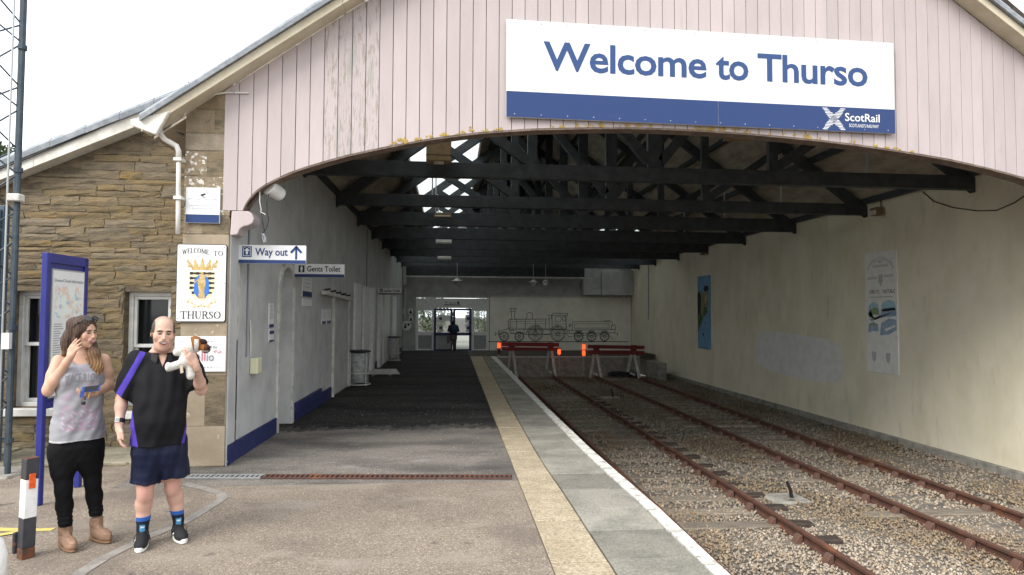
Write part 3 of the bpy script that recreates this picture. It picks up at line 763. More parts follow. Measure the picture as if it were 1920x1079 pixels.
# --- trusses
def on_slope(x, d=.12): return Vector((x, 0, ri(x) - d))
TZ = 4.13
def truss(y):
    bh = .26 if y < 16 else .36
    t = MB(); t.box(LW + .0, RW - .02, y - .08, y + .08, TZ, TZ + bh); root = t.build('truss', M['truss'], shed, bevel=.006)
    def mem(nm, a, c, w=.13, h=.2):
        q = MB(); q.beam((a[0], y, a[1]), (c[0], y, c[1]), w, h, up=(0, 1, 0)); q.build(nm, M['truss'], root)
    zt = TZ + bh
    lx, rx = LW + .08, RW - .1
    q = MB(); q.beam((LW - .1, y, ri(LW - .1) - .16), (XC - .02, y, ri(XC) - .18), .14, .22); q.build('rafter', M['truss'], root)
    q = MB(); q.beam((XC + .02, y, ri(XC) - .18), (RW + .1, y, ri(RW + .1) - .16), .14, .22); q.build('rafter', M['truss'], root)
    w = RW - LW
    q = MB(); q.box(XC - .13, XC + .13, y - .06, y + .06, zt, ri(XC) - .22); q.build('king_post', M['truss'], root)
    for s in (-1, 1):
        hw = (XC - LW) if s < 0 else (RW - XC)
        x1 = XC + s * hw * .36; x2 = XC + s * hw * .66
        for (a, c, nm) in (((XC + s * .12, zt + .12), (x1, ri(x1) - .24), 'strut'), ((x1, zt + .02), (x2, ri(x2) - .24), 'strut')):
            q = MB(); q.beam((a[0], y, a[1]), (c[0], y, c[1]), .12, .17); q.build(nm, M['truss'], root)
        q = MB(); q.box(x1 - .085, x1 + .085, y - .05, y + .05, zt, ri(x1) - .24); q.build('queen_post', M['truss'], root)
        q = MB(); q.box(x2 - .016, x2 + .016, y - .016, y + .016, zt, ri(x2) - .24); q.build('tie_rod', M['galv'], root)
TY = [11.4, 14.6, 17.8, 21.0, 24.2, 27.4, 30.6, 33.4]
for y in TY: truss(y)

# --- right wall
def seg_wall(x0, x1, y0, y1, z0, z1): b = MB(); b.box(x0, x1, y0, y1, z0, z1); return b
rw = MB(); rw.box(RW + .03, RW + .4, gy(RW) + .02, YB, ZB - .3, WT + .25)
rwall = rw.build('right_wall', M['mortar'], shed)
jy = [PX(u, 560, RW).y for u in (1553, 1352, 1226)]
ycuts = [gy(RW) + .10] + jy + [YE - .01]
for i, (a, c) in enumerate(zip(ycuts[:-1], ycuts[1:])):
    q = MB(); q.box(RW, RW + .028, a + .006, c - .006, ZB - .25, WT + .12); q.build('wall_panel', M['rwall'], rwall, bevel=.004)
q = MB(); q.box(RW + .001, RW + .027, gy(RW) + .12, TY[0] - .10, WT + .125, 5.6); q.build('wall_panel', M['rwall'], rwall)
# --- end wall with the white lower part
EX0, EX1 = LW, RW
pL, pR = PY(780, 600, YE).x, PY(917, 600, YE).x             # the glazed screen
ztop = PY(850, 559, YE).z; zfl = zp(YE)
ew = MB(); ew.box(EX0 - .3, pL, YE, YE + .3, zfl - .3, WT + 4.6); ew.box(pL, pR, YE, YE + .3, ztop, WT + 4.6); ew.box(pR, EX1, YE, YE + .3, zfl - .3, WT + 4.6)
ewall = ew.build('end_wall', M['gwall'], shed)
q = MB(); q.box(pR + .05, EX1 - .02, YE - .06, YE - .002, zfl - .02, PY(1040, 556, YE).z); q.build('white_wall', M['ewall'], ewall, bevel=.01)
q = MB(); q.box(pR + .02, EX1 - .02, YE - .10, YE - .062, PY(1040, 556, YE).z - .06, PY(1040, 556, YE).z + .015); q.build('wall_ledge', M['offwhite'], ewall)
a0 = PY(1094, 520, YE - .4)
q = MB(); q.box(a0.x, EX1 - .02, YE - .4, YE - .004, PY(1094, 555, YE).z + .03, PY(1100, 521, YE).z); q.build('upper_block', M['lwall'], ewall, bevel=.01)
q = MB(); q.box(PY(1124, 510, YE).x, EX1 - .02, YE - .55, YE - .41, PY(1094, 555, YE).z + .03, PY(1130, 509, YE).z); q.build('upper_block', M['lwall'], ewall, bevel=.01)
b_ = MB(); b_.box(LW + .02, a0.x - .01, YE - .75, YE - .6, PY(900, 521.5, YE - .7).z, TZ + .3); b_.build('end_beam', M['truss'], ewall)
b_ = MB(); b_.box(LW + .02, a0.x - .01, YE - .78, YE - .752, PY(900, 521.5, YE - .7).z, PY(900, 518.5, YE - .7).z); b_.build('trim', M['offwhite'], ewall)
# dust-grey cupboard bay left of the screen
q = MB(); q.box(LW + .02, pL - .02, YE - .35, YE - .004, zfl, PY(760, 541, YE).z); q.build('grey_bay', M['gwall'], ewall, bevel=.01)
q = MB(); q.box(LW + .02, pL - .5, YE - .8, YE - .36, PY(760, 535, YE).z, PY(760, 500, YE).z); q.build('upper_block', M['lwall'], ewall, bevel=.01)

# --- left wall with the arched doorway
ya0, ya1 = PX(521, 700, LW).y, PX(546, 700, LW).y
zsp = PX(535, 545, LW).z; ztp = PX(535, 501, LW).z
lw0 = gy(LW) + .10
wall = MB()
T = .35
wall.box(LW - T, LW, lw0, ya0, -.3, WT + .05)
wall.box(LW - T, LW, ya1, YE, -.5, WT + .05)
ym = (ya0 + ya1) / 2; n = 14
pr = [(LW, ya0, zsp)] + [(LW, ym - (ym - ya0) * math.cos(math.pi * k / n), zsp + (ztp - zsp) * math.sin(math.pi * k / n)) for k in range(1, n)] + [(LW, ya1, zsp), (LW, ya1, WT + .05), (LW, ya0, WT + .05)]
wall.prism(pr, (-T, 0, 0))
lwall = wall.build('left_wall', M['lwall'], shed)
# arch surround, recessed door leaf and the offset jamb
q = MB(); yo0, yo1 = ya0 - .10, ya1 + .10
inn = [(ya0, -.05), (ya0, zsp)] + [(ym - (ym - ya0) * math.cos(math.pi * k / n), zsp + (ztp - zsp) * math.sin(math.pi * k / n)) for k in range(1, n)] + [(ya1, zsp), (ya1, -.05)]
out = [(yo0, -.05), (yo0, zsp)] + [(ym - (ym - yo0) * math.cos(math.pi * k / n), zsp + (ztp + .09 - zsp) * math.sin(math.pi * k / n)) for k in range(1, n)] + [(yo1, zsp), (yo1, -.05)]
for (a, c, a2, c2) in zip(inn[:-1], out[:-1], inn[1:], out[1:]):
    q.prism([(LW + .002, *a), (LW + .002, *c), (LW + .002, *c2), (LW + .002, *a2)], (.03, 0, 0))
q.build('arch_surround', M['offwhite'], lwall)
dr = MB(); dr.box(LW - .30, LW - .26, ya0 + .01, ya1 - .01, 0, zsp + .02)
pr = [(LW - .26, ya0 + .01, zsp + .02)] + [(LW - .26, ym - (ym - ya0 - .01) * math.cos(math.pi * k / n), zsp + .02 + (ztp - zsp - .03) * math.sin(math.pi * k / n)) for k in range(1, n)] + [(LW - .26, ya1 - .01, zsp + .02)]
dr.prism(pr, (-.04, 0, 0)); adoor = dr.build('arched_door', M['offwhite'], lwall)
q = MB(); q.tube([(LW - .25, ya0 + .12, .98), (LW - .19, ya0 + .12, .98), (LW - .19, ya0 + .22, .98)], .01, 6); q.build('handle', M['galv'], adoor)
# navy plinth band in pieces
for (a, c) in ((gy(LW) + .035, lw0 + .005), (lw0 + .01, ya0 - .10), (ya1 + .10, PX(620, 730, LW).y - .02), (PX(655, 720, LW).y, PX(668, 720, LW).y), (PX(700, 700, LW).y, YE - 1)):
    q = MB(); q.obox((LW + .003, a, zp(a) - .02), (.022, 0, 0), (0, c - a, zp(c) - zp(a)), (0, 0, .25)); q.build('plinth', M['navy'], lwall, bevel=.004)
q = MB(); c0, c1 = PX(547, 775, LW), PX(601, 725, LW)
q.obox((LW + .003, ya1 + .22, PX(552, 770, LW).z - .02), (.05, 0, 0), (0, c1.y - ya1 - .3, 0), (0, 0, .15)); q.build('bump_rail', M['navy'], lwall, bevel=.004)
# second door (plain grey leaf with frame)
d0, d1 = PX(623, 650, LW).y, PX(650, 650, LW).y
dz0, dz1 = zp(d0), PX(636, 563, LW).z
q = MB(); q.box(LW + .004, LW + .03, d0, d1, dz0 + .02, dz1); gd = q.build('grey_door', M['lwall'], lwall, bevel=.005)
for (a, c) in ((d0 - .10, d0 - .004), (d1 + .004, d1 + .10)):
    q = MB(); q.box(LW + .004, LW + .06, a, c, dz0, dz1 + .1); q.build('door_frame', M['offwhite'], gd)
q = MB(); q.box(LW + .004, LW + .06, d0 - .003, d1 + .003, dz1 + .006, dz1 + .1); q.build('door_frame', M['offwhite'], gd)
q = MB(); q.tube([(LW + .03, d1 - .12, dz0 + 1.0), (LW + .09, d1 - .12, dz0 + 1.0), (LW + .09, d1 - .24, dz0 + 1.0)], .012, 6); q.build('handle', M['galv'], gd)
# tall white door cases and posts farther along
for (u0, u1, vt, nm, m) in ((661, 672, 532, 'door_case', 'whitepaint'), (678, 688, 538, 'door_case', 'whitepaint'), (692, 696, 540, 'post', 'whitepaint'), (706, 711, 545, 'post', 'whitepaint'), (716, 727, 548, 'door_case', 'whitepaint'), (733, 740, 556, 'door_case', 'whitepaint')):
    a, c = PX(u0, 640, LW).y, PX(u1, 640, LW).y
    q = MB(); q.box(LW + .004, LW + (.12 if nm == 'post' else .07), a, c, zp(a), PX((u0 + u1) / 2, vt, LW).z); q.build(nm, M[m], lwall, bevel=.008)
for (u0, u1, vt) in ((673, 677, 542), (697, 705, 552), (728, 732, 560)):
    a, c = PX(u0, 640, LW).y, PX(u1, 640, LW).y
    q = MB(); q.box(LW + .004, LW + .02, a, c, zp(a), PX((u0 + u1) / 2, vt, LW).z); q.build('door_leaf', M['offwhite'], lwall)
# vertical conduits
for (u, v0, v1, r, m) in ((469, 405, 668, .012, 'greyink'), (689, 430, 560, .02, 'greyink')):
    a = PX(u, v0, LW + .02); c = PX(u, v1, LW + .02)
    q = MB(); q.tube([(LW + .015, a.y, a.z), (LW + .015, a.y, (a.z + c.z) / 2), (LW + .015, a.y, c.z)], r, 6); q.build('conduit', M[m], lwall)
q = MB(); a = PX(470, 600, LW + .02); c = PX(472, 668, LW + .02); q.tube([(LW + .012, a.y, a.z), (LW + .02, a.y + .02, (a.z + c.z) / 2), (LW + .012, a.y + .05, c.z)], .009, 6); q.build('conduit', M['pvc'], lwall)

# --- stone pier at the left of the opening
px0, px1 = PG(338, 600).x, LW
pier = MB(); pier.box(px0 + .01, px1 - .01, gy(px0) + .02, gy(px0) + .55, -.2, PG(400, 170).z + .1)
pr_ = pier.build('pier', M['mortar'], shed)
def zpx(v): return PG(385, v).z
courses = [(875, 800, 'render', 1), (800, 705, 'render', 2), (705, 632, 'render', 1), (632, 440, 'render', 1), (440, 405, 'ashlar', 2), (405, 330, 'ashlar_white', 1), (330, 283, 'ashlar_white', 2), (283, 250, 'ashlar', 1), (250, 205, 'ashlar', 2), (205, 160, 'ashlar', 1)]
for (v0, v1, m, nseg) in courses:
    z0, z1 = zpx(v0), zpx(v1)
    cut = [px0] + sorted([px0 + (px1 - px0) * random.uniform(.35, .65)] if nseg == 2 else []) + [px1]
    for a, c in zip(cut[:-1], cut[1:]):
        g = .003 if m == 'render' else .006
        q = MB(); q.box(a + (g if a > px0 else 0), c - (g if c < px1 else 0), gy(a) + random.uniform(.012, .02), gy(a) + .4, z0 + g / 2, z1 - g / 2)
        q.build('stone_block', M[m], pr_, bevel=.008 if m != 'render' else .004)
q = MB(); q.box(px1 - .002, px1 + .016, gy(px1) + .03, gy(px1) + .30, -.05, zb0 - .22); q.build('pier_return', M['lwall'], pr_, bevel=.004)
# moulded corbel under the board ends: pink timber bracket with a rolled white nose
cp = [(434, 396), (466, 396), (473, 402), (476, 411), (473, 419), (465, 423), (456, 425), (449, 430), (445, 440), (431, 442)]
q = MB(); q.prism([PG(u, v, .0) for u, v in cp], (0, .26, 0)); q.build('corbel', M['pink'], pr_, bevel=.012, seg=2)
# edge strip: chipped white corner below the corbel
q = MB(); a, c = PG(427, 470), PG(427, 640); q.box(px1 + .0, px1 + .02, gy(px1) + .32, gy(px1) + .345, c.z, a.z); q.build('corner_strip', M['offwhite'], pr_)
# ================================================================== STONE WING
WY = 8.75
wing = thing('station_wing', 'low sandstone rubble wing with sash windows left of the shed', 'building', (-4.6, WY, 0))
wx0, wx1 = -7.6, px0 + .12
def wv(u, v): return PY(u, v, WY)
# roof verge lines in the plane of the wall
va, vb = wv(0, 352), wv(288, 238)
sl_w = (vb.z - va.z) / (vb.x - va.x)
def wz(x): return va.z + sl_w * (x - va.x)
bk = MB(); 
w1 = (wv(232, 547), wv(314, 770)); w0 = (wv(22, 545), wv(112, 765))
rects = []
for (a, c) in (w0, w1): rects.append((a.x, c.x, c.z, a.z))
xsn = sorted([wx0, wx1] + [v for r in rects for v in r[:2]])
bk.prism([(wx0, WY + .024, -.3), (wx1, WY + .024, -.3), (wx1, WY + .024, rects[0][2]), (wx0, WY + .024, rects[0][2])], (0, .4, 0))
for i in range(len(xsn) - 1):
    a, c = xsn[i], xsn[i + 1]; mid = (a + c) / 2
    hole = [r for r in rects if r[0] < mid < r[1]]
    zl = hole[0][3] if hole else rects[0][2]
    bk.prism([(a, WY + .024, zl), (c, WY + .024, zl), (c, WY + .024, wz(c)), (a, WY + .024, wz(a))], (0, .4, 0))
ww = bk.build('wall', M['mortar'], wing)
# rubble stones, coursed
def stone(x0, x1, z0, z1, m=None):
    nxs = 3 if x1 - x0 > .16 else 2
    q = MB(); vs = []; cols = nxs + 1
    pr = random.uniform(.0, .010)
    for j in range(3):
        for i in range(cols):
            ed = (i in (0, cols - 1)) or j in (0, 2)
            x = x0 + (x1 - x0) * i / nxs + random.uniform(-.016, .016); z = z0 + (z1 - z0) * j / 2 + random.uniform(-.011, .011)
            vs.append((x, WY + (.019 if ed else .010) - pr + random.uniform(-.005, .005), z))
    nf = len(vs)
    fs = [(j * cols + i, j * cols + i + 1, (j + 1) * cols + i + 1, (j + 1) * cols + i) for j in range(2) for i in range(nxs)]
    per = [i for i in range(cols)] + [cols * 2 - 1] + [2 * cols + i for i in range(cols - 1, -1, -1)] + [cols]
    vs += [(vs[k][0], WY + .09, vs[k][2]) for k in per]; L = len(per)
    fs += [(per[k], nf + k, nf + (k + 1) % L, per[(k + 1) % L]) for k in range(L)]
    q.add(vs, fs); q.build('stone', m or M['stone'], ww, bevel=0)
z = .0; ns_ = 0
vis_x0 = wv(0, 600).x - .25
while z < 4.2:
    h = random.choice([.07, .08, .09, .105, .12]) * (1.3 if z < .45 else 1)
    x = vis_x0 - random.uniform(0, .3)
    while x < wx1:
        L_ = random.uniform(.24, .70); x1 = x + L_
        if x1 > wx1 - .08: x1 = wx1
        spans = [(x, x1)]
        for r in rects:
            if z + h > r[2] - .09 and z < r[3] + .11:
                ns2 = []
                for (a, c) in spans:
                    L0, L1 = r[0] - .0, r[1] + .0
                    if z >= r[3] - .01 or z + h <= r[2]: ns2.append((a, c)); continue
                    if c <= L0 or a >= L1: ns2.append((a, c)); continue
                    if a < L0: ns2.append((a, L0))
                    if c > L1: ns2.append((L1, c))
                spans = ns2
        for (a, c) in spans:
            if c - a < .035: continue
            top = min(wz(a), wz(c)) - .01
            if z > top - .02: continue
            stone(a + .005, c - .005, z + .003, min(z + h - .003, top)); ns_ += 1
        x = x1
    z += h
print('stones', ns_)
# windows
def sash(r):
    x0, x1, z0, z1 = r
    q = MB(); q.box(x0, x1, WY + .28, WY + .30, z0, z1); root = q.build('window', M['glass'], wing)
    t = .055
    q = MB()
    for bx in ((x0, x0 + t, z0, z1), (x1 - t, x1, z0, z1), (x0 + t, x1 - t, z1 - t, z1), (x0 + t, x1 - t, z0, z0 + t)):
        q.box(bx[0], bx[1], WY + .15, WY + .279, bx[2], bx[3])
    q.build('frame', M['whitepaint'], root, bevel=.004)
    zm = z0 + (z1 - z0) * .54
    for (a, c, yo) in ((zm - .025, z1 - t - .002, .17), (z0 + t + .002, zm + .02, .215)):
        q = MB(); s = .04
        for bx in ((x0 + t + .002, x0 + t + s, a, c), (x1 - t - s, x1 - t - .002, a, c), (x0 + t + s, x1 - t - s, c - s, c), (x0 + t + s, x1 - t - s, a, a + s)):
            q.box(bx[0], bx[1], WY + yo, WY + yo + .04, bx[2], bx[3])
        q.build('sash', M['whitepaint'], root, bevel=.004)
    q = MB(); q.box(x0 - .04, x1 + .04, WY - .05, WY + .20, z0 - .10, z0 - .003); q.build('sill', M['whitepaint'], root, bevel=.008)
for r in rects: sash(r)
# large dressed stones beside and over the windows
# verge: bargeboard, soffit, lead
for (u0, u1) in ((-120, 80), (80, 292)):
    a, c = va.x + (vb.x - va.x) * (u0 / 288), va.x + (vb.x - va.x) * (u1 / 288)
    if u1 > 200: c = wx1 - .02
    q = MB(); q.prism([(a + .002, WY - .20, wz(a)), (c, WY - .20, wz(c)), (c, WY - .20, wz(c) + .17), (a + .002, WY - .20, wz(a) + .17)], (0, .03, 0)); q.build('bargeboard', M['cream2'], wing, bevel=.004)
    q = MB(); q.prism([(a, WY - .17, wz(a) + .01), (c, WY - .17, wz(c) + .01), (c, WY - .17, wz(c) + .03), (a, WY - .17, wz(a) + .03)], (0, .22, 0)); q.build('soffit_board', M['cream2'], wing)
n = 10; a0, c0 = va.x - 1.3, wx1 - .02
for i in range(n):
    a = a0 + (c0 - a0) * i / n; c = a0 + (c0 - a0) * (i + 1) / n - .004
    q = MB(); k = 5; prof = [(-.04, .15), (-.045, .22), (-.01, .27), (.12, .285), (.12, .165)]
    vs = [(a, WY - .20 + p, wz(a) + z) for p, z in prof] + [(c, WY - .20 + p, wz(c) + z + .005) for p, z in prof]
    q.add(vs, [(j, (j + 1) % k, (j + 1) % k + k, j + k) for j in range(k)] + [tuple(range(k - 1, -1, -1)), tuple(range(k, 2 * k))]); q.build('lead_sheet', M['lead'], wing)
q = MB(); q.obox((wx0, WY - .08, wz(wx0) + .17), (wx1 - wx0, 0, wz(wx1) - wz(wx0)), (0, 9, 0), (0, 0, .08)); q.build('roof', M['slate'], wing)
q = MB(); q.tube([(wx0, WY - .225, wz(wx0) + .145), (wv(70, 318).x, WY - .225, wz(wv(70, 318).x) + .125), (wv(150, 285).x, WY - .225, wz(wv(150, 285).x) + .14), (wv(262, 235).x, WY - .225, wz(wv(262, 235).x) + .165)], .008, 5); q.build('cable', M['ink'], wing)
# downpipe with swan neck and gutter outlet
dx = PG(334, 400, .06)
q = MB(); y_ = WY - .10
def dp(u, v): return PY(u, v, gy(-3.3) - .07)
q.tube([dp(299, 236), dp(301, 252), dp(309, 262), dp(322, 269), dp(331, 274), dp(335, 284), dp(335, 300)], .030, 10)
q.tube([dp(335, 298), dp(334.5, 340), dp(334, 400), dp(333.5, 440)], .025, 10)
dpipe = thing('downpipe', 'pale plastic downpipe with swan neck on the stone pier edge', 'drainpipe', (dx.x, dx.y, 0))
q.build('pipe', M['pvc'], dpipe, smooth=True)
for v in (300, 372):
    q = MB(); c = dp(335, v); q.box(c.x - .045, c.x + .045, c.y - .042, c.y + .09, c.z - .02, c.z + .02); q.build('bracket', M['pvc'], dpipe, bevel=.005)
# dark gutter stub between the roofs
q = MB(); a, c = PY(299, 230, 7.8), PY(338, 250, 8.2); q.beam(a, c, .10, .07); q.build('gutter', M['greyink'], dpipe)
# wire to the boards and along the soffit
cw = thing('roof_conduit', 'thin pale conduit bending from the soffit onto the pink boards', 'conduit', PG(400, 185))
q = MB(); q.tube([PG(466, 175, .012), PG(425, 174, .014), PG(404, 177, .02), (PG(372, 192, .03)), PG(350, 208, .03), PG(343, 222, .03)], .012, 6); q.build('tube', M['pvc'], cw, smooth=True)
for u in (440,):
    q = MB(); c = PG(u, 174, .0); q.box(c.x - .01, c.x + .01, c.y - .03, c.y - .001, c.z - .02, c.z + .02); q.build('clip', M['galv'], cw)

# ------------------------------------------------------------------ paving along the wing
pp = tag(MB().flat([(-8, WY - 1.0, .001)] * 3).build('paving_base', M['concrete']), kind='structure')
bpy.data.objects.remove(pp)
base = MB(); base.box(-8, wx1 - .02, WY - .92, WY + .02, -.1, .018)
pbs = tag(base.build('pavement', M['mortar']), 'strip of cracked stone paving along the foot of the sandstone wing', kind='structure')
x = -8.0
flag_m = mat('flagstone', (0.28, 0.255, 0.19), .9, c2=(.2, .185, .135), ns=4, bump=.5, bs=40, rnd=.12, spots=(((.10, .09, .06), 7, .62, .7, U), ((.25, .27, .12), 5, .62, .75, U)))
while x < wx1 - .1:
    x1 = min(x + random.uniform(.6, 1.1), wx1 - .02)
    ys_ = [WY - .93, WY - .46 + random.uniform(-.1, .1), WY - .04]
    for a, c in zip(ys_[:-1], ys_[1:]):
        j = lambda: random.uniform(-.02, .02)
        q = MB(); q.prism([(x + .014 + j() * .3, a + .012, .012), (x1 - .014 + j() * .3, a + .012 + j() * .3, .012), (x1 - .014 + j() * .3, c - .012, .012), (x + .014, c - .012 + j() * .3, .012)], (0, 0, .03 + random.uniform(0, .018)))
        q.build('flagstone', flag_m, pbs, bevel=.006)
    x = x1

# ------------------------------------------------------------------ drain across the forecourt
da, db = PZ(352, 895, 0), PZ(960, 896, 0)
dirv = (db - da); Ld = dirv.length; dirv.normalize(); nrm = Vector((-dirv.y, dirv.x, 0))
dr_t = thing('drain_channel', 'slotted channel drain across the forecourt, rusty with a grey end', 'drain', da)
q = MB(); q.obox(da - nrm * .085 + Vector((0, 0, .002)), dirv * Ld, nrm * .17, Vector((0, 0, .002))); q.build('channel', M['ink'], dr_t)
npc = int(Ld / .25); Lp = Ld / npc
for i in range(npc):
    o = da + dirv * (i * Lp + .003) - nrm * .075; q = MB(); h = .012; zz = Vector((0, 0, .004))
    q.obox(o + zz, dirv * (Lp - .006), nrm * .022, (0, 0, h)); q.obox(o + zz + nrm * .128, dirv * (Lp - .006), nrm * .022, (0, 0, h))
    ns3 = 5
    for k in range(ns3):
        q.obox(o + zz + nrm * .0225 + dirv * ((Lp - .006) * (k + .28) / ns3), dirv * ((Lp - .006) / ns3 * .45), nrm * .105, (0, 0, h))
    u_ = i / npc
    q.build('grating', M['galv'] if u_ < .165 else M['rust_dark'] if False else (M['galv'] if u_ < .165 else M['rust']), dr_t)

# tar seams and the yellow road marking
def ribbon(name, pts, w, m, label, cat=None, z=.004, rag=.3):
    ps = [PZ(u, v, 0) for u, v in pts]; q = MB(); L_ = []; R_ = []
    fine = []
    for a, c in zip(ps[:-1], ps[1:]):
        n = max(2, int((c - a).length / .05))
        fine += [a.lerp(c, k / n) for k in range(n)]
    fine.append(ps[-1])
    for i, p_ in enumerate(fine):
        d = (fine[min(i + 1, len(fine) - 1)] - fine[max(i - 1, 0)]).normalized(); k = Vector((-d.y, d.x, 0))
        L_.append(p_ + k * w / 2 * (1 + random.uniform(-rag, rag)) + Vector((0, 0, z))); R_.append(p_ - k * w / 2 * (1 + random.uniform(-rag, rag)) + Vector((0, 0, z)))
    n = len(fine); q.add(L_ + R_, [(i, i + n, i + n + 1, i + 1) for i in range(n - 1)])
    return tag(q.build(name, m), label, cat, kind='structure')
ribbon('tar_seam', [(128, 1090), (190, 1050), (270, 1010), (345, 980), (392, 952), (418, 935), (415, 926), (385, 917), (345, 908)], .095, M['tar'], 'pale tar seam curving across the asphalt in front of the people', rag=.10)
ribbon('road_marking', [(-30, 993), (40, 995), (100, 993.5)], .075, M['yellow_line'], 'faded yellow line painted on the asphalt behind the bollard', rag=.2)
ribbon('road_marking', [(-30, 1010), (10, 1003), (50, 997)], .06, M['yellow_line'], 'faded yellow line slanting to join the other behind the bollard', z=.008, rag=.2)
# ================================================================== SIGNS
def gframe(u, v, off=.0):
    return Fr(PG(u, v, off), (1, GS, 0), (0, 0, 1))
def serif(mb, fr, s, x0, x1, y0, h, z=.004, mi=0, arc=None):
    """roman capitals drawn as strokes with serifs"""
    G = {'T': (.9, [(0, 1, .9, 1, 0), (.45, 0, .45, 1, 1)], [(.25, 0, .65, 0), (0, .82, 0, 1), (.9, .82, .9, 1)]),
         'H': (.95, [(.15, 0, .15, 1, 1), (.8, 0, .8, 1, 1), (.15, .5, .8, .5, 0)], [(0, 0, .3, 0), (.65, 0, .95, 0), (0, 1, .3, 1), (.65, 1, .95, 1)]),
         'U': (.9, [(.15, .3, .15, 1, 1), (.76, .3, .76, 1, 0), (.15, .3, .28, .05, 1), (.28, .03, .6, .03, 0), (.6, .03, .76, .3, 0)], [(0, 1, .3, 1), (.62, 1, .9, 1)]),
         'R': (.85, [(.15, 0, .15, 1, 1), (.15, 1, .5, 1, 0), (.5, 1, .66, .86, 1), (.66, .86, .66, .66, 1), (.66, .66, .5, .52, 1), (.15, .52, .5, .52, 0), (.42, .52, .8, 0, 1)], [(0, 0, .3, 0), (0, 1, .2, 1), (.7, 0, .9, 0)]),
         'S': (.6, [(.52, .86, .36, .99, 0), (.36, .99, .14, .93, 0), (.14, .93, .08, .75, 1), (.08, .75, .48, .38, 1), (.48, .38, .5, .18, 1), (.5, .18, .36, .02, 0), (.36, .02, .1, .06, 0), (.1, .06, .05, .2, 0)], [(.54, .75, .54, 1), (.04, 0, .04, .25)]),
         'O': (.95, [tuple(circ(.47, .5, .42, 14, ry=.5)[i]) + tuple(circ(.47, .5, .42, 14, ry=.5)[(i + 1) % 14]) + (1 if i in (0, 13, 6, 7, 1, 5, 8, 12) else 0,) for i in range(14)], []),
         'W': (1.25, [(.1, 1, .38, 0, 1), (.38, 0, .62, .9, 0), (.62, .9, .88, 0, 1), (.88, 0, 1.15, 1, 0)], [(0, 1, .25, 1), (1.05, 1, 1.25, 1)]),
         'E': (.72, [(.15, 0, .15, 1, 1), (.15, 1, .65, 1, 0), (.15, .52, .52, .52, 0), (.15, 0, .68, 0, 0)], [(.65, .8, .65, 1), (.68, 0, .68, .22), (.52, .42, .52, .62)]),
         'L': (.7, [(.15, 0, .15, 1, 1), (.15, 0, .66, 0, 0)], [(0, 1, .3, 1), (.66, 0, .66, .22)]),
         'C': (.85, [tuple(circ(.5, .5, .42, 14, ry=.5, a0=50, a1=310)[i]) + tuple(circ(.5, .5, .42, 14, ry=.5, a0=50, a1=310)[i + 1]) + (1 if 4 <= i <= 9 else 0,) for i in range(14)], [(.8, .72, .8, .98)]),
         'M': (1.15, [(.15, 0, .15, 1, 0), (.15, 1, .57, .1, 1), (.57, .1, .98, 1, 0), (.98, 0, .98, 1, 1)], [(0, 0, .3, 0), (.84, 0, 1.15, 0), (0, 1, .2, 1), (.95, 1, 1.15, 1)]),
         ' ': (.55, [], [])}
    tot = sum(G[c][0] + .13 for c in s) - .13; k = (x1 - x0) / tot / 1.0; x = 0
    for c in s:
        w, st, se = G[c]
        def tr(a, b_, x=x):
            X = x0 + (x + a) * k; Y = y0 + b_ * h
            if arc:
                t = ((X - x0) / (x1 - x0) - .5) * 2; Y += arc * (1 - t * t) ; 
            return (X, Y)
        for (a, b_, a2, b2, th) in st: stroke(mb, fr, [tr(a, b_), tr(a2, b2)], h * (.15 if th else .065), z, mi=mi)
        for (a, b_, a2, b2) in se: stroke(mb, fr, [tr(a, b_), tr(a2, b2)], h * .055, z, mi=mi)
        x += w + .13

# --- the big welcome board
c00 = PG(949, 219, .06); c10 = PG(1678.5, 251, .06); c01 = PG(950, 36, .06)
W_ = (c10 - c00).length; H_ = (c01 - c00).length
fr = Fr(c00, (c10 - c00), (0, 0, 1))
s = thing('welcome_sign', 'large white and blue station welcome board fixed across the pink gable', 'sign', c00)
half = W_ * .526
for (a, c) in ((0, half - .0015), (half + .0015, W_)):
    b = plate(fr, a, c, 0, H_, .03); b.build('panel', M['white'], s, bevel=.002)
    b = MB(); b.obox(fr.p(a + .001, .001, .0005), fr.r * (c - a - .002), fr.u * (H_ * .262), fr.n * .003); b.build('blue_band', M['signblue'], s)
def letters(txt, x0, x1, y0, h, bold, z, m, par):
    v, f = text2d(txt, bold, .96)
    mn, mxx = v[:, 0].min(), v[:, 0].max(); cap, _ = text2d('W', bold); ch = cap[:, 1].max()
    b = MB(); sx = (x1 - x0) / (mxx - mn); b.add([fr.p(x0 + (p[0] - mn) * sx, y0 + p[1] * h / ch, z) for p in v], f)
    return b.build('lettering', m, par)
letters('Welcome', W_ * .089, W_ * .497, H_ * .503, H_ * .29, .018, .004, M['letterblue'], s)
letters('to', W_ * .521, W_ * .606, H_ * .503, H_ * .29, .018, .004, M['letterblue'], s)
letters('Thurso', W_ * .630, W_ * .926, H_ * .508, H_ * .29, .018, .004, M['letterblue'], s)
lg = MB()
put_text(lg, fr, 'ScotRail', W_ * .862, W_ * .957, H_ * .115, H_ * .085, .006, .012)
put_text(lg, fr, "SCOTLAND'S RAILWAY", W_ * .873, W_ * .954, H_ * .05, H_ * .035, .006, .008)
lg.build('lettering', M['white'], s)
lg = MB()
cx, cy = W_ * .832, H_ * .130
for sgn in (1, -1):
    for k in range(15):
        t = -1 + 2 * k / 14; w = .026 * W_ * (1 - .25 * abs(t)) * .55
        y = cy + t * .112 * H_; xx = cx + sgn * t * .024 * W_
        frect(lg, fr, xx - w * (.62 if abs(t) > .6 else .8), xx + w * (.62 if abs(t) > .6 else .8), y - .0045 * H_, y + .0045 * H_, .006)
lg.build('saltire', M['white'], s)
sc_b = MB()
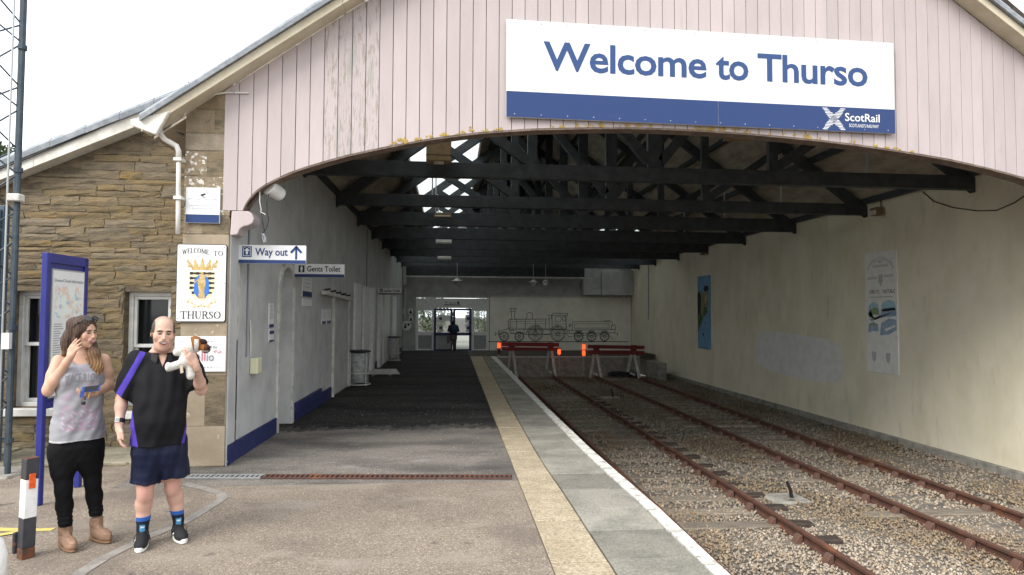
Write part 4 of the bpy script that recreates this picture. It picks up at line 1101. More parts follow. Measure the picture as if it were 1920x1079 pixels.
for k in range(16):
    for yy_ in (.03, .97):
        xx = W_ * (.02 + .064 * k); sc_b.add([fr.p(xx + .008 * math.cos(a), H_ * yy_ + .008 * math.sin(a), .005) for a in np.linspace(0, 6.283, 7)[:-1]] + [fr.p(xx, H_ * yy_, .010)], [(j, (j + 1) % 6, 6) for j in range(6)])
tag(sc_b.build('screws', M['galv'], s), kind='stuff')

# --- three signs on the pier
def pier_sign(name, label, u0, v0, u1, v1, off=.02):
    a, c = PG(u0, v1, off), PG(u1, v0, off)
    fr = Fr(a, (1, GS, 0), (0, 0, 1)); w = (c - a).dot(fr.r); h = c.z - a.z
    t = thing(name, label, 'sign', a); return t, fr, w, h
s, f_, w, h = pier_sign('notice_sign', 'small white camera notice with blue foot high on the stone pier', 347, 353, 413, 418)
plate(f_, 0, w, 0, h, .025).build('panel', M['white'], s, bevel=.003)
b = MB(); frect(b, f_, .004, w - .004, .004, h * .24, .001); b.build('blue_band', M['signblue'], s)
b = MB(); put_text(b, f_, 'You are monitored by CCTV', w * .18, w * .82, h * .86, None, .002); put_text(b, f_, 'CCTV is in operation to improve your safety', w * .08, w * .92, h * .66, None, .002)
put_text(b, f_, 'The scheme is controlled by ScotRail', w * .14, w * .86, h * .48, None, .002); put_text(b, f_, 'For further information contact', w * .2, w * .8, h * .40, None, .002); put_text(b, f_, '0344 811 0141', w * .38, w * .62, h * .33, None, .002)
b.build('lettering', M['greyink'], s)
b = MB(); fpoly(b, f_, [(w * .42, h * .80), (w * .56, h * .84), (w * .585, h * .80), (w * .445, h * .755)], .002); stroke(b, f_, [(w * .5, h * .77), (w * .5, h * .73), (w * .57, h * .73)], h * .018, .002); b.build('camera_symbol', M['ink'], s)
# town sign with a crest
s, f_, w, h = pier_sign('town_sign', 'white town sign with crowned coat of arms and black border on the pier', 328.5, 459, 426, 604)
def rrect(x0, x1, y0, y1, r):
    return circ(x1 - r, y1 - r, r, 5, 0, 90) + circ(x0 + r, y1 - r, r, 5, 90, 180) + circ(x0 + r, y0 + r, r, 5, 180, 270) + circ(x1 - r, y0 + r, r, 5, 270, 360)
b = MB(); b.prism([f_.p(x, y, 0) for x, y in rrect(0, w, 0, h, .025)], f_.n * -.02); b.build('border', M['ink'], s)
b = MB(); b.prism([f_.p(x, y, .004) for x, y in rrect(.008, w - .008, .008, h - .008, .020)], f_.n * -.004); b.build('panel', M['white'], s)
b = MB(); serif(b, f_, 'WELCOME', w * .11, w * .64, h * .865, h * .058, .006, arc=h * .022); serif(b, f_, 'TO', w * .73, w * .92, h * .855, h * .058, .006); serif(b, f_, 'THURSO', w * .10, w * .90, h * .045, h * .088, .006); b.build('lettering', M['ink'], s)
cx = w * .515
b = MB()                                              # shield with dark bars
shield = [(cx - w * .25, h * .645), (cx + w * .25, h * .645), (cx + w * .25, h * .42), (cx + w * .20, h * .335), (cx + w * .10, h * .285), (cx, h * .27), (cx - w * .10, h * .285), (cx - w * .20, h * .335), (cx - w * .25, h * .42)]
fpoly(b, f_, shield, .005); b.build('shield', M['palegold'], s)
b = MB()
for k in range(5):
    y1 = h * (.640 - .062 * k); hw = w * (.247 if k < 4 else .20)
    pts = [(cx - hw, y1 - h * .032), (cx - hw, y1)]
    for j in range(9): pts.append((cx - hw + 2 * hw * j / 8, y1 + (h * .006 if j % 2 else -h * .006) - h * .004))
    pts += [(cx + hw, y1 - h * .032)]
    for j in range(9): pts.append((cx + hw - 2 * hw * j / 8, y1 - h * .032 + (h * .004 if j % 2 else -h * .004)))
    for j in range(8):
        xa_ = cx - hw + 2 * hw * j / 8; xb_ = cx - hw + 2 * hw * (j + 1) / 8
        frect(b, f_, xa_, xb_, y1 - h * .034 + (h * .005 if j % 2 else 0), y1 - (h * .005 if j % 2 else 0), .0058)
b.build('bars', M['ink'], s)
b = MB(); fpoly(b, f_, [(cx - w * .15, h * .545), (cx - w * .07, h * .60), (cx + w * .07, h * .60), (cx + w * .14, h * .53), (cx + w * .15, h * .38), (cx + w * .07, h * .305), (cx - w * .07, h * .305), (cx - w * .16, h * .38)], .0066); b.build('mantle', M['crestblue'], s)
b = MB(); fpoly(b, f_, [(cx - w * .05, h * .60), (cx + w * .05, h * .60), (cx + w * .075, h * .50), (cx + w * .05, h * .40), (cx + w * .065, h * .31), (cx - w * .065, h * .31), (cx - w * .06, h * .41), (cx - w * .085, h * .50)], .0074)
fpoly(b, f_, circ(cx, h * .622, w * .030, 10), .0074); stroke(b, f_, [(cx + w * .05, h * .58), (cx + w * .15, h * .61)], w * .018, .0074); stroke(b, f_, [(cx - w * .05, h * .56), (cx - w * .15, h * .50)], w * .018, .0074); b.build('figure', M['gold'], s)
b = MB()                                              # crown
fpoly(b, f_, [(cx - w * .20, h * .665), (cx + w * .20, h * .665), (cx + w * .225, h * .705), (cx - w * .225, h * .705)], .006)
for dx_ in (-.24, -.125, 0, .125, .24):
    bx = cx + dx_ * w; k_ = .10 if dx_ == 0 else .085
    fpoly(b, f_, [(bx - w * .055, h * .70), (bx + w * .055, h * .70), (bx + w * .035, h * (.70 + k_ * .55)), (bx + dx_ * w * .18 + w * .028, h * (.70 + k_ * .75)), (bx + dx_ * w * .2, h * (.70 + k_ * 1.35)), (bx + dx_ * w * .18 - w * .028, h * (.70 + k_ * .75)), (bx - w * .035, h * (.70 + k_ * .55))], .0062)
b.build('crown', M['gold'], s)
b = MB()
for sg in (-1, 1):
    stroke(b, f_, [(cx + sg * w * .25, h * .30), (cx + sg * w * .28, h * .255), (cx + sg * w * .19, h * .245), (cx + sg * w * .14, h * .215), (cx + sg * w * .06, h * .20), (cx, h * .215)], w * .035, .006)
    stroke(b, f_, [(cx + sg * w * .16, h * .235), (cx + sg * w * .13, h * .185), (cx + sg * w * .2, h * .19)], w * .02, .0064)
b.build('ribbon', M['palegold'], s)
b = MB()
for (xx, yy_) in ((.05, .04), (.95, .04), (.05, .96), (.95, .96), (.03, .5), (.97, .5)): fpoly(b, f_, circ(w * xx, h * yy_, .005, 6), .0062)
b.build('screws', M['ink'], s)
# operator sign
s, f_, w, h = pier_sign('operator_sign', 'white operator sign with rows of grey dots behind the plush dog', 326, 631, 424, 698)
plate(f_, 0, w, 0, h, .02).build('panel', M['white'], s, bevel=.003)
b = MB()
put_text(b, f_, 'operated by', w * .42, w * .83, h * .665, None, .003); put_text(b, f_, 'abe', w * .10, w * .50, h * .31, None, .003, .008); put_text(b, f_, 'io', w * .63, w * .77, h * .31, h * .235, .003, .008)
for k in range(14):
    for yy_ in (.855, .125):
        r = .0085 if 3 < k < 11 else .005
        fpoly(b, f_, circ(w * (.09 + .063 * k), h * yy_, r * .75, 8), .003)
b.build('lettering', M['greyink'], s)
b = MB(); frect(b, f_, w * .53, w * .555, h * .31, h * .60, .003); frect(b, f_, w * .58, w * .605, h * .31, h * .60, .003)
stroke(b, f_, [(w * .77, h * .57), (w * .81, h * .60), (w * .86, h * .53), (w * .91, h * .56)], .007, .003); stroke(b, f_, [(w * .77, h * .57), (w * .80, h * .54)], .007, .003); stroke(b, f_, [(w * .91, h * .56), (w * .88, h * .60)], .007, .003)
b.build('symbol', M['pinkink'], s)

# --- signs jutting from the left wall
def jut(label, u0, v0, u1, v1, y, txt, tx, icon, arrow=None, cat='sign', blue='signblue', ink='signblue', hang=False, band=.20):
    a, c = PY(u0, v1, y), PY(u1, v0, y)
    f_ = Fr(a, (c.x - a.x, 0, 0), (0, 0, 1)); w, h = c.x - a.x, c.z - a.z
    t = thing('platform_sign', label, cat, a, None)
    plate(f_, 0, w, 0, h, .04).build('panel', M['white'], t, bevel=.003)
    b = MB(); frect(b, f_, .002, w - .002, .002, h * band, .001); b.build('blue_band', M[blue], t)
    b = MB(); put_text(b, f_, txt, w * tx[0], w * tx[1], h * tx[2], h * tx[3], .003, .018)
    b.build('lettering', M[ink], t)
    b = MB(); x0, x1, y0, y1 = [q * k for q, k in zip(icon, (w, w, h, h))]; frect(b, f_, x0, x1, y0, y1, .003); b.build('icon', M[ink], t)
    return t, f_, w, h, (x0, x1, y0, y1)
yj = gy(LW) + .30
t, f_, w, h, ic = jut('white Way out sign with blue arrow jutting from the wall by the pier', 446, 461, 574, 494, yj, 'Way out', (.25, .73, .44, .40), (.06, .20, .34, .92))
b = MB(); x0, x1, y0, y1 = ic; m_ = (x1 - x0) * .14
stroke(b, f_, [(x0 + m_ * 2.4, y1 - m_), (x0 + m_, y1 - m_), (x0 + m_, y0 + m_), (x1 - m_, y0 + m_), (x1 - m_, y1 - m_), (x1 - m_ * 2.4, y1 - m_)], .006, .004)
xm = (x0 + x1) / 2; fpoly(b, f_, [(xm - .035, y0 + (y1 - y0) * .58), (xm + .035, y0 + (y1 - y0) * .58), (xm, y0 + (y1 - y0) * .86)], .004); frect(b, f_, xm - .012, xm + .012, y0 + (y1 - y0) * .25, y0 + (y1 - y0) * .6, .004)
b.build('icon_mark', M['white'], t)
b = MB(); xm = w * .855; stroke(b, f_, [(xm, h * .28), (xm, h * .90)], .024, .003); stroke(b, f_, [(xm - .055, h * .64), (xm, h * .91), (xm + .055, h * .64)], .028, .0036); b.build('arrow', M['signblue'], t)
b = MB(); b.box(LW + .0, f_.o.x + .01, yj + .01, yj + .03, f_.o.z - .07, f_.o.z + .30); b.build('bracket', M['offwhite'], t)
y2 = PX(552, 560, LW).y if False else 10.75
t, f_, w, h, ic = jut('white Gents Toilet sign jutting from the left wall past the arch', 552, 496, 646, 520, y2, 'Gents Toilet', (.25, .92, .44, .40), (.08, .20, .36, .88), blue='signnavy', ink='ink', band=.24)
def figure(t, f_, ic, m='white'):
    b = MB(); x0, x1, y0, y1 = ic; xm = (x0 + x1) / 2; W2, H2 = x1 - x0, y1 - y0
    fpoly(b, f_, circ(xm, y1 - H2 * .18, H2 * .09, 8), .004); frect(b, f_, xm - W2 * .20, xm + W2 * .20, y0 + H2 * .42, y1 - H2 * .29, .004); frect(b, f_, xm - W2 * .13, xm - W2 * .02, y0 + H2 * .08, y0 + H2 * .42, .004); frect(b, f_, xm + W2 * .02, xm + W2 * .13, y0 + H2 * .08, y0 + H2 * .42, .004); b.build('icon_mark', M[m], t)
figure(t, f_, ic)
b = MB(); b.box(LW, f_.o.x + .01, y2 + .01, y2 + .03, f_.o.z + .02, f_.o.z + h - .02); b.build('bracket', M['offwhite'], t)
y3 = 22.6
t, f_, w, h, ic = jut('small Ladies Toilet sign jutting from the left wall deep in the shed', 709, 541, 753, 552.5, y3, 'Ladies Toilet', (.24, .94, .42, .40), (.07, .19, .36, .90), blue='ink', ink='ink', band=.2)
figure(t, f_, ic)
b = MB(); b.box(LW, f_.o.x + .01, y3 + .01, y3 + .03, f_.o.z + .06, f_.o.z + .12); b.build('bracket', M['offwhite'], t)

# --- notices flat on the left wall
def wall_notice(name, label, u0, v0, u1, v1, bands=(), lines=6, cat='notice', m='white', inset=None):
    a = PX(u0, (v0 + v1) / 2, LW); c = PX(u1, (v0 + v1) / 2, LW)
    um = (u0 + u1) / 2; z1, z0 = PX(um, v0, LW).z, PX(um, v1, LW).z
    f_ = Fr((LW + .02, a.y, z0), (0, 1, 0), (0, 0, 1)); w, h = c.y - a.y, z1 - z0
    t = thing(name, label, cat, f_.o); b = plate(f_, 0, w, 0, h, .016); b.build('panel', M[m], t, bevel=.002)
    b = MB()
    for (y0, y1) in bands: frect(b, f_, 0.004, w - .004, h * y0, h * y1, .002)
    if bands: b.build('blue_band', M['signnavy'], t)
    b = MB()
    for k in range(lines):
        yy_ = h * (.9 - .6 * k / max(lines, 1)); ww_ = random.uniform(.5, .8)
        frect(b, f_, w * (.5 - ww_ / 2), w * (.5 + ww_ / 2), yy_ - h * .012, yy_ + h * .012, .002)
    if lines: b.build('lettering', M['greyink'], t)
    return t, f_, w, h
wall_notice('wall_notice', 'narrow white notice beside the arched doorway, upper of two', 502, 569, 511, 614, ((0, .13),), 7)
wall_notice('wall_notice', 'small white notice beside the arched doorway, lower of two', 502, 617, 511, 641, ((0, .14), (.6, .85)), 2)
wall_notice('wall_notice', 'white notice with navy foot under the Gents Toilet sign', 565, 521, 583, 557, ((0, .28),), 3)
wall_notice('wall_notice', 'small white plate with grey symbol under the navy footed notice', 565, 560, 583, 575, (), 1)
wall_notice('wall_notice', 'white leaflet left of the pair beside the grey door', 602, 580, 609, 608, ((0, .2),), 4)
wall_notice('wall_notice', 'white leaflet right of the pair beside the grey door', 611, 580, 618.5, 607, ((0, .2),), 4)
t, f_, w, h = wall_notice('poster_case', 'framed twin poster case on the wall by the grey door', 628.5, 566, 649, 658, (), 0, 'poster case', 'offwhite')
for k in (0, 1):
    b = MB(); b.obox(f_.p(w * (.05 + .5 * k), h * .05, .001), f_.r * w * .40, f_.u * h * .9, f_.n * .006); b.build('pane', M['glass'], t)
    b = MB(); frect(b, f_, w * (.10 + .5 * k), w * (.38 + .5 * k), h * .12, h * .88, .009); b.build('poster', M['mapprint'], t)
# coat-peg like timber rail above the grey door
a, c = PX(600, 548, LW), PX(650, 561, LW)
t = thing('peg_rail', 'chipped white timber rail with pegs above the grey door', 'rail', a)
b = MB(); b.obox((LW + .02, a.y, a.z - .05), (.10, 0, 0), (0, c.y - a.y, c.z - a.z), (0, 0, .08)); b.build('board', M['offwhite'], t, bevel=.01)
for k in range(5):
    p_ = a.lerp(c, (k + .5) / 5); b = MB(); b.tube([(LW + .02, p_.y, p_.z + .06), (LW + .14, p_.y, p_.z + .08)], .02, 6); b.build('peg', M['dark_timber'], t)
# switch box and its conduit low on the near wall
p_ = PX(472, 686, LW)
t = thing('electric_box', 'ivory electric box with socket low on the near grey wall', 'box', p_)
b = MB(); b.box(LW + .004, LW + .10, p_.y - .10, p_.y + .10, p_.z - .10, p_.z + .10); b.build('case', M['yellowbox'], t, bevel=.01)
b = MB(); b.box(LW + .004, LW + .08, p_.y + .104, p_.y + .16, p_.z - .08, p_.z + .05); b.build('socket', M['pvc'], t, bevel=.008)
b = MB(); b.tube([(LW + .06, p_.y + .13, p_.z - .082), (LW + .06, p_.y + .13, p_.z - .105)], .022, 8); b.build('plug', M['signblue'], t)
# flood light and hanging wires under the arch
p_ = PY(516, 359, gy(LW) + .24)
t = thing('floodlight', 'round white floodlight hanging under the arch at the left wall', 'floodlight', p_)
ax = Vector((-.45, -.85, .32)).normalized()
b = MB(); b.tube([p_ - ax * .11, p_ - ax * .09, p_ + ax * .10, p_ + ax * .12], [.06, .082, .094, .094], 18); o = b.build('housing', M['whitepaint'], t, bevel=.004)
b = MB(); b.tube([p_ + ax * .121, p_ + ax * .126], [.080, .076], 18); b.build('lens', M['pvc'], t)
b = MB(); b.tube([p_ + Vector((0, 0, .09)), p_ + Vector((0, 0, .18)), p_ + Vector((-.02, -.1, .26))], .012, 6); b.build('bracket', M['galv'], t)
t = thing('hanging_wire', 'loose white and black wires dangling from the arch above the signs', 'wires', PY(488, 370, yj - .3))
def wire(pts, m, r=.006):
    b = MB(); b.tube([PY(u, v, yj - .25) for u, v in pts], r, 5); b.build('wire', M[m], t, smooth=True)
wire([(487, 358), (487, 378), (490, 394), (489, 398), (497, 402), (498, 404)], 'pvc')
wire([(504, 364), (500, 382), (501, 402), (504, 412), (501, 424), (496, 434), (492, 438)], 'ink')
wire([(490, 400), (492, 418), (496, 436), (494, 446)], 'ink')
b = MB()
for k in range(5): b.tube([PY(494 + random.uniform(-5, 5), 438, yj - .25), PY(495 + random.uniform(-4, 4), 446, yj - .25), PY(496 + random.uniform(-3, 3), 455, yj - .25)], .007, 5)
b.build('knot', M['greyink'], t)

# ------------------------------------------------------------------ bins and boards on the platform
def bin_holder(name, label, u, v, hpx, vy):
    p_ = PP(u, v); sc_ = 1.0
    t = thing(name, label, 'bin', p_, 'sack bins along the left wall')
    x, y, z = p_; R_ = .25; Hh = hpx
    q = MB(); n = 28; prof = [(.88, .10), (.86, .30), (.93, .55), (.99, .80), (1.0, Hh - .04)]
    vs = []
    for i, (rr, zz) in enumerate(prof):
        for k in range(n):
            a = 2 * math.pi * k / n; r = R_ * rr * (1 + .05 * math.sin(a * 7 + zz * 9) + .03 * math.sin(a * 13 + zz * 5)); vs.append((x + r * math.cos(a), y + r * math.sin(a), z + zz))
    fs = [(i * n + k, i * n + (k + 1) % n, (i + 1) * n + (k + 1) % n, (i + 1) * n + k) for i in range(len(prof) - 1) for k in range(n)] + [tuple(range(n - 1, -1, -1))]
    q.add(vs, fs); q.build('bag', M['bag'], t, smooth=True)
    q = MB(); q.tube([(x + (R_ + .015) * math.cos(a), y + (R_ + .015) * math.sin(a), z + Hh) for a in np.linspace(0, 2 * math.pi, 29)], .022, 8); q.build('rim', M['black_plastic'], t, smooth=True)
    q = MB(); q.tube([(x, y, z + Hh + .01), (x, y, z + Hh + .035)], [R_ + .02, R_ - .02], 24); q.build('lid', M['black_plastic'], t)
    for k in range(4):
        a = math.pi / 4 + k * math.pi / 2; q = MB(); q.tube([(x + R_ * 1.08 * math.cos(a), y + R_ * 1.08 * math.sin(a), z + .02), (x + R_ * 1.08 * math.cos(a), y + R_ * 1.08 * math.sin(a), z + Hh - .01)], .018, 6); q.build('leg', M['offwhite'], t)
    for zz in (.05, .33):
        q = MB(); q.tube([(x + R_ * 1.1 * math.cos(a), y + R_ * 1.1 * math.sin(a), z + zz) for a in np.linspace(0, 2 * math.pi, 25)], .016, 6); q.build('hoop', M['offwhite'], t, smooth=True)
bin_holder('sack_bin', 'clear bag sack bin with black rim beside the grey door', 673, 724, .86, 0)
bin_holder('sack_bin', 'distant sack bin with black rim near the back left corner', 738, 678, .95, 0)
p_ = PP(701, 700)
t = thing('timber_pallet', 'white slatted timber pallet lying beside the sack bin', 'pallet', p_)
for k in range(5):
    q = MB(); y = p_.y - 1.2 + k * .42; q.obox((LW + .12, y, zp(y) + .06), (.95 - .06 * k, .04, 0), (0, .10, 0), (0, 0, .022)); q.build('slat', M['offwhite'], t, bevel=.004)
for xx in (LW + .25, LW + .75):
    q = MB(); q.obox((xx, p_.y - 1.2, zp(p_.y) + .0), (.06, 0, 0), (0, 1.85, -.012), (0, 0, .058)); q.build('bearer', M['sleeper'], t)

# ------------------------------------------------------------------ glazed screen, doors and things at the far wall
def Z5(v): return PY(850, v, YE).z
def X5(u, v=610): return PY(u, v, YE).x
t = thing('entrance_screen', 'white framed glazed screen around navy double doors in the end wall', 'entrance', (X5(848), YE, zfl))
yS = YE + .04
fr_b = MB()
def wf(u0, u1, v0, v1, dy=0): fr_b.box(X5(u0), X5(u1), yS - .05 + dy, yS + .05 + dy, Z5(v1), Z5(v0))
wf(779, 917, 560, 578); wf(779, 784, 578, 661); wf(912, 917, 578, 661); wf(810, 813.5, 578, 661); wf(884, 888.5, 578, 661)
for (a, c) in ((784, 810), (888.5, 912)): wf(a, c, 578, 583); wf(a, c, 622, 629); wf(a, c, 655, 661)
fr_b.build('frame', M['whitepaint'], t, bevel=.006)
for (a, c) in ((784, 810), (888.5, 912)):
    q = MB(); q.box(X5(a) + .004, X5(c) - .004, yS + .0, yS + .012, Z5(622) + .004, Z5(583) - .004); q.build('pane', M['clear'], t)
    q = MB(); q.box(X5(a) + .004, X5(c) - .004, yS + .0, yS + .02, Z5(655) + .004, Z5(629) - .004); q.build('lower_panel', M['frosted'], t)
for (a, c) in ((813.5, 848.7), (849.3, 884)):
    q = MB(); s_ = 4.4
    for bx in ((a, c, 579, 582.5), (a, c, 624, 629.5), (a, c, 655, 661), (a, a + s_, 582.5, 655), (c - s_, c, 582.5, 655)):
        q.box(X5(bx[0]), X5(bx[1]), yS - .04, yS + .04, Z5(bx[3]), Z5(bx[2]))
    dl = q.build('door', M['signnavy'], t)
    q = MB(); q.box(X5(a + s_) + .003, X5(c - s_) - .003, yS, yS + .012, Z5(624), Z5(582.5)); q.build('pane', M['clear'], dl)
    q = MB(); q.box(X5(a + s_) + .003, X5(c - s_) - .003, yS, yS + .012, Z5(655), Z5(629.5)); q.build('pane', M['clear'] if a > 840 else M['frosted'], dl)
    q = MB(); fD = Fr((X5(a), yS - .006, Z5(624)), (1, 0, 0), (0, 0, 1))
    xo = (X5(a + s_) - X5(a)) + .08
    for (dx_, y0, y1, ww_) in ((0, .55, .95, .30), (.05, .03, .45, .22)): frect(q, fD, xo + dx_ + (.45 if a > 840 else 0), xo + dx_ + ww_ + (.45 if a > 840 else 0), y0, y1, .004)
    if a < 840: frect(q, fD, xo + .3, xo + .75, .62, .92, .004)
    q.build('sticker', M['white'], dl)
    q = MB()
    for (dx_, yc) in ((.15, .75), (.16, .25)): fpoly(q, fD, circ(xo + dx_ + (.45 if a > 840 else 0), yc, .085, 12), .007)
    tag(q.build('sticker_symbol', M['signblue'], dl), kind='stuff')
    q = MB(); xh = X5(c - 2.2) if a < 840 else X5(a + 2.2); q.tube([(xh, yS - .05, zfl + .95), (xh, yS - .09, zfl + .95), (xh, yS - .09, zfl + 1.35), (xh, yS - .05, zfl + 1.35)], .014, 6); q.build('handle', M['galv'], dl)
for u in (811, 886):
    q = MB(); q.tube([(X5(u), YE - .25, zfl - .02), (X5(u), YE - .25, zfl + .95), (X5(u), YE - .04, zfl + 1.0)], .035, 8); q.build('guard_rail', M['whitepaint'], t)
q = MB(); q.box(X5(781), X5(916), YE - .07, YE - .002, ztop, ztop + .05); q.build('ledge', M['offwhite'], t)
# outside the doors: foyer walls, paving and a hedge so that the glass has something behind it
q = MB(); q.box(pL - .7, pL - .5, YE + .31, YE + 3.2, zfl - .05, 3); q.box(pR + .5, pR + .7, YE + .31, YE + 3.2, zfl - .05, 3); q.box(pL - .7, pR + .7, YE + .31, YE + 3.2, 3.01, 3.1)
t_ = tag(q.build('porch', M['ewall']), 'pale porch seen through the glass of the end doors', 'porch')
sheet('porch_floor', [(pL - 6, YE + .2, zfl - .004), (pR + 6, YE + .2, zfl - .004), (pR + 6, YE + 30, zfl - .004), (pL - 6, YE + 30, zfl - .004)], M['concrete'])
def leafy(name, label, cat, c, rad, n, trunk, size=.09, seed=1):
    rr = np.random.default_rng(seed); t = thing(name, label, cat, (c[0], c[1], trunk[0]))
    q = MB()
    for i in range(n):
        d = rr.normal(size=3); d /= np.linalg.norm(d); r = rr.uniform(.35, 1) ** .5
        lump = 1 + .35 * math.sin(d[0] * 5 + seed) * math.cos(d[2] * 4 + d[1] * 3)
        p_ = Vector((c[0] + d[0] * rad[0] * r * lump, c[1] + d[1] * rad[1] * r * lump, c[2] + d[2] * rad[2] * r * lump))
        a = Vector(rr.normal(size=3)).normalized() * size; e = a.orthogonal().normalized() * size * .5
        q.add([p_ - a, p_ + e, p_ + a, p_ - e], [(0, 1, 2, 3)])
    q.build('crown', M['leaf'], t)
    q = MB(); q.tube([(c[0], c[1], trunk[0]), (c[0] + .1, c[1], (trunk[0] + c[2]) / 2), (c[0], c[1], c[2] + rad[2] * .4)], [trunk[1], trunk[1] * .7, trunk[1] * .25], 7)
    for k in range(5): 
        a = k * 1.3; q.tube([(c[0], c[1], c[2] - rad[2] * .4), (c[0] + math.cos(a) * rad[0] * .6, c[1] + math.sin(a) * rad[1] * .6, c[2] + rad[2] * .3 * math.sin(k))], [trunk[1] * .4, trunk[1] * .1], 5)
    q.build('trunk', M['bark'], t)
leafy('garden_tree', 'leafy green tree outside seen through the left glass door', 'tree', (pL + .6, YE + 9, 1.7), (1.2, 1.0, 1.5), 1500, (zfl, .09), .1, 3)
leafy('garden_tree', 'leafy green tree outside seen through the right side window', 'tree', (pR + .2, YE + 10, 1.6), (1.2, 1.0, 1.5), 1500, (zfl, .09), .1, 5)
tp = PY(4, 302, 26)
leafy('roadside_tree', 'dark leafy tree just showing above the wing roof at the left edge', 'tree', (tp.x - 1.2, 26, tp.z), (1.4, 1.4, 1.0), 1800, (0, .2), .13, 8)
# way out sign over the doors
f_ = Fr((X5(832), YE - .03, Z5(573)), (1, 0, 0), (0, 0, 1)); w = X5(863) - X5(832); h = Z5(565) - Z5(573)
t = thing('door_sign', 'small white Way out sign above the navy doors', 'sign', f_.o)
plate(f_, 0, w, 0, h, .02).build('panel', M['white'], t); b = MB(); frect(b, f_, 0, w, 0, h * .2, .001); b.build('blue_band', M['ink'], t)
b = MB(); put_text(b, f_, 'Way out', w * .30, w * .72, h * .42, h * .36, .002, .01); stroke(b, f_, [(w * .14, h * .35), (w * .14, h * .9)], .02, .002); stroke(b, f_, [(w * .08, h * .65), (w * .14, h * .9), (w * .20, h * .65)], .02, .003); frect(b, f_, w * .80, w * .93, h * .35, h * .9, .002); b.build('lettering', M['ink'], t)
# person at the doors is built with the people
# locomotive line drawing on the white wall
yW = YE - .06
fL = Fr((PY(930, 641, yW).x, yW - .002, PY(930, 641, yW).z), (1, 0, 0), (0, 0, 1))
Lw = PY(1158, 641, yW).x - fL.o.x; k_ = Lw / 228.0          # metres per source pixel of the drawing
t = thing('wall_drawing', 'black line drawing of an old steam locomotive and tender on the white end wall', 'drawing', fL.o)
b = MB()
def S(pts, w=.8, closed=False): stroke(b, fL, [((x - 930) * k_, (641 - y) * k_) for x, y in pts], w * k_, .003, closed)
def Cc(x, y, r, w=.8, n=20): S([(x + r * math.cos(a), y + r * math.sin(a)) for a in np.linspace(0, 2 * math.pi, n + 1)[:-1]], w, True)
stroke(b, fL, [(-14 * k_, 0), (248 * k_, 0)], 1.3 * k_, .003)
def wheel(x, r, sp, y=None):
    y = 640 - r if y is None else y
    Cc(x, y, r, 1.1); Cc(x, y, r * .84, .7); Cc(x, y, r * .2, .8, 8)
    for a in np.linspace(0, 2 * math.pi, sp + 1)[:-1]: S([(x + r * .2 * math.cos(a), y + r * .2 * math.sin(a)), (x + r * .84 * math.cos(a), y + r * .84 * math.sin(a))], .7)
wheel(945, 8.5, 10); wheel(973, 8.5, 10); wheel(1003, 13.5, 16); wheel(1045, 13.5, 16)
for xx in (1084, 1108.5, 1133): wheel(xx, 8.5, 8)
for (xx, rr) in ((1003, 16.5), (1045, 16.5)): S([(xx + rr * math.cos(a), 627 - rr * math.sin(a)) for a in np.linspace(.25, math.pi - .25, 12)], .8)
for (xx) in (1084, 1108.5, 1133):
    S([(xx + 10.5 * math.cos(a), 632 - 10.5 * math.sin(a)) for a in np.linspace(.4, math.pi - .4, 9)], .7); S([(xx - 3, 632), (xx - 3, 624), (xx + 3, 624), (xx + 3, 632)], .9); S([(xx - 6, 622), (xx, 619.5), (xx + 6, 622)], .9)
# frame, running board and boiler
S([(931, 627), (936, 627), (937, 622), (955, 616), (956, 626), (985, 626), (989, 622)], .9); S([(935, 631), (935, 620)], .9); S([(929, 624), (929, 630)], 1); S([(954, 619), (1061, 619)], .9); S([(983, 628), (1062, 626), (1064, 618)], .9); S([(1018, 628), (1030, 628)], .8)
S([(956, 616), (956, 600), (1030, 599)], .9); S([(956, 616), (1061, 618)], .7); S([(953, 616), (952, 602), (956, 600)], .8)
for xx in (968, 984, 1003, 1022, 1029): S([(xx, 600), (xx, 617)], .8)
S([(956, 604), (1030, 603)], .5); S([(984, 608), (1029, 608)], .5)
S([(957, 600), (959, 597), (957.5, 583), (955.5, 580), (966.5, 580), (964.5, 583), (964, 597), (966, 600)], .9); S([(957, 585), (965, 585)], .7)
S([(986, 600), (987, 595), (987, 590), (990, 587), (994, 587), (997, 590), (997, 595), (998, 600)], .9)
S([(1030, 599), (1028, 595), (1026, 592), (1033, 592), (1033, 599)], .8); S([(1034, 618), (1034, 591), (1036, 588.5), (1063, 588.5), (1063, 592), (1060, 592), (1061, 618)], .9); S([(1034, 592), (1062, 592)], .8); S([(1040, 594), (1050, 594), (1052, 599), (1050, 604), (1040, 604)], .7, True); S([(1054, 594), (1059, 594), (1059, 603), (1054, 603)], .7, True); S([(1041, 618), (1060, 618), (1060, 608), (1036, 608)], .6)
S([(959, 620), (963, 620), (963, 625), (959, 625)], .7, True); S([(967, 619), (980, 619), (983, 624), (968, 624)], .6, True); Cc(1008, 612, 2.2, .6, 8); Cc(1044, 612, 2.5, .6, 8); Cc(1003, 619.5, 1.6, 1, 8)
put_text(b, fL, 'No 17', (994 - 930) * k_, (1011 - 930) * k_, (641 - 617) * k_, 3 * k_, .003, .01) if False else None
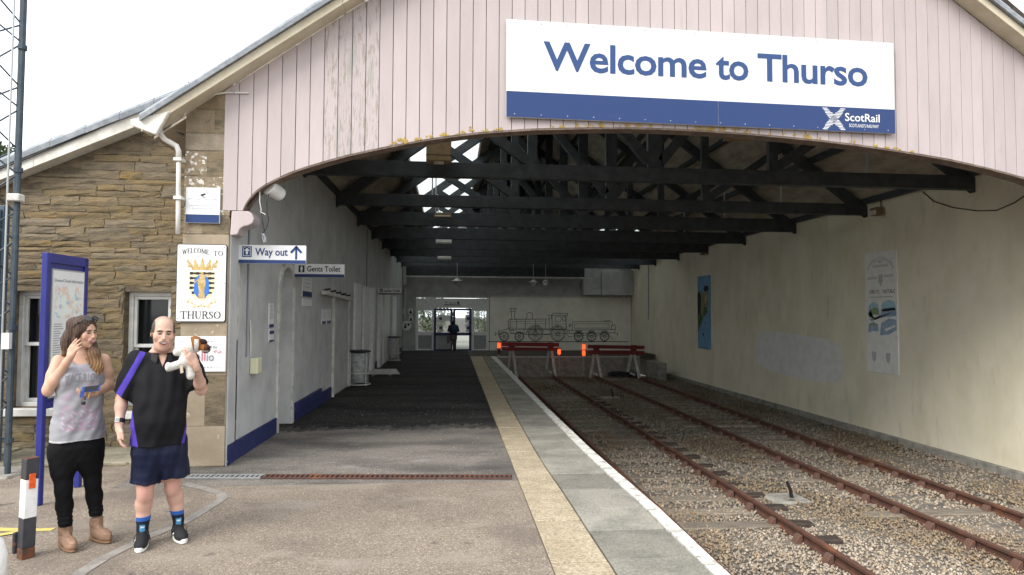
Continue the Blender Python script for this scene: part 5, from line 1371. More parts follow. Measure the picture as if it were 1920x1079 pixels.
# tender
S([(1066, 626), (1066, 620), (1153, 618), (1153, 624), (1066, 626)], .9); S([(1072, 619), (1072, 606), (1075, 604), (1146, 603.5), (1148, 606), (1146, 618)], .9); S([(1076, 616), (1076, 608), (1142, 607.5), (1142, 615.5)], .7, True); S([(1146, 612), (1152, 609), (1155, 613), (1153, 618)], .9); S([(1132, 602), (1142, 602), (1144, 600)], .8); S([(1068, 606), (1068, 614), (1065, 610), (1071, 610)], .8); S([(1153, 626), (1158, 625), (1158, 630)], .9); S([(1074, 630), (1140, 628), (1148, 636)], .7); S([(1061, 626), (1066, 632), (1072, 632)], .9)
b.build('line_art', M['ink'], t)

# pendant lamps in front of the upper wall
for (u, v, lab) in ((857, 528, 'pendant lamp hanging above the navy doors'), (1000, 531, 'flat dark pendant lamp left of the pair above the drawing'), (1023, 531, 'globe pendant lamp right of the pair above the drawing')):
    c = PY(u, v, 31.8); t = thing('pendant_lamp', lab, 'lamp', c, 'pendant lamps at the far end')
    b = MB(); b.tube([(c.x, c.y, c.z + .14), (c.x, c.y, TZ + .1)], .012, 6); b.build('rod', M['galv'], t)
    b = MB(); b.tube([(c.x, c.y, c.z + .16), (c.x, c.y, c.z + .06), (c.x, c.y, c.z + .02)], [.05, .16, .30 if u < 1010 else .14], 14); b.build('lamp_shade', M['offwhite'], t)
    b = MB(); b.tube([(c.x, c.y, c.z + .018), (c.x, c.y, c.z - .10), (c.x, c.y, c.z - .16)], [.12, .11, .03], 12); b.build('globe', M['pvc'], t, smooth=True)
# clock-like round sign, boxes and signs on the grey bay
yB = YE - .36
c = PY(762, 611, yB)
t = thing('round_sign', 'round white disc with a dark symbol on the grey bay', 'sign', c)
b = MB(); b.tube([(c.x, yB + .005, c.z), (c.x, yB - .05, c.z)], .25, 24); b.build('disc', M['white'], t)
b = MB(); f_ = Fr((c.x, yB - .051, c.z), (1, 0, 0), (0, 0, 1)); fpoly(b, f_, circ(-.05, .08, .05, 8), .003); fpoly(b, f_, [(-.12, -.14), (.02, -.14), (.0, .02), (-.1, .02)], .003); frect(b, f_, .05, .17, .0, .12, .003); b.build('symbol', M['ink'], t)
for (u0, v0, u1, v1, lab, m) in ((752, 579, 758, 588, 'small framed notice on the grey bay', 'posterwhite'), (766, 579, 774, 590, 'triangular warning notice on the grey bay', 'white'), (767, 592, 774, 604, 'plain paper notice below the warning sign on the grey bay', 'white')):
    a, c = PY(u0, v1, yB), PY(u1, v0, yB); f_ = Fr((a.x, yB - .012, a.z), (1, 0, 0), (0, 0, 1)); w, h = c.x - a.x, c.z - a.z
    t = thing('bay_notice', lab, 'notice', f_.o); plate(f_, 0, w, 0, h, .011).build('panel', M[m], t)
    b = MB()
    if 'warning' in lab: fpoly(b, f_, [(w * .1, h * .15), (w * .9, h * .15), (w * .5, h * .9)], .002)
    else:
        for k in range(4): frect(b, f_, w * .15, w * .8, h * (.75 - .17 * k), h * (.80 - .17 * k), .002)
    b.build('print', M['ink'], t)
a = PY(743, 607, yB - .2)
t = thing('dispenser', 'pale wall dispenser with a tray above the distant bin', 'dispenser', a)
b = MB(); b.box(a.x - .24, a.x + .24, yB - .30, yB - .004, a.z - .28, a.z + .28); b.build('case', M['frosted'], t, bevel=.03)
b = MB(); b.box(a.x - .16, a.x + .16, yB - .34, yB - .01, a.z - .42, a.z - .36); b.build('tray', M['frosted'], t)
c = PY(760, 560, yB); t = thing('bay_pipe', 'dark conduit running down the grey bay to the round disc', 'conduit', c)
b = MB(); b.tube([(c.x, yB - .03, PY(760, 541, yB).z), (c.x, yB - .03, PY(760, 600, yB).z)], .03, 6); b.build('tube', M['offwhite'], t)

# ------------------------------------------------------------------ buffer stops and red lamps
def buffer_stop(label, u0, u1, y, vt0, vb0, vt1, vb1, legs, vtL, vtR):
    cz = PY((u0 + u1) / 2, 700, y)
    t = thing('buffer_stop', label, 'buffer stop', (cz.x, y, ZB), 'buffer stops at the dock')
    for (a, c) in ((vt0, vb0), (vt1, vb1)):
        A, B = PY(u0, (a + c) / 2 + vtL, y), PY(u1, (a + c) / 2 + vtR, y); hh = abs(PY(u0, a, y).z - PY(u0, c, y).z)
        q = MB(); q.beam(A, B, .12, hh); q.build('beam', M['red'], t, bevel=.01)
        for f_ in (.06, .22, .8, .94):
            p_ = A.lerp(B, f_); q = MB(); q.tube([p_ + Vector((0, -.06, 0)), p_ + Vector((0, -.085, 0))], .025, 6); q.build('bolt', M['rust_dark'], t)
    for u in legs:
        p_ = PY(u, (vt0 + vb1) / 2, y)
        q = MB(); q.box(p_.x - .13, p_.x + .13, y + .065, y + .12, PY(u, vb1, y).z - .02, PY(u, vt0, y).z); q.build('block', M['red'], t)
        zt = PY(u, vt1, y).z
        for (dy, dx_) in ((-.02, .09), (.62, -.08)):
            q = MB(); q.beam((p_.x + dx_ * .3, y + .16 + max(dy, 0) * .1, zt), (p_.x + dx_ * 1.6 + (.06 if dx_ > 0 else 0), y + .16 + dy - (.25 if dy < 0 else 0), ZB + .0), .10, .09); q.build('leg', M['offwhite'], t, bevel=.008)
        q = MB(); q.beam((p_.x, y - .05, ZB + .22), (p_.x, y + .7, ZB + .22), .06, .08); q.build('brace', M['offwhite'], t)
buffer_stop('left red buffer stop with white raking legs, nearer the platform', 941, 1048, 28.4, 642.5, 649.8, 651.5, 657.5, (960, 1033), -.5, .8)
buffer_stop('right red buffer stop with white raking legs, nearer the cream wall', 1102, 1208, 27.4, 647.5, 654, 657.5, 664.5, (1119, 1189), -.6, 1.2)
def red_lamp(label, u, y, v_on, v_off=None, second=None, vbase=696):
    c = PY(u, v_on, y); t = thing('red_lamp', label, 'lamp', (c.x, y, ZB), 'red stop lamps by the buffers')
    b = MB(); b.tube([(c.x, y, PY(u, vbase, y).z), (c.x, y, c.z - .12)], .022, 8); b.build('post', M['galv'], t)
    def lens(v, on, nm):
        p_ = PY(u, v, y); r = .064
        b = MB(); b.tube([p_ + Vector((0, 0, -.11)), p_ + Vector((0, 0, -.08)), p_ + Vector((0, 0, .08)), p_ + Vector((0, 0, .11))], [.05, r, r, .05], 14); b.build(nm, M['lamp_red'] if on else M['lamp_off'], t, smooth=False)
        b = MB(); b.tube([p_ + Vector((0, 0, .112)), p_ + Vector((0, 0, .15))], [.07, .05], 12); b.build('cap', M['black_plastic'], t)
    lens(v_on, True, 'lens')
    if v_off: lens(v_off, False, 'lens')
    if second: lens(second, True, 'lens')
red_lamp('red lamp left of the left buffer stop at the platform edge', 935.5, 28.0, 648, v_off=660, vbase=668)
red_lamp('single red lamp on a post at the right end of the left buffer stop', 1048.5, 28.0, 660)
red_lamp('pair of red lamps on a post at the left end of the right buffer stop', 1094.5, 27.4, 650.5, second=662.5)
# coil of cable behind the right buffer
c = PZ(1155, 705, ZB)
t = thing('cable_coil', 'black coiled cable on the ground at the right buffer stop', 'cable', (c.x, 28.2, ZB))
q = MB(); q.tube([(c.x + .1 + (.62 + .05 * math.sin(a * 1.7)) * math.cos(a), 28.3 + .30 * math.sin(a), ZB + .10 + .02 * (a / 6.28) + .03 * math.sin(a * 2.3)) for a in np.linspace(0, 6.28 * 6, 150)], .03, 6); q.build('loops', M['black_plastic'], t, smooth=True)
# short black posts in concrete pads between the tracks
for (u, v0, v1, lab) in ((1480, 903, 934, 'near black stub post in a concrete pad between the tracks'), (1147, 728, 745, 'far black stub post in a concrete pad between the tracks')):
    p_ = PZ(u, v1, ZB + .03); hgt = (v1 - v0) / 1220 * p_.y
    t = thing('stub_post', lab, 'post', (p_.x, p_.y, ZB))
    q = MB(); q.tube([(p_.x + .04, p_.y, ZB + .0), (p_.x + .02, p_.y, ZB + .03 + hgt * .5), (p_.x - .035, p_.y, ZB + .03 + hgt)], [.030, .027, .024], 8); q.build('rod', M['black_plastic'], t, smooth=False)
    q = MB(); q.obox((p_.x - .30, p_.y - .26, ZB - .05), (.56, .07, 0), (-.05, .5, 0), (0, 0, .085)); q.build('pad', M['concrete'], t, bevel=.025)
    
# ------------------------------------------------------------------ on the right wall
def rw_frame(u0, v0, u1, v1):
    a, c = PX(u0, v1, RW), PX(u1, v1, RW); um = (u0 + u1) / 2
    return a, c
def rposter(name, label, cat, u0, u1, v0, v1, m, off=.03):
    a = PX(u0, (v0 + v1) / 2, RW); c = PX(u1, (v0 + v1) / 2, RW); um = (u0 + u1) / 2
    z0, z1 = PX(um, v1, RW).z, PX(um, v0, RW).z
    f_ = Fr((RW - off, a.y, z0), (0, -1, 0), (0, 0, 1)); w, h = a.y - c.y, z1 - z0
    t = thing(name, label, cat, f_.o); plate(f_, 0, w, 0, h, off - .004).build('board', M[m], t, bevel=.003)
    return t, f_, w, h
t, f_, w, h = rposter('faded_poster', 'tall faded white poster board reading OPEN TO THE PUBLIC on the cream wall', 'poster', 1625.5, 1685, 472, 700, 'posterwhite')
b = MB(); put_text(b, f_, 'OPEN TO', w * .14, w * .46, h * .655, h * .030, .003, .01); put_text(b, f_, 'THE PUBLIC', w * .56, w * .95, h * .655, h * .030, .003, .01); b.build('lettering', M['muralblack'], t)
b = MB(); put_text(b, f_, 'COASTER HOUSE WORLD WIDE SPACE', w * .16, w * .88, h * .618, h * .017, .003) if False else frect(b, f_, w * .16, w * .88, h * .622, h * .630, .003)
# illegible faded arc of lettering, drawn as short dashes
for k in range(15):
    a_ = math.radians(168 - 156 * k / 14); rr_ = w * .40; x_, y_ = w * .5 + rr_ * math.cos(a_), h * .845 + rr_ * math.sin(a_) * .62
    stroke(b, f_, [(x_ - .02 * math.cos(a_), y_ - .035 * math.sin(a_)), (x_ + .02 * math.cos(a_), y_ + .035 * math.sin(a_))], .032, .003)
for (x0, x1, y_) in ((.43, .57, .905), (.27, .75, .872), (.08, .40, .775), (.62, .92, .785)):
    n = int((x1 - x0) * 22)
    for k in range(n): frect(b, f_, w * (x0 + (x1 - x0) * k / n), w * (x0 + (x1 - x0) * (k + .7) / n), h * y_, h * (y_ + .022), .003)
fpoly(b, f_, [(w * .44, h * .81), (w * .58, h * .81), (w * .58, h * .75), (w * .51, h * .71), (w * .44, h * .75)], .003)
for xx in (.26, .70): fpoly(b, f_, [(w * (xx - .07), h * .17), (w * (xx + .07), h * .17), (w * (xx + .06), h * .11), (w * xx, h * .08), (w * (xx - .06), h * .11)], .003)
tag(b.build('faded_print', M['fadeink'], t), kind='stuff')
def blob(m, pts, z=.003): q = MB(); fpoly(q, f_, [(w * x, h * y) for x, y in pts], z); q.build('picture', M[m], t)
blob('fadesky', [(.08, .50), (.12, .56), (.25, .59), (.40, .57), (.45, .52), (.45, .48), (.08, .48)]); blob('fadegreen', [(.08, .479), (.45, .479), (.42, .53), (.30, .545), (.16, .52), (.10, .46), (.30, .44)], .004)
blob('fadesky', [(.50, .53), (.56, .58), (.75, .60), (.92, .585), (.97, .54), (.97, .51), (.50, .51)]); blob('fadeblue', [(.50, .509), (.97, .509), (.97, .47), (.50, .455), (.12, .44), (.20, .425), (.50, .49)], .0035); blob('muralblack', [(.50, .512), (.60, .53), (.93, .538), (.95, .515), (.60, .505)], .0045)
blob('fadeblue', [(.08, .33), (.10, .40), (.25, .42), (.40, .40), (.42, .34), (.25, .345)]); blob('fadegreen', [(.12, .385), (.38, .39), (.36, .405), (.15, .41)], .004)
blob('fadeblue', [(.46, .31), (.50, .41), (.75, .45), (.97, .44), (.97, .36), (.75, .32)]); blob('posterwhite', [(.60, .36), (.92, .40), (.95, .385), (.66, .345)], .004)
t, f_, w, h = rposter('painted_panel', 'narrow blue painted panel showing a cliff and castle by the sea', 'painting', 1310.5, 1333, 517.5, 654, 'skyblue', .05)
blob('muralstone', [(.22, .40), (.20, .68), (.30, .80), (.55, .76), (.60, .84), (.75, .82), (.90, .80), (.86, .56), (.60, .48), (.50, .42)]); blob('muralgreen', [(.02, .20), (.0, .44), (.30, .50), (.45, .42), (.30, .33), (.15, .28)], .004); blob('muralblack', [(.0, .44), (.0, .76), (.16, .80), (.30, .72), (.26, .5)], .0045); blob('muralblack', [(.52, .80), (.60, .87), (.72, .85), (.90, .86), (.92, .80), (.7, .78)], .0045); blob('muralgreen', [(.45, .45), (.55, .58), (.80, .56), (.85, .50), (.6, .44)], .005); blob('muralyellow', [(.62, .70), (.75, .73), (.80, .66), (.66, .62)], .0052); blob('muralblack', [(.62, .35), (.72, .355), (.72, .34), (.62, .335)], .004); blob('muralblack', [(.40, .205), (.52, .215), (.50, .17), (.44, .165)], .004)
# pale repainted patch
us = [(1418, 640), (1424, 626), (1450, 622), (1500, 628), (1550, 636), (1572, 646), (1579, 670), (1579, 706), (1572, 717), (1540, 716), (1500, 710), (1450, 698), (1422, 684), (1417, 660)]
q = MB(); ring = [PX(u + random.uniform(-1, 1), v + random.uniform(-1, 1), RW) for u, v in us]; q.flat([(RW - .004, p_.y, p_.z) for p_ in ring])
o = q.build('paint_patch', M['patch']); tag(o, 'pale grey patch of fresh paint low on the cream wall', 'paint patch')
# flood light boxes on the right wall
for (u, v, sz, lab) in ((1645, 397, .26, 'near grey floodlight box high on the cream wall'), (1317, 474, .22, 'far grey floodlight box high on the cream wall')):
    p_ = PX(u, v, RW - .12); t = thing('wall_floodlight', lab, 'floodlight', p_, 'floodlights on the cream wall')
    q = MB(); q.box(p_.x - .10, p_.x + .08, p_.y - sz / 2, p_.y + sz / 2, p_.z - .09, p_.z + .09); q.build('housing', M['brownbox'], t, bevel=.015)
    q = MB(); q.box(p_.x - .12, p_.x - .102, p_.y - sz * .4, p_.y + sz * .4, p_.z - .08, p_.z + .02); q.build('lens', M['pvc'], t)
    q = MB(); q.tube([(RW - .03, p_.y, p_.z + .091), (RW - .03, p_.y, p_.z + .5)], .012, 6); q.build('cable', M['ink'], t)
p_ = PX(1217, 600, RW); t = thing('wall_conduit', 'thin dark conduit running down the far cream wall', 'conduit', (RW, p_.y, 0))
q = MB(); q.tube([(RW - .02, p_.y, PX(1217, 497, RW).z), (RW - .02, p_.y, p_.z)], .02, 6); q.build('tube', M['greyink'], t)
# drooping wire at the top right
t = thing('drooping_wire', 'thin wire drooping across the top of the cream wall under the arch', 'wire', PX(1800, 395, RW))
q = MB(); q.tube([(RW - .02, PX(u, v, RW).y, PX(u, v, RW).z) for u, v in ((1732, 360), (1752, 378), (1790, 390), (1835, 396), (1870, 395), (1905, 380), (1930, 362))], .010, 5); q.build('strand', M['ink'], t, smooth=True)

# ------------------------------------------------------------------ hanging heaters and strip lights on the tie beams
for (u, v, y, w, h, lab, m) in ((823, 281, 11.0, .42, .42, 'brown box heater hanging from the nearest roof truss', 'brownbox'),):
    c = PY(u, v, y); t = thing('box_heater', lab, 'heater', c)
    q = MB(); q.box(c.x - w / 2, c.x + w / 2, y - .12, y + .14, c.z - h / 2, c.z + h / 2); q.build('case', M[m], t, bevel=.012)
    q = MB(); q.box(c.x - w / 2 - .004, c.x + w / 2 + .004, y - .124, y + .144, c.z - h * .30, c.z - h * .27); q.build('seam', M['dark_timber'], t)
    q = MB(); q.box(c.x - w * .2, c.x + w * .2, y - .05, y + .05, c.z - h / 2 - .03, c.z - h / 2 - .001); q.build('foot', M['offwhite'], t)
for i, (u, v, y) in enumerate(((830, 405, 17.4), (832, 453.5, 20.6), (833, 484, 23.8), (1383, 258, 11.0))):
    c = PY(u, v, y); t = thing('strip_light', ('strip light box on the third truss in front of the roof lights', 'white strip light box on the fourth truss in the dark roof', 'white strip light box on the fifth truss in the dark roof', 'pale strip light under the boards at the right of the nearest truss')[i], 'light', c, 'strip lights on the trusses')
    w = .5 if i else .46
    q = MB(); q.box(c.x - w / 2, c.x + w / 2, y - .06, y + .06, c.z - .06, c.z + .06); q.build('tray', M['whitepaint'] if i in (1, 2) else M['brownbox'], t, bevel=.01)
    q = MB(); q.tube([(c.x - w * .45, y - .075, c.z - .02), (c.x + w * .45, y - .075, c.z - .02)], .014, 8); q.build('tube', M['pvc'], t)

# ================================================================== FORECOURT FURNITURE
# lattice mast
mp = PZ(14, 893, 0)
t = thing('lattice_mast', 'tall blue grey lattice mast at the left edge in front of the wing', 'mast', mp)
A = mp; B = mp + Vector((-.42, -.10, 0)); Cm = mp + Vector((-.24, .36, 0)); HT = 6.5
for i, p_ in enumerate((A, B, Cm)):
    q = MB(); q.tube([p_ + Vector((0, 0, -.0)), p_ + Vector((0, 0, HT))], .029, 10); q.build('leg', M['mast'], t, smooth=False)
    for zz in (.35, 1.55, 2.95, 3.25, 4.6):
        if i == 0: q = MB(); q.tube([p_ + Vector((0, 0, zz)), p_ + Vector((0, 0, zz + .05))], .045, 10); q.build('collar', M['mast'], t)
for (p_, r_) in ((A, B), (B, Cm), (Cm, A)):
    k = 0; z = .35
    while z < HT - .4:
        q = MB(); q.tube([p_ + Vector((0, 0, z)), r_ + Vector((0, 0, z + .36))], .010, 5); q.build('brace', M['mast'], t)
        q = MB(); q.tube([r_ + Vector((0, 0, z + .36)), p_ + Vector((0, 0, z + .72))], .010, 5); q.build('brace', M['mast'], t)
        z += .72
q = MB(); q.tube([A + Vector((-.07, -.05, 0)), A + Vector((-.07, -.05, HT))], .010, 6); q.build('cable', M['galv'], t)
q = MB(); c = A + Vector((0, -.03, 2.93)); q.box(c.x - .06, c.x + .07, c.y - .05, c.y + .05, c.z, c.z + .08); q.build('clamp', M['offwhite'], t, bevel=.01)
q = MB(); c = A + Vector((0, -.05, 1.35)); q.box(c.x - .045, c.x + .03, c.y - .05, c.y - .0, c.z, c.z + .17); q.build('label_plate', M['white'], t)
q = MB(); q.box(mp.x - .62, mp.x + .10, mp.y - .15, mp.y + .5, -.05, .025); q.build('base', M['concrete'], t, bevel=.02)
# slate-blue panel at the frame's edge
c = PZ(-6, 880, 0)
t = thing('steel_cabinet', 'tall slate blue steel cabinet at the left edge behind the mast', 'cabinet', (c.x - .3, 7.9, 0))
cx1 = PY(13, 600, 8.0).x; zt = PY(6, 385, 7.9).z
q = MB(); q.box(cx1 - .8, cx1, 7.9, 8.0, .05, zt); q.build('body', M['panelblue'], t, bevel=.01)
q = MB(); q.box(cx1 - .78, cx1 - .03, 7.875, 7.898, .12, zt - .05); q.build('door', M['panelblue'], t, bevel=.004)
q = MB(); q.box(cx1 - .82, cx1 + .02, 7.88, 8.02, 0, .049); q.build('plinth', M['concrete'], t)
# low fence-like wire cage at the foot of the mast
# travel information board
pL_, pR_ = PZ(73.5, 948, 0), PZ(147, 911, 0)
pR_ = PZ(153, 911, 0)
ztp_ = PY(73, 474, pL_.y).z
t = thing('information_board', 'blue framed travel information board with a map poster behind the woman', 'information board', pL_)
rr_ = (pR_ - pL_); Wb = rr_.length; fB = Fr(pL_, rr_, (0, 0, 1))
pw_ = .055
for x0 in (0, Wb - pw_):
    q = MB(); q.obox(fB.p(x0 - pw_ / 2, 0, -.035), fB.r * pw_, fB.u * ztp_, fB.n * .055); q.build('post', M['totem'], t, bevel=.006)
q = MB(); q.obox(fB.p(pw_ / 2 + .001, ztp_ - .09, -.05), fB.r * (Wb - 2 * pw_ + pw_ - .002 - pw_ / 2 - .0), fB.u * .09, fB.n * .07); q.build('header', M['totem'], t, bevel=.004)
q = MB(); q.obox(fB.p(pw_ / 2 + .001, .86, -.05), fB.r * (Wb - 1.5 * pw_ - .004), fB.u * .06, fB.n * .07); q.build('lower_rail', M['totem'], t, bevel=.004)
q = MB(); q.obox(fB.p(pw_ / 2 + .002, .921, -.03), fB.r * (Wb - 1.5 * pw_ - .006), fB.u * (ztp_ - .921 - .091), fB.n * .03); q.build('back_panel', M['totem'], t)
x0, x1, y0, y1 = pw_ / 2 + .03, Wb - 1.5 * pw_ - .0, .95, ztp_ - .14
q = MB(); q.obox(fB.p(x0, y0, .001), fB.r * (x1 - x0), fB.u * (y1 - y0), fB.n * .012); q.build('poster_frame', M['galv'], t)
q = MB(); q.obox(fB.p(x0 + .015, y0 + .015, .0135), fB.r * (x1 - x0 - .03), fB.u * (y1 - y0 - .03), fB.n * .002); q.build('poster', M['white'], t)
q = MB(); frect(q, fB, x0 + .05, x1 - .05, y1 - .46, y1 - .16, .017); q.build('map', M['mapprint'], t)
q = MB(); put_text(q, fB, 'Onward Travel Information', x0 + .03, x1 - .03, y1 - .12, .03, .017, .01)
for k in range(16):
    for xx in (x0 + .04, (x0 + x1) / 2 + .02):
        frect(q, fB, xx, xx + random.uniform(.06, .16), y1 - .52 - k * .022, y1 - .513 - k * .022, .017)
put_text(q, fB, 'Station Information', x0 + .03, (x0 + x1) / 2 + .02, y1 - .93, .02, .017, .01)
q.build('lettering', M['greyink'], t)
q = MB(); frect(q, fB, x0 + .04, x1 - .05, y0 + .05, y1 - .97, .017); q.build('map', M['mapprint'], t)
# bollard
bp_ = PZ(48, 1046, 0); zt = PY(52, 858, bp_.y).z
t = thing('bollard', 'square black and white steel bollard with orange reflector and rusty foot', 'bollard', bp_)
ang = math.radians(-38); ca, sa = math.cos(ang), math.sin(ang); e1, e2 = Vector((ca, sa, 0)), Vector((-sa, ca, 0)); s_ = .082
lean = Vector((.012, 0, 0))
def tubepiece(nm, z0, z1, m, k=1.0):
    o = bp_ + lean * (z0 / zt) - (e1 + e2) * s_ / 2 * k; q = MB()
    q.obox(o + Vector((0, 0, z0)), e1 * s_ * k, e2 * s_ * k, Vector((0, 0, z1 - z0)) + lean * ((z1 - z0) / zt)); return q.build(nm, m, t, bevel=.004)
bblack = mat('scuffed_black_paint', (.03, .032, .036), .55, c2=(.045, .045, .05), ns=6, bump=.2, bs=40, spots=(((.20, .07, .03), 9, .62, .68, U),))
brust = mat('rusty_steel_foot', (.15, .055, .025), .9, c2=(.06, .04, .035), ns=14, bump=.6, bs=60)
tubepiece('foot', 0, .075, brust); tubepiece('lower_tube', .0755, .285, bblack); tubepiece('white_band', .2855, .555, mat('scuffed_white_paint', (.72, .71, .69), .5, c2=(.6, .58, .55), ns=9, spots=(((.28, .1, .05), 16, .68, .73, U),)), 1.004); tubepiece('upper_tube', .5555, zt - .004, bblack); tubepiece('cap', zt - .0035, zt, brust, .98)
q = MB(); o = bp_ + e1 * (s_ / 2 + .001) + Vector((.009, 0, zt * .70)); q.obox(o - e2 * .02, e1 * .010, e2 * .04, (0, 0, zt * .145)); q.build('reflector', M['orange'], t, bevel=.003)
q = MB(); o = bp_ - e1 * (s_ / 2 + .03) - e2 * .06 + Vector((0, 0, .03)); q.obox(o, e1 * .028, e2 * .09, (.0, 0, .15)); q.build('lock_flap', bblack, t, bevel=.006)
# rounded white thing cut by the frame's lower left corner
c = PZ(-22, 1079, .25)
t = thing('white_post', 'rounded white post just cut by the lower left corner', 'post', (c.x, c.y, 0))
q = MB(); r = .10; cx_ = PY(8, 1060, c.y).x - r; zt_ = PY(2, 1003, c.y).z
q.tube([(cx_, c.y, 0), (cx_, c.y, zt_ * .75), (cx_, c.y, zt_ * .92), (cx_, c.y, zt_)], [r, r, r * .8, r * .3], 18); q.build('shaft', M['whitepaint'], t, smooth=True)
# ================================================================== PEOPLE: signed distance bodies meshed with surface nets
def smin(a, b, k):
    if k <= 0: return np.minimum(a, b)
    h = np.clip(.5 + .5 * (b - a) / k, 0, 1)
    return b + (a - b) * h - k * h * (1 - h)
def smax(a, b, k): return -smin(-a, -b, k)
def cap(P, a, b, ra, rb=None):
    rb = ra if rb is None else rb
    a = np.asarray(a, np.float32); b = np.asarray(b, np.float32); ab = b - a
    t = np.clip(((P - a) @ ab) / max(float(ab @ ab), 1e-9), 0, 1)
    return np.linalg.norm(P - a - t[..., None] * ab, axis=-1) - (ra + (rb - ra) * t)
def ell(P, c, r, rot=None):
    q = P - np.asarray(c, np.float32)
    if rot is not None: q = q @ np.asarray(rot, np.float32)
    r = np.asarray(r, np.float32)
    k0 = np.linalg.norm(q / r, axis=-1); k1 = np.linalg.norm(q / (r * r), axis=-1)
    return np.where(k1 < 1e-6, -r.min(), k0 * (k0 - 1) / np.maximum(k1, 1e-6))
def chain(P, pts, k=.02):
    d = None
    for (a, ra), (b, rb) in zip(pts[:-1], pts[1:]):
        e = cap(P, a, b, ra, rb); d = e if d is None else smin(d, e, k)
    return d
def loft(P, secs):
    """stacked elliptical sections (z, cx, cy, rx, ry): smooth torso-like shapes, capped by the caller"""
    z = P[..., 2]; s = np.array(secs); k = np.argsort(s[:, 0]); s = s[k]
    def ip(c):                      # smooth (monotone-ish) interpolation
        zz = np.linspace(s[0, 0], s[-1, 0], 200); v = np.interp(zz, s[:, 0], s[:, c]); w = 9
        v = np.convolve(np.pad(v, w, mode='edge'), np.hanning(2 * w + 1) / np.hanning(2 * w + 1).sum(), 'valid')
        return np.interp(z, zz, v)
    cx, cy, rx, ry = ip(1), ip(2), ip(3), ip(4)
    x, y = P[..., 0] - cx, P[..., 1] - cy
    # superellipse a little squarer than an ellipse
    q = (np.abs(x / rx) ** 2.35 + np.abs(y / ry) ** 2.35) ** (1 / 2.35)
    return (q - 1) * np.minimum(rx, ry) * .92
def sdf_mesh(fn, lo, hi, h):
    lo = np.array(lo, np.float32); B = 12
    n = np.ceil((np.array(hi) - lo) / h).astype(int); nb = np.ceil(n / B).astype(int); n = nb * B
    G = np.full(n + 1, .5, np.float32)
    ci = np.stack(np.meshgrid(*[np.arange(k) for k in nb], indexing='ij'), -1).reshape(-1, 3)
    cen = lo + (ci + .5) * B * h
    dc = fn(cen.astype(np.float32))
    act = np.abs(dc) < B * h * .87 * 1.35 + .03
    for c, d in zip(ci[~act], dc[~act]):
        if d < 0: G[c[0] * B:c[0] * B + B + 1, c[1] * B:c[1] * B + B + 1, c[2] * B:c[2] * B + B + 1] = -.5
    loc = np.stack(np.meshgrid(*[np.arange(B + 1)] * 3, indexing='ij'), -1).reshape(-1, 3)
    A = ci[act]
    for i in range(0, len(A), 60):
        a = A[i:i + 60]; idx = (a[:, None] * B + loc[None]); Pp = (lo + idx * h).astype(np.float32)
        d = fn(Pp.reshape(-1, 3))
        ii = idx.reshape(-1, 3); G[ii[:, 0], ii[:, 1], ii[:, 2]] = d
    S = G < 0
    cnt = np.zeros(n, np.uint8)
    for dx in (0, 1):
        for dy in (0, 1):
            for dz in (0, 1): cnt += S[dx:n[0] + dx, dy:n[1] + dy, dz:n[2] + dz]
    cells = np.argwhere((cnt > 0) & (cnt < 8))
    vid = np.full(n, -1, np.int32); vid[tuple(cells.T)] = np.arange(len(cells))
    acc = np.zeros((len(cells), 3)); w = np.zeros(len(cells))
    cs = [(a, b, c) for a in (0, 1) for b in (0, 1) for c in (0, 1)]
    for p in cs:
        for ax in range(3):
            if p[ax]: continue
            q = list(p); q[ax] = 1
            g0 = G[tuple((cells + p).T)]; g1 = G[tuple((cells + q).T)]
            m = (g0 < 0) != (g1 < 0); t = np.where(m, g0 / np.where(m, g0 - g1, 1), 0)
            pt = np.tile(np.array(p, float), (len(cells), 1)); pt[:, ax] += t
            acc += np.where(m[:, None], pt, 0); w += m
    V = lo + (cells + acc / w[:, None]) * h
    F = []
    for ax in range(3):
        u, v = (ax + 1) % 3, (ax + 2) % 3
        sl0 = [slice(None)] * 3; sl1 = [slice(None)] * 3; sl0[ax] = slice(0, -1); sl1[ax] = slice(1, None)
        s0, s1 = S[tuple(sl0)], S[tuple(sl1)]
        for flip in (0, 1):
            e = np.argwhere((s0 & ~s1) if not flip else (~s0 & s1))
            ok = (e[:, u] > 0) & (e[:, v] > 0) & (e[:, u] < n[u]) & (e[:, v] < n[v]); e = e[ok]
            def at(du, dv):
                q = e.copy(); q[:, u] += du; q[:, v] += dv; return vid[tuple(q.T)]
            quad = np.stack([at(-1, -1), at(0, -1), at(0, 0), at(-1, 0)], 1)
            F.append(quad[:, ::-1] if flip else quad)
    return V, np.concatenate(F)
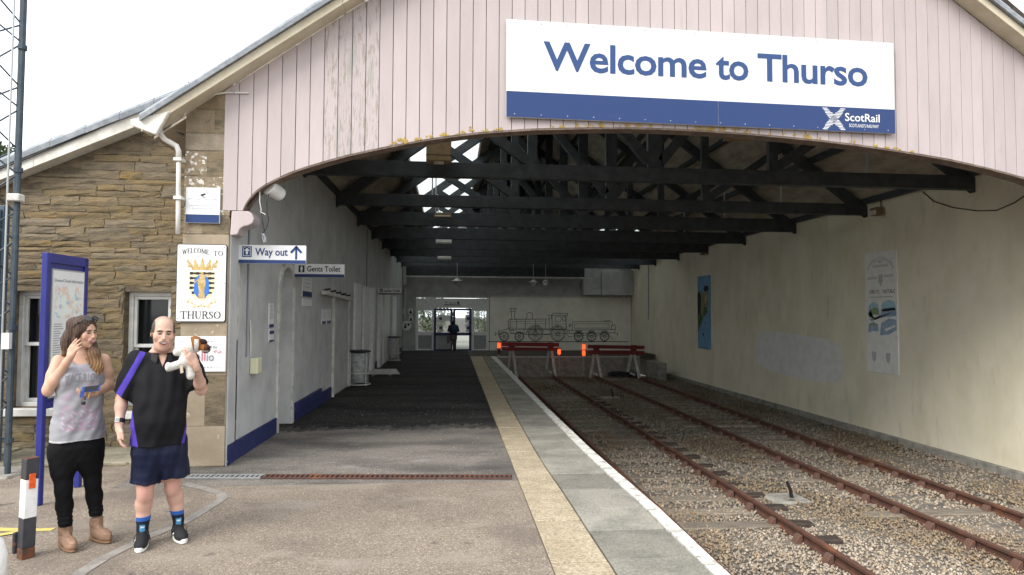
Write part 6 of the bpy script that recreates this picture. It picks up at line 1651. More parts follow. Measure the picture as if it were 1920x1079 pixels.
def sdf_obj(name, fn, lo, hi, h, m, parent, colf=None, smooth_it=1):
    V, F = sdf_mesh(fn, lo, hi, h)
    if smooth_it:
        for _ in range(smooth_it):
            acc = np.zeros_like(V); cnt = np.zeros(len(V))
            for i in range(4):
                a, b = F[:, i], F[:, (i + 1) % 4]
                np.add.at(acc, a, V[b]); np.add.at(acc, b, V[a]); np.add.at(cnt, a, 1); np.add.at(cnt, b, 1)
            V = V * .6 + .4 * acc / np.maximum(cnt, 1)[:, None]
    me = bpy.data.meshes.new(name)
    me.vertices.add(len(V)); me.vertices.foreach_set('co', V.astype(np.float32).reshape(-1))
    me.loops.add(F.size); me.loops.foreach_set('vertex_index', F.astype(np.int32).reshape(-1))
    me.polygons.add(len(F)); me.polygons.foreach_set('loop_start', np.arange(0, F.size, 4, dtype=np.int32))
    me.polygons.foreach_set('use_smooth', [True] * len(F)); me.update(calc_edges=True)
    if colf is not None:
        c = colf(V); c = np.concatenate([c, np.ones((len(c), 1))], 1).astype(np.float32)
        at = me.color_attributes.new('col', 'FLOAT_COLOR', 'POINT'); at.data.foreach_set('color', c.reshape(-1))
    me.materials.append(m)
    o = bpy.data.objects.new(name, me); COL.objects.link(o); o.parent = parent
    return o
def add_local(b, name, m, parent, smooth=True):
    o = b.build(name, m, None, smooth); o.parent = parent; return o

def rotz(a): c, s = math.cos(a), math.sin(a); return np.array([[c, -s, 0], [s, c, 0], [0, 0, 1.]])
def rotx(a): c, s = math.cos(a), math.sin(a); return np.array([[1, 0, 0], [0, c, -s], [0, s, c]])
def roty(a): c, s = math.cos(a), math.sin(a); return np.array([[c, 0, s], [0, 1, 0], [-s, 0, c]])

def head_sdf(P, c, R, s, wide=1.0, smile=1.0, fem=False):
    """head in its own frame: x to the figure's left as seen (viewer right), y towards the back, z up; s = head height"""
    q = (P - np.asarray(c, np.float32)) @ R.astype(np.float32) / s
    if wide != 1: q = q * np.array([1 / wide, 1, 1], np.float32)
    ax = np.abs(q[..., 0])
    m = np.stack([ax, q[..., 1], q[..., 2]], -1)             # mirrored copy
    d = ell(q, (0, .06, .17), (.335, .41, .335))                  # cranium
    d = smin(d, ell(q, (0, -.06, -.06), (.285, .33, .36)), .10)   # face block
    d = smin(d, ell(q, (0, -.15, -.30), (.20, .20, .17)), .09)    # jaw
    d = smin(d, ell(q, (0, -.30, -.405), (.075, .06, .055)), .07) # chin
    d = smin(d, ell(m, (.185, -.225, -.10 + .02 * smile), (.115, .105, .13)), .06)   # cheeks
    d = smin(d, ell(m, (.11, -.335, .115), (.11, .045, .035)), .05)    # brow
    d = smax(d, -ell(m, (.125, -.405, .035), (.075, .075, .045)), .05) # eye sockets
    d = smin(d, ell(m, (.125, -.322, .03), (.052, .045, .030)), .012)  # lids
    d = smin(d, cap(q, (0, -.36, .06), (0, -.455, -.095), .028, .045), .035)   # nose bridge
    d = smin(d, ell(m, (.042, -.42, -.105), (.036, .04, .028)), .02)   # nostrils
    mw = .13 + .03 * smile
    d = smin(d, ell(q, (0, -.365, -.215), (.14, .055, .075)), .05)     # muzzle
    # mouth: curved lips with an open smile
    zc = -.235 + smile * .9 * (ax * ax) * 1.6
    lip = np.sqrt(np.maximum((ax / mw) ** 2, 0) + ((q[..., 2] - zc) / .062) ** 2 + ((q[..., 1] + .392) / .045) ** 2)
    d = smin(d, (lip - 1) * .030, .035)
    slit = np.sqrt((ax / (mw * .88)) ** 2 + ((q[..., 2] - zc) / .034) ** 2 + ((q[..., 1] + .45) / .06) ** 2)
    d = smax(d, -(slit - 1) * .02, .01)
    if not fem:
        d = smin(d, ell(m, (.335, .02, -.01), (.030, .085, .115), rotz(.35)), .02)  # ears
        d = smax(d, -ell(m, (.372, -.01, .0), (.022, .045, .065)), .015)
    return d * s * .95, q

def sst(d, w=.014): return np.clip(.5 - d / w, 0, 1)[:, None]
def head_col(q, skin, lips, brow, eye, gap=.050, teeth=(.50, .46, .41)):
    """real colours of the head: lips, teeth, irises and eyebrows"""
    x, y, z = q.T; ax = np.abs(x); c = np.tile(skin, (len(q), 1)).astype(float)
    front = (y < -.16).astype(float)[:, None]
    def put(c, m, col): m = m * front; return c * (1 - m) + np.array(col) * m
    c = put(c, (np.exp(-(((ax - .19) / .09) ** 2 + ((z + .08) / .08) ** 2)) * .22)[:, None], (.52, .20, .15))
    c = put(c, (np.exp(-((x / .05) ** 2 + ((z + .09) / .05) ** 2)) * .2)[:, None], (.5, .18, .13))
    zc = -.235 + 1.44 * ax * ax
    c = put(c, sst(np.hypot(ax / .150, (z - zc) / .064) * .08 - .08, .02) * .75, lips)
    c = put(c, sst(np.hypot(ax / .125, (z - zc + .004) / gap) * .05 - .05, .014), (.13, .03, .028))
    c = put(c, sst(np.hypot(ax / .112, (z - zc - .010) / .019) * .04 - .04, .012), teeth)
    c = put(c, sst(np.hypot((ax - .125) / .062, (z - .030) / .036) * .04 - .04, .02) * .6, np.array(skin) * .5)
    c = put(c, sst(np.hypot((ax - .125) / .066, (z - .026) / .023) * .03 - .03, .016), eye)
    c = put(c, sst(np.hypot((ax - .128) / .095, (z - .108 - .022 * np.cos((ax - .125) * 16) + .02) / .028) * .05 - .05, .02) * .95, brow)
    return c

def hand_sdf(P, w, d, n, t, s=1.0, curl=(.5, .5, .5, .5), spread=.06, thumb=.5):
    """wrist w, direction d, palm normal n (the side the fingers curl to), t = thumb side"""
    d = np.array(d, float); d /= np.linalg.norm(d); n = np.array(n, float); n -= d * (n @ d); n /= np.linalg.norm(n)
    x = np.cross(d, n); x = x if x @ np.array(t, float) > 0 else -x
    w = np.array(w, float)
    L = lambda a, b, c: w + (d * a + x * b + n * c) * s
    o = cap(P, L(-.02, 0, 0), L(.02, 0, 0), .026 * s, .027 * s)
    o = smin(o, cap(P, L(.03, .022, 0), L(.085, .030, 0), .017 * s, .0145 * s), .015)
    o = smin(o, cap(P, L(.03, .0, 0), L(.090, .008, 0), .018 * s, .0145 * s), .015)
    o = smin(o, cap(P, L(.03, -.018, 0), L(.082, -.024, 0), .017 * s, .013 * s), .018)
    for i, (bx, ln, cu) in enumerate(zip((.032, .011, -.010, -.029), (.072, .082, .076, .058), curl)):
        base = L(.088 - .004 * abs(i - 1), bx, 0)
        a = 0; p = base; r = (.0092, .0094, .009, .0078)[i] * s; f = None
        sp = d + x * spread * (1.2 - i * .8)
        for k, fr_ in enumerate((.45, .32, .23)):
            a += cu * (.8, 1.0, .7)[k]
            dirn = sp * math.cos(a) + n * math.sin(a); dirn /= np.linalg.norm(dirn)
            p2 = p + dirn * ln * fr_ * s; e = cap(P, p, p2, r * (1 - .08 * k), r * (.94 - .1 * k)); f = e if f is None else smin(f, e, .004); p = p2
        o = smin(o, f, .006)
    b0 = L(.022, .022, .006); b1 = b0 + (d * .6 + x * (.75 - .5 * thumb) + n * .6 * thumb) * .042 * s; b2 = b1 + (d * .85 + x * (.3 - .6 * thumb) + n * .5 * thumb) * .03 * s; b3 = b2 + (d * .9 - x * .1 * thumb + n * .35 * thumb) * .024 * s
    th = smin(smin(cap(P, b0, b1, .017 * s, .0125 * s), cap(P, b1, b2, .0122 * s, .0105 * s), .006), cap(P, b2, b3, .0102 * s, .0085 * s), .004)
    return smin(o, th, .012)

def fold(P, amp, f, ph=0, st=(1, 1, .35)):
    x, y, z = P[..., 0] * f * st[0], P[..., 1] * f * st[1], P[..., 2] * f * st[2]
    return amp * (np.sin(x + 1.7 * np.sin(z * 1.3 + ph) + ph) * np.cos(z * 1.1 + .7 * np.sin(x * .8 + ph)) + .6 * np.sin(2.1 * x - 1.3 * z + y + ph * 2))

SKIN = np.array([.50, .315, .24])
skin_m = mat('skin', SKIN, .5, attr='col', spec=.3, bump=.05, bs=120); 
for nd in skin_m.node_tree.nodes:
    if nd.type == 'BSDF_PRINCIPLED':
        nd.inputs['Subsurface Weight'].default_value = .12; nd.inputs['Subsurface Radius'].default_value = (.012, .005, .003); nd.inputs['Subsurface Scale'].default_value = .5
cloth_m = mat('cloth', (1, 1, 1), .9, attr='col', spec=.15, bump=.12, bs=160, local=True)
polo_m = mat('sports_polo_cloth', (1, 1, 1), .75, attr='col', spec=.15, bump=.15, bs=150, local=True)
sport_m = mat('satin_sports_cloth', (1, 1, 1), .45, attr='col', spec=.2, bump=.1, bs=140, local=True)
hair_m = mat('hair', (1, 1, 1), .5, attr='col', spec=.4, bump=.6, bs=90, stretch=(3, 3, .4), local=True)
plush_m = mat('plush', (1, 1, 1), .95, attr='col', spec=.1, bump=.8, bs=150, local=True)
leather_m = mat('tan_leather', (.285, .175, .115), .55, c2=(.215, .13, .085), ns=9, bump=.25, bs=45, local=True)
shoe_m = mat('black_mesh_shoe', (.016, .016, .018), .7, bump=.5, bs=150, local=True)
sole_m = mat('white_sole', (.68, .68, .66), .6, local=True)
HS = .0052

def person(label, uv, zrot_extra=0.0):
    p = PZ(*uv, 0); t = thing('person', label, 'person', p)
    t.rotation_euler = (0, 0, -math.atan2(p.x, p.y) + zrot_extra)
    th = math.atan2(p.x, p.y) - YAW; t.scale = (math.cos(th), .94, 1)   # seen well off the lens axis: real width is narrower than it looks
    return t, 0

# ------------------------------------------------------------------ the man
MU, MV = 296.0, 1020.0
man, _ = person('man in black and purple polo shirt and navy shorts holding a plush dog', (MU, MV))
mp_ = man.location; MS = FPX / (mp_.y * math.cos(YAW) + mp_.x * math.sin(YAW))
def m_(u, v, y=0.0): return np.array([(u - MU) / MS, y, (MV - v) / MS])
Rh = rotz(math.radians(6)) @ roty(math.radians(3)) @ rotx(math.radians(5))
Hc, Hs = m_(295.5, 632, -.045), .258
hipL, hipR = m_(277, 858, 0), m_(318, 858, 0)
knL, knR = m_(270.5, 917, -.03), m_(320.5, 913, .02)
anL, anR = m_(267, 990, .02), m_(334, 985, .08)
shL, shR = m_(248, 685, .01), m_(347, 685, .01)
elL, wrL = m_(223, 752, .03), m_(221, 797, -.05)
elR, wrR = m_(370, 737, -.10), m_(356, 689, -.325)
def man_body(P):
    d, _ = head_sdf(P, Hc, Rh, Hs, 1.02)
    d = smin(d, cap(P, m_(296, 674, .02), m_(296, 645, .0), .074, .068), .04)
    d = smin(d, ell(P, m_(296, 657, -.075), (.06, .05, .035)), .04)                   # full chin
    d = smin(d, loft(P, [(m_(0, 905)[2], 0, 0, .17, .14), (m_(0, 850)[2], 0, .0, .20, .16), (m_(0, 780)[2], 0, -.03, .20, .185), (m_(0, 715)[2], 0, -.005, .19, .145), (m_(0, 685)[2], 0, .01, .17, .11), (m_(0, 668)[2], 0, .02, .10, .08)]) + np.maximum(0, P[..., 2] - m_(0, 666)[2]) + np.maximum(0, m_(0, 880)[2] - P[..., 2]), .05)
    for h, k, a, out in ((hipL, knL, anL, -1), (hipR, knR, anR, 1)):
        mid = k * .62 + a * .38 + np.array([.004 * out, .022, 0]); th = h * .5 + k * .5
        d = smin(d, chain(P, [(h, .100), (th, .089), (k + (0, 0, .05), .066), (k, .060), (k - (0, 0, .04), .056), (mid, .063), (mid * .5 + a * .5, .049), (a, .038)], .025), .03)
        d = smin(d, ell(P, k + np.array([0, -.030, -.005]), (.036, .032, .045)), .03)
        d = smin(d, cap(P, (a[0], a[1], .06), (a[0], a[1] - .05, .045), .034, .026), .02)
    z = P[..., 2]; inside = (z > zL + .04) & (z < m_(0, 668)[2]); cl = np.where(z > zhem + .012, np.minimum(polo0(P), shorts(P)), shorts(P)) + .013
    d = np.where(inside, np.maximum(d, cl), d)
    for sgn, s, e, w in ((-1, shL, elL, wrL), (1, shR, elR, wrR)):
        d = smin(d, chain(P, [(s, .062), ((s + e) / 2, .055), (e, .045)], .02), .04)
        fm = e * .72 + w * .28
        d = smin(d, chain(P, [(e, .044), (fm, .046), (w * .8 + e * .2, .033), (w, .029)], .02), .02)
    d = smin(d, hand_sdf(P, wrL + (0, 0, -.005), (.06, -.28, -1), (.9, .1, .1), (.1, -1, .1), 1.08, (.35, .42, .5, .55), .05, .35), .015)
    d = smin(d, hand_sdf(P, wrR, (-.42, -.10, 1), (-.55, .85, .1), (-.6, -.3, .6), 1.05, (.30, .36, .42, .5), .05, .6), .015)
    return d
def man_col(V):
    q = ((V - Hc) @ Rh / Hs); c = head_col(q, SKIN, (.47, .19, .16), (.05, .038, .025), (.05, .035, .03))
    # balding: hair on the sides and back of the head
    x, y, z = q.T; r = np.hypot(x / .335, (y - .05) / .41)
    side = sst(-(np.minimum(np.minimum(np.abs(x) - .262, z - .02), np.minimum(.37 - z, y + .20))), .03)
    back = sst(-(np.minimum(np.minimum(y - .24, z + .12), .44 - z)), .04)
    thin = sst(-(np.minimum(z - .36, y + .12)), .2) * .42
    hr = np.maximum(np.maximum(side, back), thin)
    near = (np.abs(q) < .62).all(1)
    hr = hr * near[:, None]; c = c * (1 - hr) + np.array([.06, .042, .03]) * hr
    stub = near & (z < -.12) & (y < .05) & ~((z > -.32) & (np.abs(x) < .16) & (y < -.2)); c[stub] *= (.93, .90, .90)
    for k in (knL, knR):
        w = np.exp(-(np.sum(((V - k - (0, -.05, 0)) / (.06, .07, .06)) ** 2, 1)))[:, None] * .55; c = c * (1 - w) + np.array([.46, .19, .155]) * w
    leg = ((V[:, 2] < .55) * .28)[:, None]; c = c * (1 - leg) + np.array([.49, .28, .235]) * leg
    arm = ((np.abs(V[:, 0]) > .24) * .25)[:, None]; c = c * (1 - arm) + np.array([.54, .345, .28]) * arm
    return c
# polo shirt
zhem = m_(0, 835)[2]
def polo0(P):
    d = loft(P, [(m_(0, 845)[2], -.012, 0, .212, .180), (m_(0, 825)[2], -.012, -.006, .210, .184), (m_(0, 790)[2], -.010, -.035, .208, .200), (m_(0, 750)[2], -.006, -.03, .202, .188), (m_(0, 715)[2], -.002, -.008, .200, .165), (m_(0, 692)[2], .0, .008, .195, .135), (m_(0, 676)[2], .0, .016, .155, .105), (m_(0, 664)[2], 0, .02, .098, .085), (m_(0, 655)[2], 0, .02, .08, .08)])
    for s, e, ce in ((shL, elL + (-.004, 0, .01), .086), (shR, elR + (-.014, .02, .012), .090)):
        ee = s + (e - s) * .93
        sl = chain(P, [(s + (0, 0, -.004), .086), ((s + ee) / 2, .084), (ee, ce)], .03)
        ax = (e - s) / np.linalg.norm(e - s)
        sl = np.maximum(sl, (P - ee) @ ax.astype(np.float32) - .0)
        d = smin(d, sl, .045)
    d = d + fold(P, .0075, 15, .4, (1, 1, .3)) + fold(P, .0035, 33, 1.9, (1, 1, .45))
    return d
def polo(P):
    d = polo0(P)
    d = np.maximum(d, zhem + .004 * np.sin(P[..., 0] * 20) - P[..., 2])
    d = np.maximum(d, P[..., 2] - m_(0, 661)[2])
    # neck opening with a v placket
    y = P[..., 1]; vx = np.abs(P[..., 0] - .0)
    d = smax(d, -(cap(P, m_(296, 672, .0), m_(296, 640, .0), .054, .072)), .008)
    vcut = np.maximum(np.maximum(vx * 2.6 - (P[..., 2] - m_(0, 693)[2]), y + .03), P[..., 2] - m_(0, 650)[2])
    d = smax(d, -vcut * .6, .005)
    return d
def polo_col(V):
    c = np.tile([.0075, .0075, .009], (len(V), 1)).astype(float); P_ = np.array([.068, .044, .33])
    # purple band down the viewer-left sleeve and side panels at both sides
    s, e = shL, elL; ax = (e - s) / np.linalg.norm(e - s); rel = V - s; along = rel @ ax; off = rel - along[:, None] * ax
    side = np.cross(ax, (0, -1, 0)); side /= np.linalg.norm(side); lat = off @ side
    t = np.clip(along / .3, -.3, 1)
    ctr = -.020 + .035 * t * 0
    band = (off[:, 1] < .02) & (np.abs((V[:, 0] - (s[0] + .03 - .108 * (along + .06) / .28 * 1.25))) < .021) & (along > -.10) & (V[:, 0] < -.135) & (V[:, 2] > m_(0, 748)[2])
    c[band] = P_
    zz = V[:, 2]; zt_ = m_(0, 765)[2]
    w = np.clip((zt_ - zz) / (zt_ - zhem), 0, 1) * .055
    l = (zz < zt_) & (V[:, 0] < -.218 + w) & (V[:, 1] < .12); c[l] = P_
    zt2 = m_(0, 795)[2]; w2 = np.clip((zt2 - zz) / (zt2 - zhem), 0, 1) * .040
    r = (zz < zt2) & (V[:, 0] > .196 - w2) & (V[:, 1] < .12); c[r] = P_
    return c
sdf_obj('polo_shirt', polo, (-.42, -.34, zhem - .03), (.42, .30, 1.62), HS, polo_m, man, polo_col, 1)
# folded collar: two leaves round the neck, open at the front
def collar_leaf(sg):
    n = 14; top_, bot_ = [], []
    for k in range(n + 1):
        a = math.radians(180 - 158 * k / n); f = (k / n)
        ri_, ro_ = .083, .118 + .012 * f
        zi = m_(0, 656)[2] - .052 * f ** 1.6; zo = m_(0, 667)[2] - .070 * f ** 1.5
        top_.append(Vector((sg * ri_ * math.sin(a), .012 - ri_ * math.cos(a) * (1.0), zi)))
        bot_.append(Vector((sg * ro_ * math.sin(a) * (1 - .10 * f), .008 - ro_ * math.cos(a) * 1.02, zo)))
    b = MB(); N_ = len(top_)
    mid_ = [(p + q) / 2 + Vector((0, -.004, .010)) for p, q in zip(top_, bot_)]
    v = top_ + mid_ + bot_; dn = [p - Vector((0, -.004, .008)) for p in v]
    f = [(r * N_ + i, r * N_ + i + 1, (r + 1) * N_ + i + 1, (r + 1) * N_ + i) for r in (0, 1) for i in range(N_ - 1)]
    b.add(v, f); b.add(dn, [tuple(reversed(x)) for x in f])
    b.add([bot_[-1], mid_[-1], top_[-1], top_[-1] - Vector((0, -.004, .008)), mid_[-1] - Vector((0, -.004, .008)), bot_[-1] - Vector((0, -.004, .008))], [(0, 1, 4, 5), (1, 2, 3, 4)])
    add_local(b, 'collar', mat('black_collar', (.008, .008, .0095), .7, bump=.2, bs=150, local=True), man)
collar_leaf(1); collar_leaf(-1)
b = MB()
for v in (683, 690): b.tube([m_(291, v, -.128 - .0 * v), m_(291, v, -.134)], .006, 8)
# shorts
zL, zR = m_(0, 905)[2], m_(0, 898)[2]
def shorts(P):
    d = loft(P, [(m_(0, 884)[2], -.004, .0, .13, .085), (m_(0, 868)[2], -.004, .0, .185, .135), (m_(0, 850)[2], -.006, .0, .204, .162), (m_(0, 828)[2], -.006, .0, .205, .165), (m_(0, 815)[2], -.006, .0, .19, .15)])
    d = smax(d, m_(0, 878)[2] - P[..., 2], .03)
    lg = None
    for h, k, zc, bx in ((hipL, knL, zL, -.052), (hipR, knR, zR, .052)):
        a = np.array([h[0] + bx * .0, 0, h[2] - .02]); c = np.array([k[0] * .82 + h[0] * .18 + bx * .28, -.005, zc - .03])
        e = chain(P, [(a, .110), ((a + c) / 2, .116), (c, .123)], .02); e = np.maximum(e, zc + .02 * np.sin(P[..., 0] * 14 + zc * 9) * .25 - P[..., 2]); lg = e if lg is None else smin(lg, e, .012)
    d = smin(d, lg, .09)
    d = d + fold(P, .005, 22, 2.2) + fold(P, .0025, 40, .7)
    d = np.maximum(d, P[..., 2] - m_(0, 822)[2]); return d
def shorts_col(V):
    a = np.arctan2(V[:, 1], V[:, 0] - np.sign(V[:, 0]) * .09) * .12 + V[:, 0]
    s = (np.sin(V[:, 0] * 2 * math.pi / .018) > .55)[:, None]
    c = np.where(s, np.array([.010, .014, .040]), np.array([.0045, .007, .022])); return c
sdf_obj('shorts', shorts, (-.30, -.26, zL - .03), (.30, .26, m_(0, 815)[2]), HS, sport_m, man, shorts_col, 1)
sdf_obj('body', man_body, (-.44, -.46, -.01), (.44, .34, 1.84), HS, skin_m, man, man_col, 1)
# socks and trainers
def sockcol(k):
    def f(V):
        c = np.tile([.014, .017, .026], (len(V), 1)).astype(float); z = V[:, 2]; c[z > k[2] + .105] = (.03, .10, .34)
        m = (np.abs(V[:, 0] - k[0] - .0) < .021) & (V[:, 1] < k[1] - .01) & (np.abs(z - k[2] - .052) < .026); c[m] = (.07, .22, .40)
        m2 = (np.abs(V[:, 0] - k[0]) < .014) & (V[:, 1] < k[1] - .01) & (np.abs(z - k[2] - .060) < .006); c[m2] = (.5, .6, .65)
        m3 = (np.abs(V[:, 0] - k[0]) < .03) & (V[:, 1] < k[1] - .01) & (np.abs(z - k[2] - .012) < .005) & (np.sin(V[:, 0] * 500) > -.2); c[m3] = (.3, .36, .42)
        return c
    return f
def shoe(name, a, yaw, sgn):
    Rr = rotz(yaw); base = np.array([a[0], a[1], 0])
    def loc(P): return (P - base.astype(np.float32)) @ Rr.astype(np.float32)
    def up(P):
        q = loc(P)
        d = ell(q, (0, -.055, .045), (.047, .125, .042)); d = smin(d, ell(q, (.004 * sgn, -.115, .040), (.047, .070, .034)), .03)
        d = smin(d, cap(q, (0, .022, .05), (0, .010, .105), .043, .040), .04); d = smin(d, cap(q, (0, -.01, .085), (0, -.10, .058), .033, .028), .03)
        d = smax(d, -cap(q, (0, .012, .10), (0, .012, .16), .034, .036), .006)
        return np.maximum(d, .022 - q[..., 2])
    def so(P):
        q = loc(P); y = q[..., 1]
        cx = .006 * sgn * np.clip(-y / .15, 0, 1)
        e = np.hypot((q[..., 0] - cx) / (.049 - .010 * np.clip((y + .02) / .09, 0, 1)), (y + .06) / .137) - 1
        d = np.maximum(e * .045, np.abs(q[..., 2] - .018 - .02 * np.clip(-y - .11, 0, 1)) - .017 - .004 * np.clip(y, 0, .08) * 10 * .1)
        return d
    o = sdf_obj('shoe', up, base + (-.2, -.24, -.01), base + (.2, .14, .16), .0042, shoe_m, man, None, 1)
    sdf_obj('sole', so, base + (-.2, -.24, -.01), base + (.2, .14, .08), .0042, sole_m, o, None, 1)
    b = MB(); M3 = Matrix(Rr.tolist()); B = Vector(base)
    for k in range(4):
        y = -.03 - k * .022; z = .102 - k * .011
        b.tube([B + M3 @ Vector((-.03, y, z - .012)), B + M3 @ Vector((0, y - .004, z + .004)), B + M3 @ Vector((.03, y - .008, z - .012))], .003, 5)
    for sg in (-1, 1):
        b.tube([B + M3 @ Vector((0, -.03, .108)), B + M3 @ Vector((sg * .03, -.05, .118)), B + M3 @ Vector((sg * .055, -.055, .085)), B + M3 @ Vector((sg * .062, -.05, .05)), B + M3 @ Vector((sg * .05, -.045, .045)), B + M3 @ Vector((sg * .02, -.04, .10))], .0028, 5)
    add_local(b, 'laces', M['black_plastic'], o)
    b = MB(); b.tube([B + M3 @ Vector((-sgn * .0 - .050, -.05, .052)), B + M3 @ Vector((-.047, -.065, .058))], .008, 6); add_local(b, 'mark', sole_m, o)
shoe('shoe', anL + np.array([.004, -.0, 0]), math.radians(-4), -1); shoe('shoe', anR + np.array([-.002, 0, 0]), math.radians(12), 1)
for a, k in ((anL, knL), (anR, knR)):
    kk = np.array([a[0], a[1], .085])
    sdf_obj('sock', lambda P, a=a, k=k: np.maximum(np.maximum(chain(P, [((a[0], a[1] + .004, .06), .044), (a, .044), (a + (k - a) * .38 + np.array([0, .012, 0]), .060)], .01), .05 - P[..., 2]), P[..., 2] - .222 - .0 * P[..., 0]), (a[0] - .09, a[1] - .1, .03), (a[0] + .09, a[1] + .1, .26), .0042, cloth_m, man, sockcol(kk), 1)
# wrist watch on the lowered arm
b = MB(); dv = Vector(wrL - elL).normalized(); c = Vector(wrL) - dv * .035
ringn = 20; e1_ = dv.orthogonal().normalized(); e2_ = dv.cross(e1_)
for k in range(ringn):
    pass
b.tube([c - dv * .017, c - dv * .015, c + dv * .015, c + dv * .017], [.034, .0405, .0395, .033], 18); wt = add_local(b, 'wrist_watch', M['black_plastic'], man)
b = MB(); f = Vector((-.35, -.93, -.1)).normalized(); f = (f - dv * f.dot(dv)).normalized(); b.tube([c + f * .038, c + f * .045], [.024, .024], 4); add_local(b, 'case', M['galv'], wt, False)
b = MB(); b.tube([c + f * .0455, c + f * .047], [.018, .018], 4); add_local(b, 'dial', M['glass'], wt, False)

# plush dog in his raised hand (a thing of its own)
dog = thing('plush_dog', 'white plush dog with brown and dark ears held up in the hand of the man', 'toy', man.location)
dog.rotation_euler = man.rotation_euler; dog.scale = man.scale
dz = -.285
D = lambda u, v, y=0: m_(u, v, dz + y)
def plush(P):
    d = cap(P, D(344, 655), D(338, 680), .048, .056)
    d = smin(d, ell(P, D(353, 651, -.01), (.066, .066, .062), roty(-.5)), .02)
    d = smin(d, ell(P, D(373, 657, -.05), (.036, .045, .032)), .02)                    # muzzle
    d = smin(d, cap(P, D(333, 661), D(321, 664), .034, .030), .015)                    # raised arm
    d = smin(d, cap(P, D(333, 683, -.03), D(310, 690, -.05), .032, .029), .015)
    d = smin(d, ell(P, D(306, 689, -.055), (.024, .026, .034)), .01)
    d = smin(d, cap(P, D(344, 686, -.02), D(347, 706, -.03), .030, .033), .015)
    d = smin(d, cap(P, D(350, 684, .01), D(356, 699, -.02), .018, .016), .01)
    d = smin(d, cap(P, D(352, 660, .03), D(351, 672, .06), .026, .024), .015)
    return d + .0014 * np.sin(P[..., 0] * 300) * np.sin(P[..., 2] * 280) * np.sin(P[..., 1] * 260)
def plush_col(V):
    c = np.tile([.64, .62, .575], (len(V), 1)).astype(float)
    hx, hz = (V[:, 0] - D(357, 648)[0]), (V[:, 2] - D(357, 648)[2])
    m = (hx + hz * .25 > -.040) & (hz > -.055) & (V[:, 2] > D(0, 668)[2]); c[m] = (.27, .105, .03)
    bl = m & (hx < .012) & (hx > -.022) & (V[:, 1] < dz - .02) & (hz < .03); c[bl] = (.64, .62, .575)
    mz = (hx > .052) & m; c[mz] = (.10, .045, .025)
    t = np.sum((V - D(351, 690, -.0)) ** 2, 1) < .032 ** 2; c[t] = (.36, .15, .04); return c
sdf_obj('body', plush, (-.05, -.48, 1.20), (.48, -.10, 1.75), .0045, plush_m, dog, plush_col, 1)
for (u, v, yy_, rx, an, cc) in ((369, 646, -.04, .030, .35, (.045, .022, .015)), (376, 662, .03, .028, -.2, (.045, .022, .015))):
    sdf_obj('ear', lambda P, u=u, v=v, yy_=yy_, an=an: ell(P, D(u, v, yy_), (.034, .026, .022), roty(an)), D(u, v, yy_) - .09, D(u, v, yy_) + .09, .0045, plush_m, dog, lambda V, cc=cc: np.tile(cc, (len(V), 1)), 1)
b = MB(); p_ = Vector(D(379, 655, -.09)); b.tube([p_, p_ + Vector((.012, -.008, 0))], [.012, .006], 8); add_local(b, 'nose', M['black_plastic'], dog)
b = MB(); p_ = Vector(D(331, 694, -.06)); b.obox(p_ - Vector((.011, .004, .030)), (.022, 0, .006), (0, .004, 0), (-.008, 0, .055)); add_local(b, 'fabric_tag', mat('beige_tag', (.55, .46, .34), .8), dog, False)

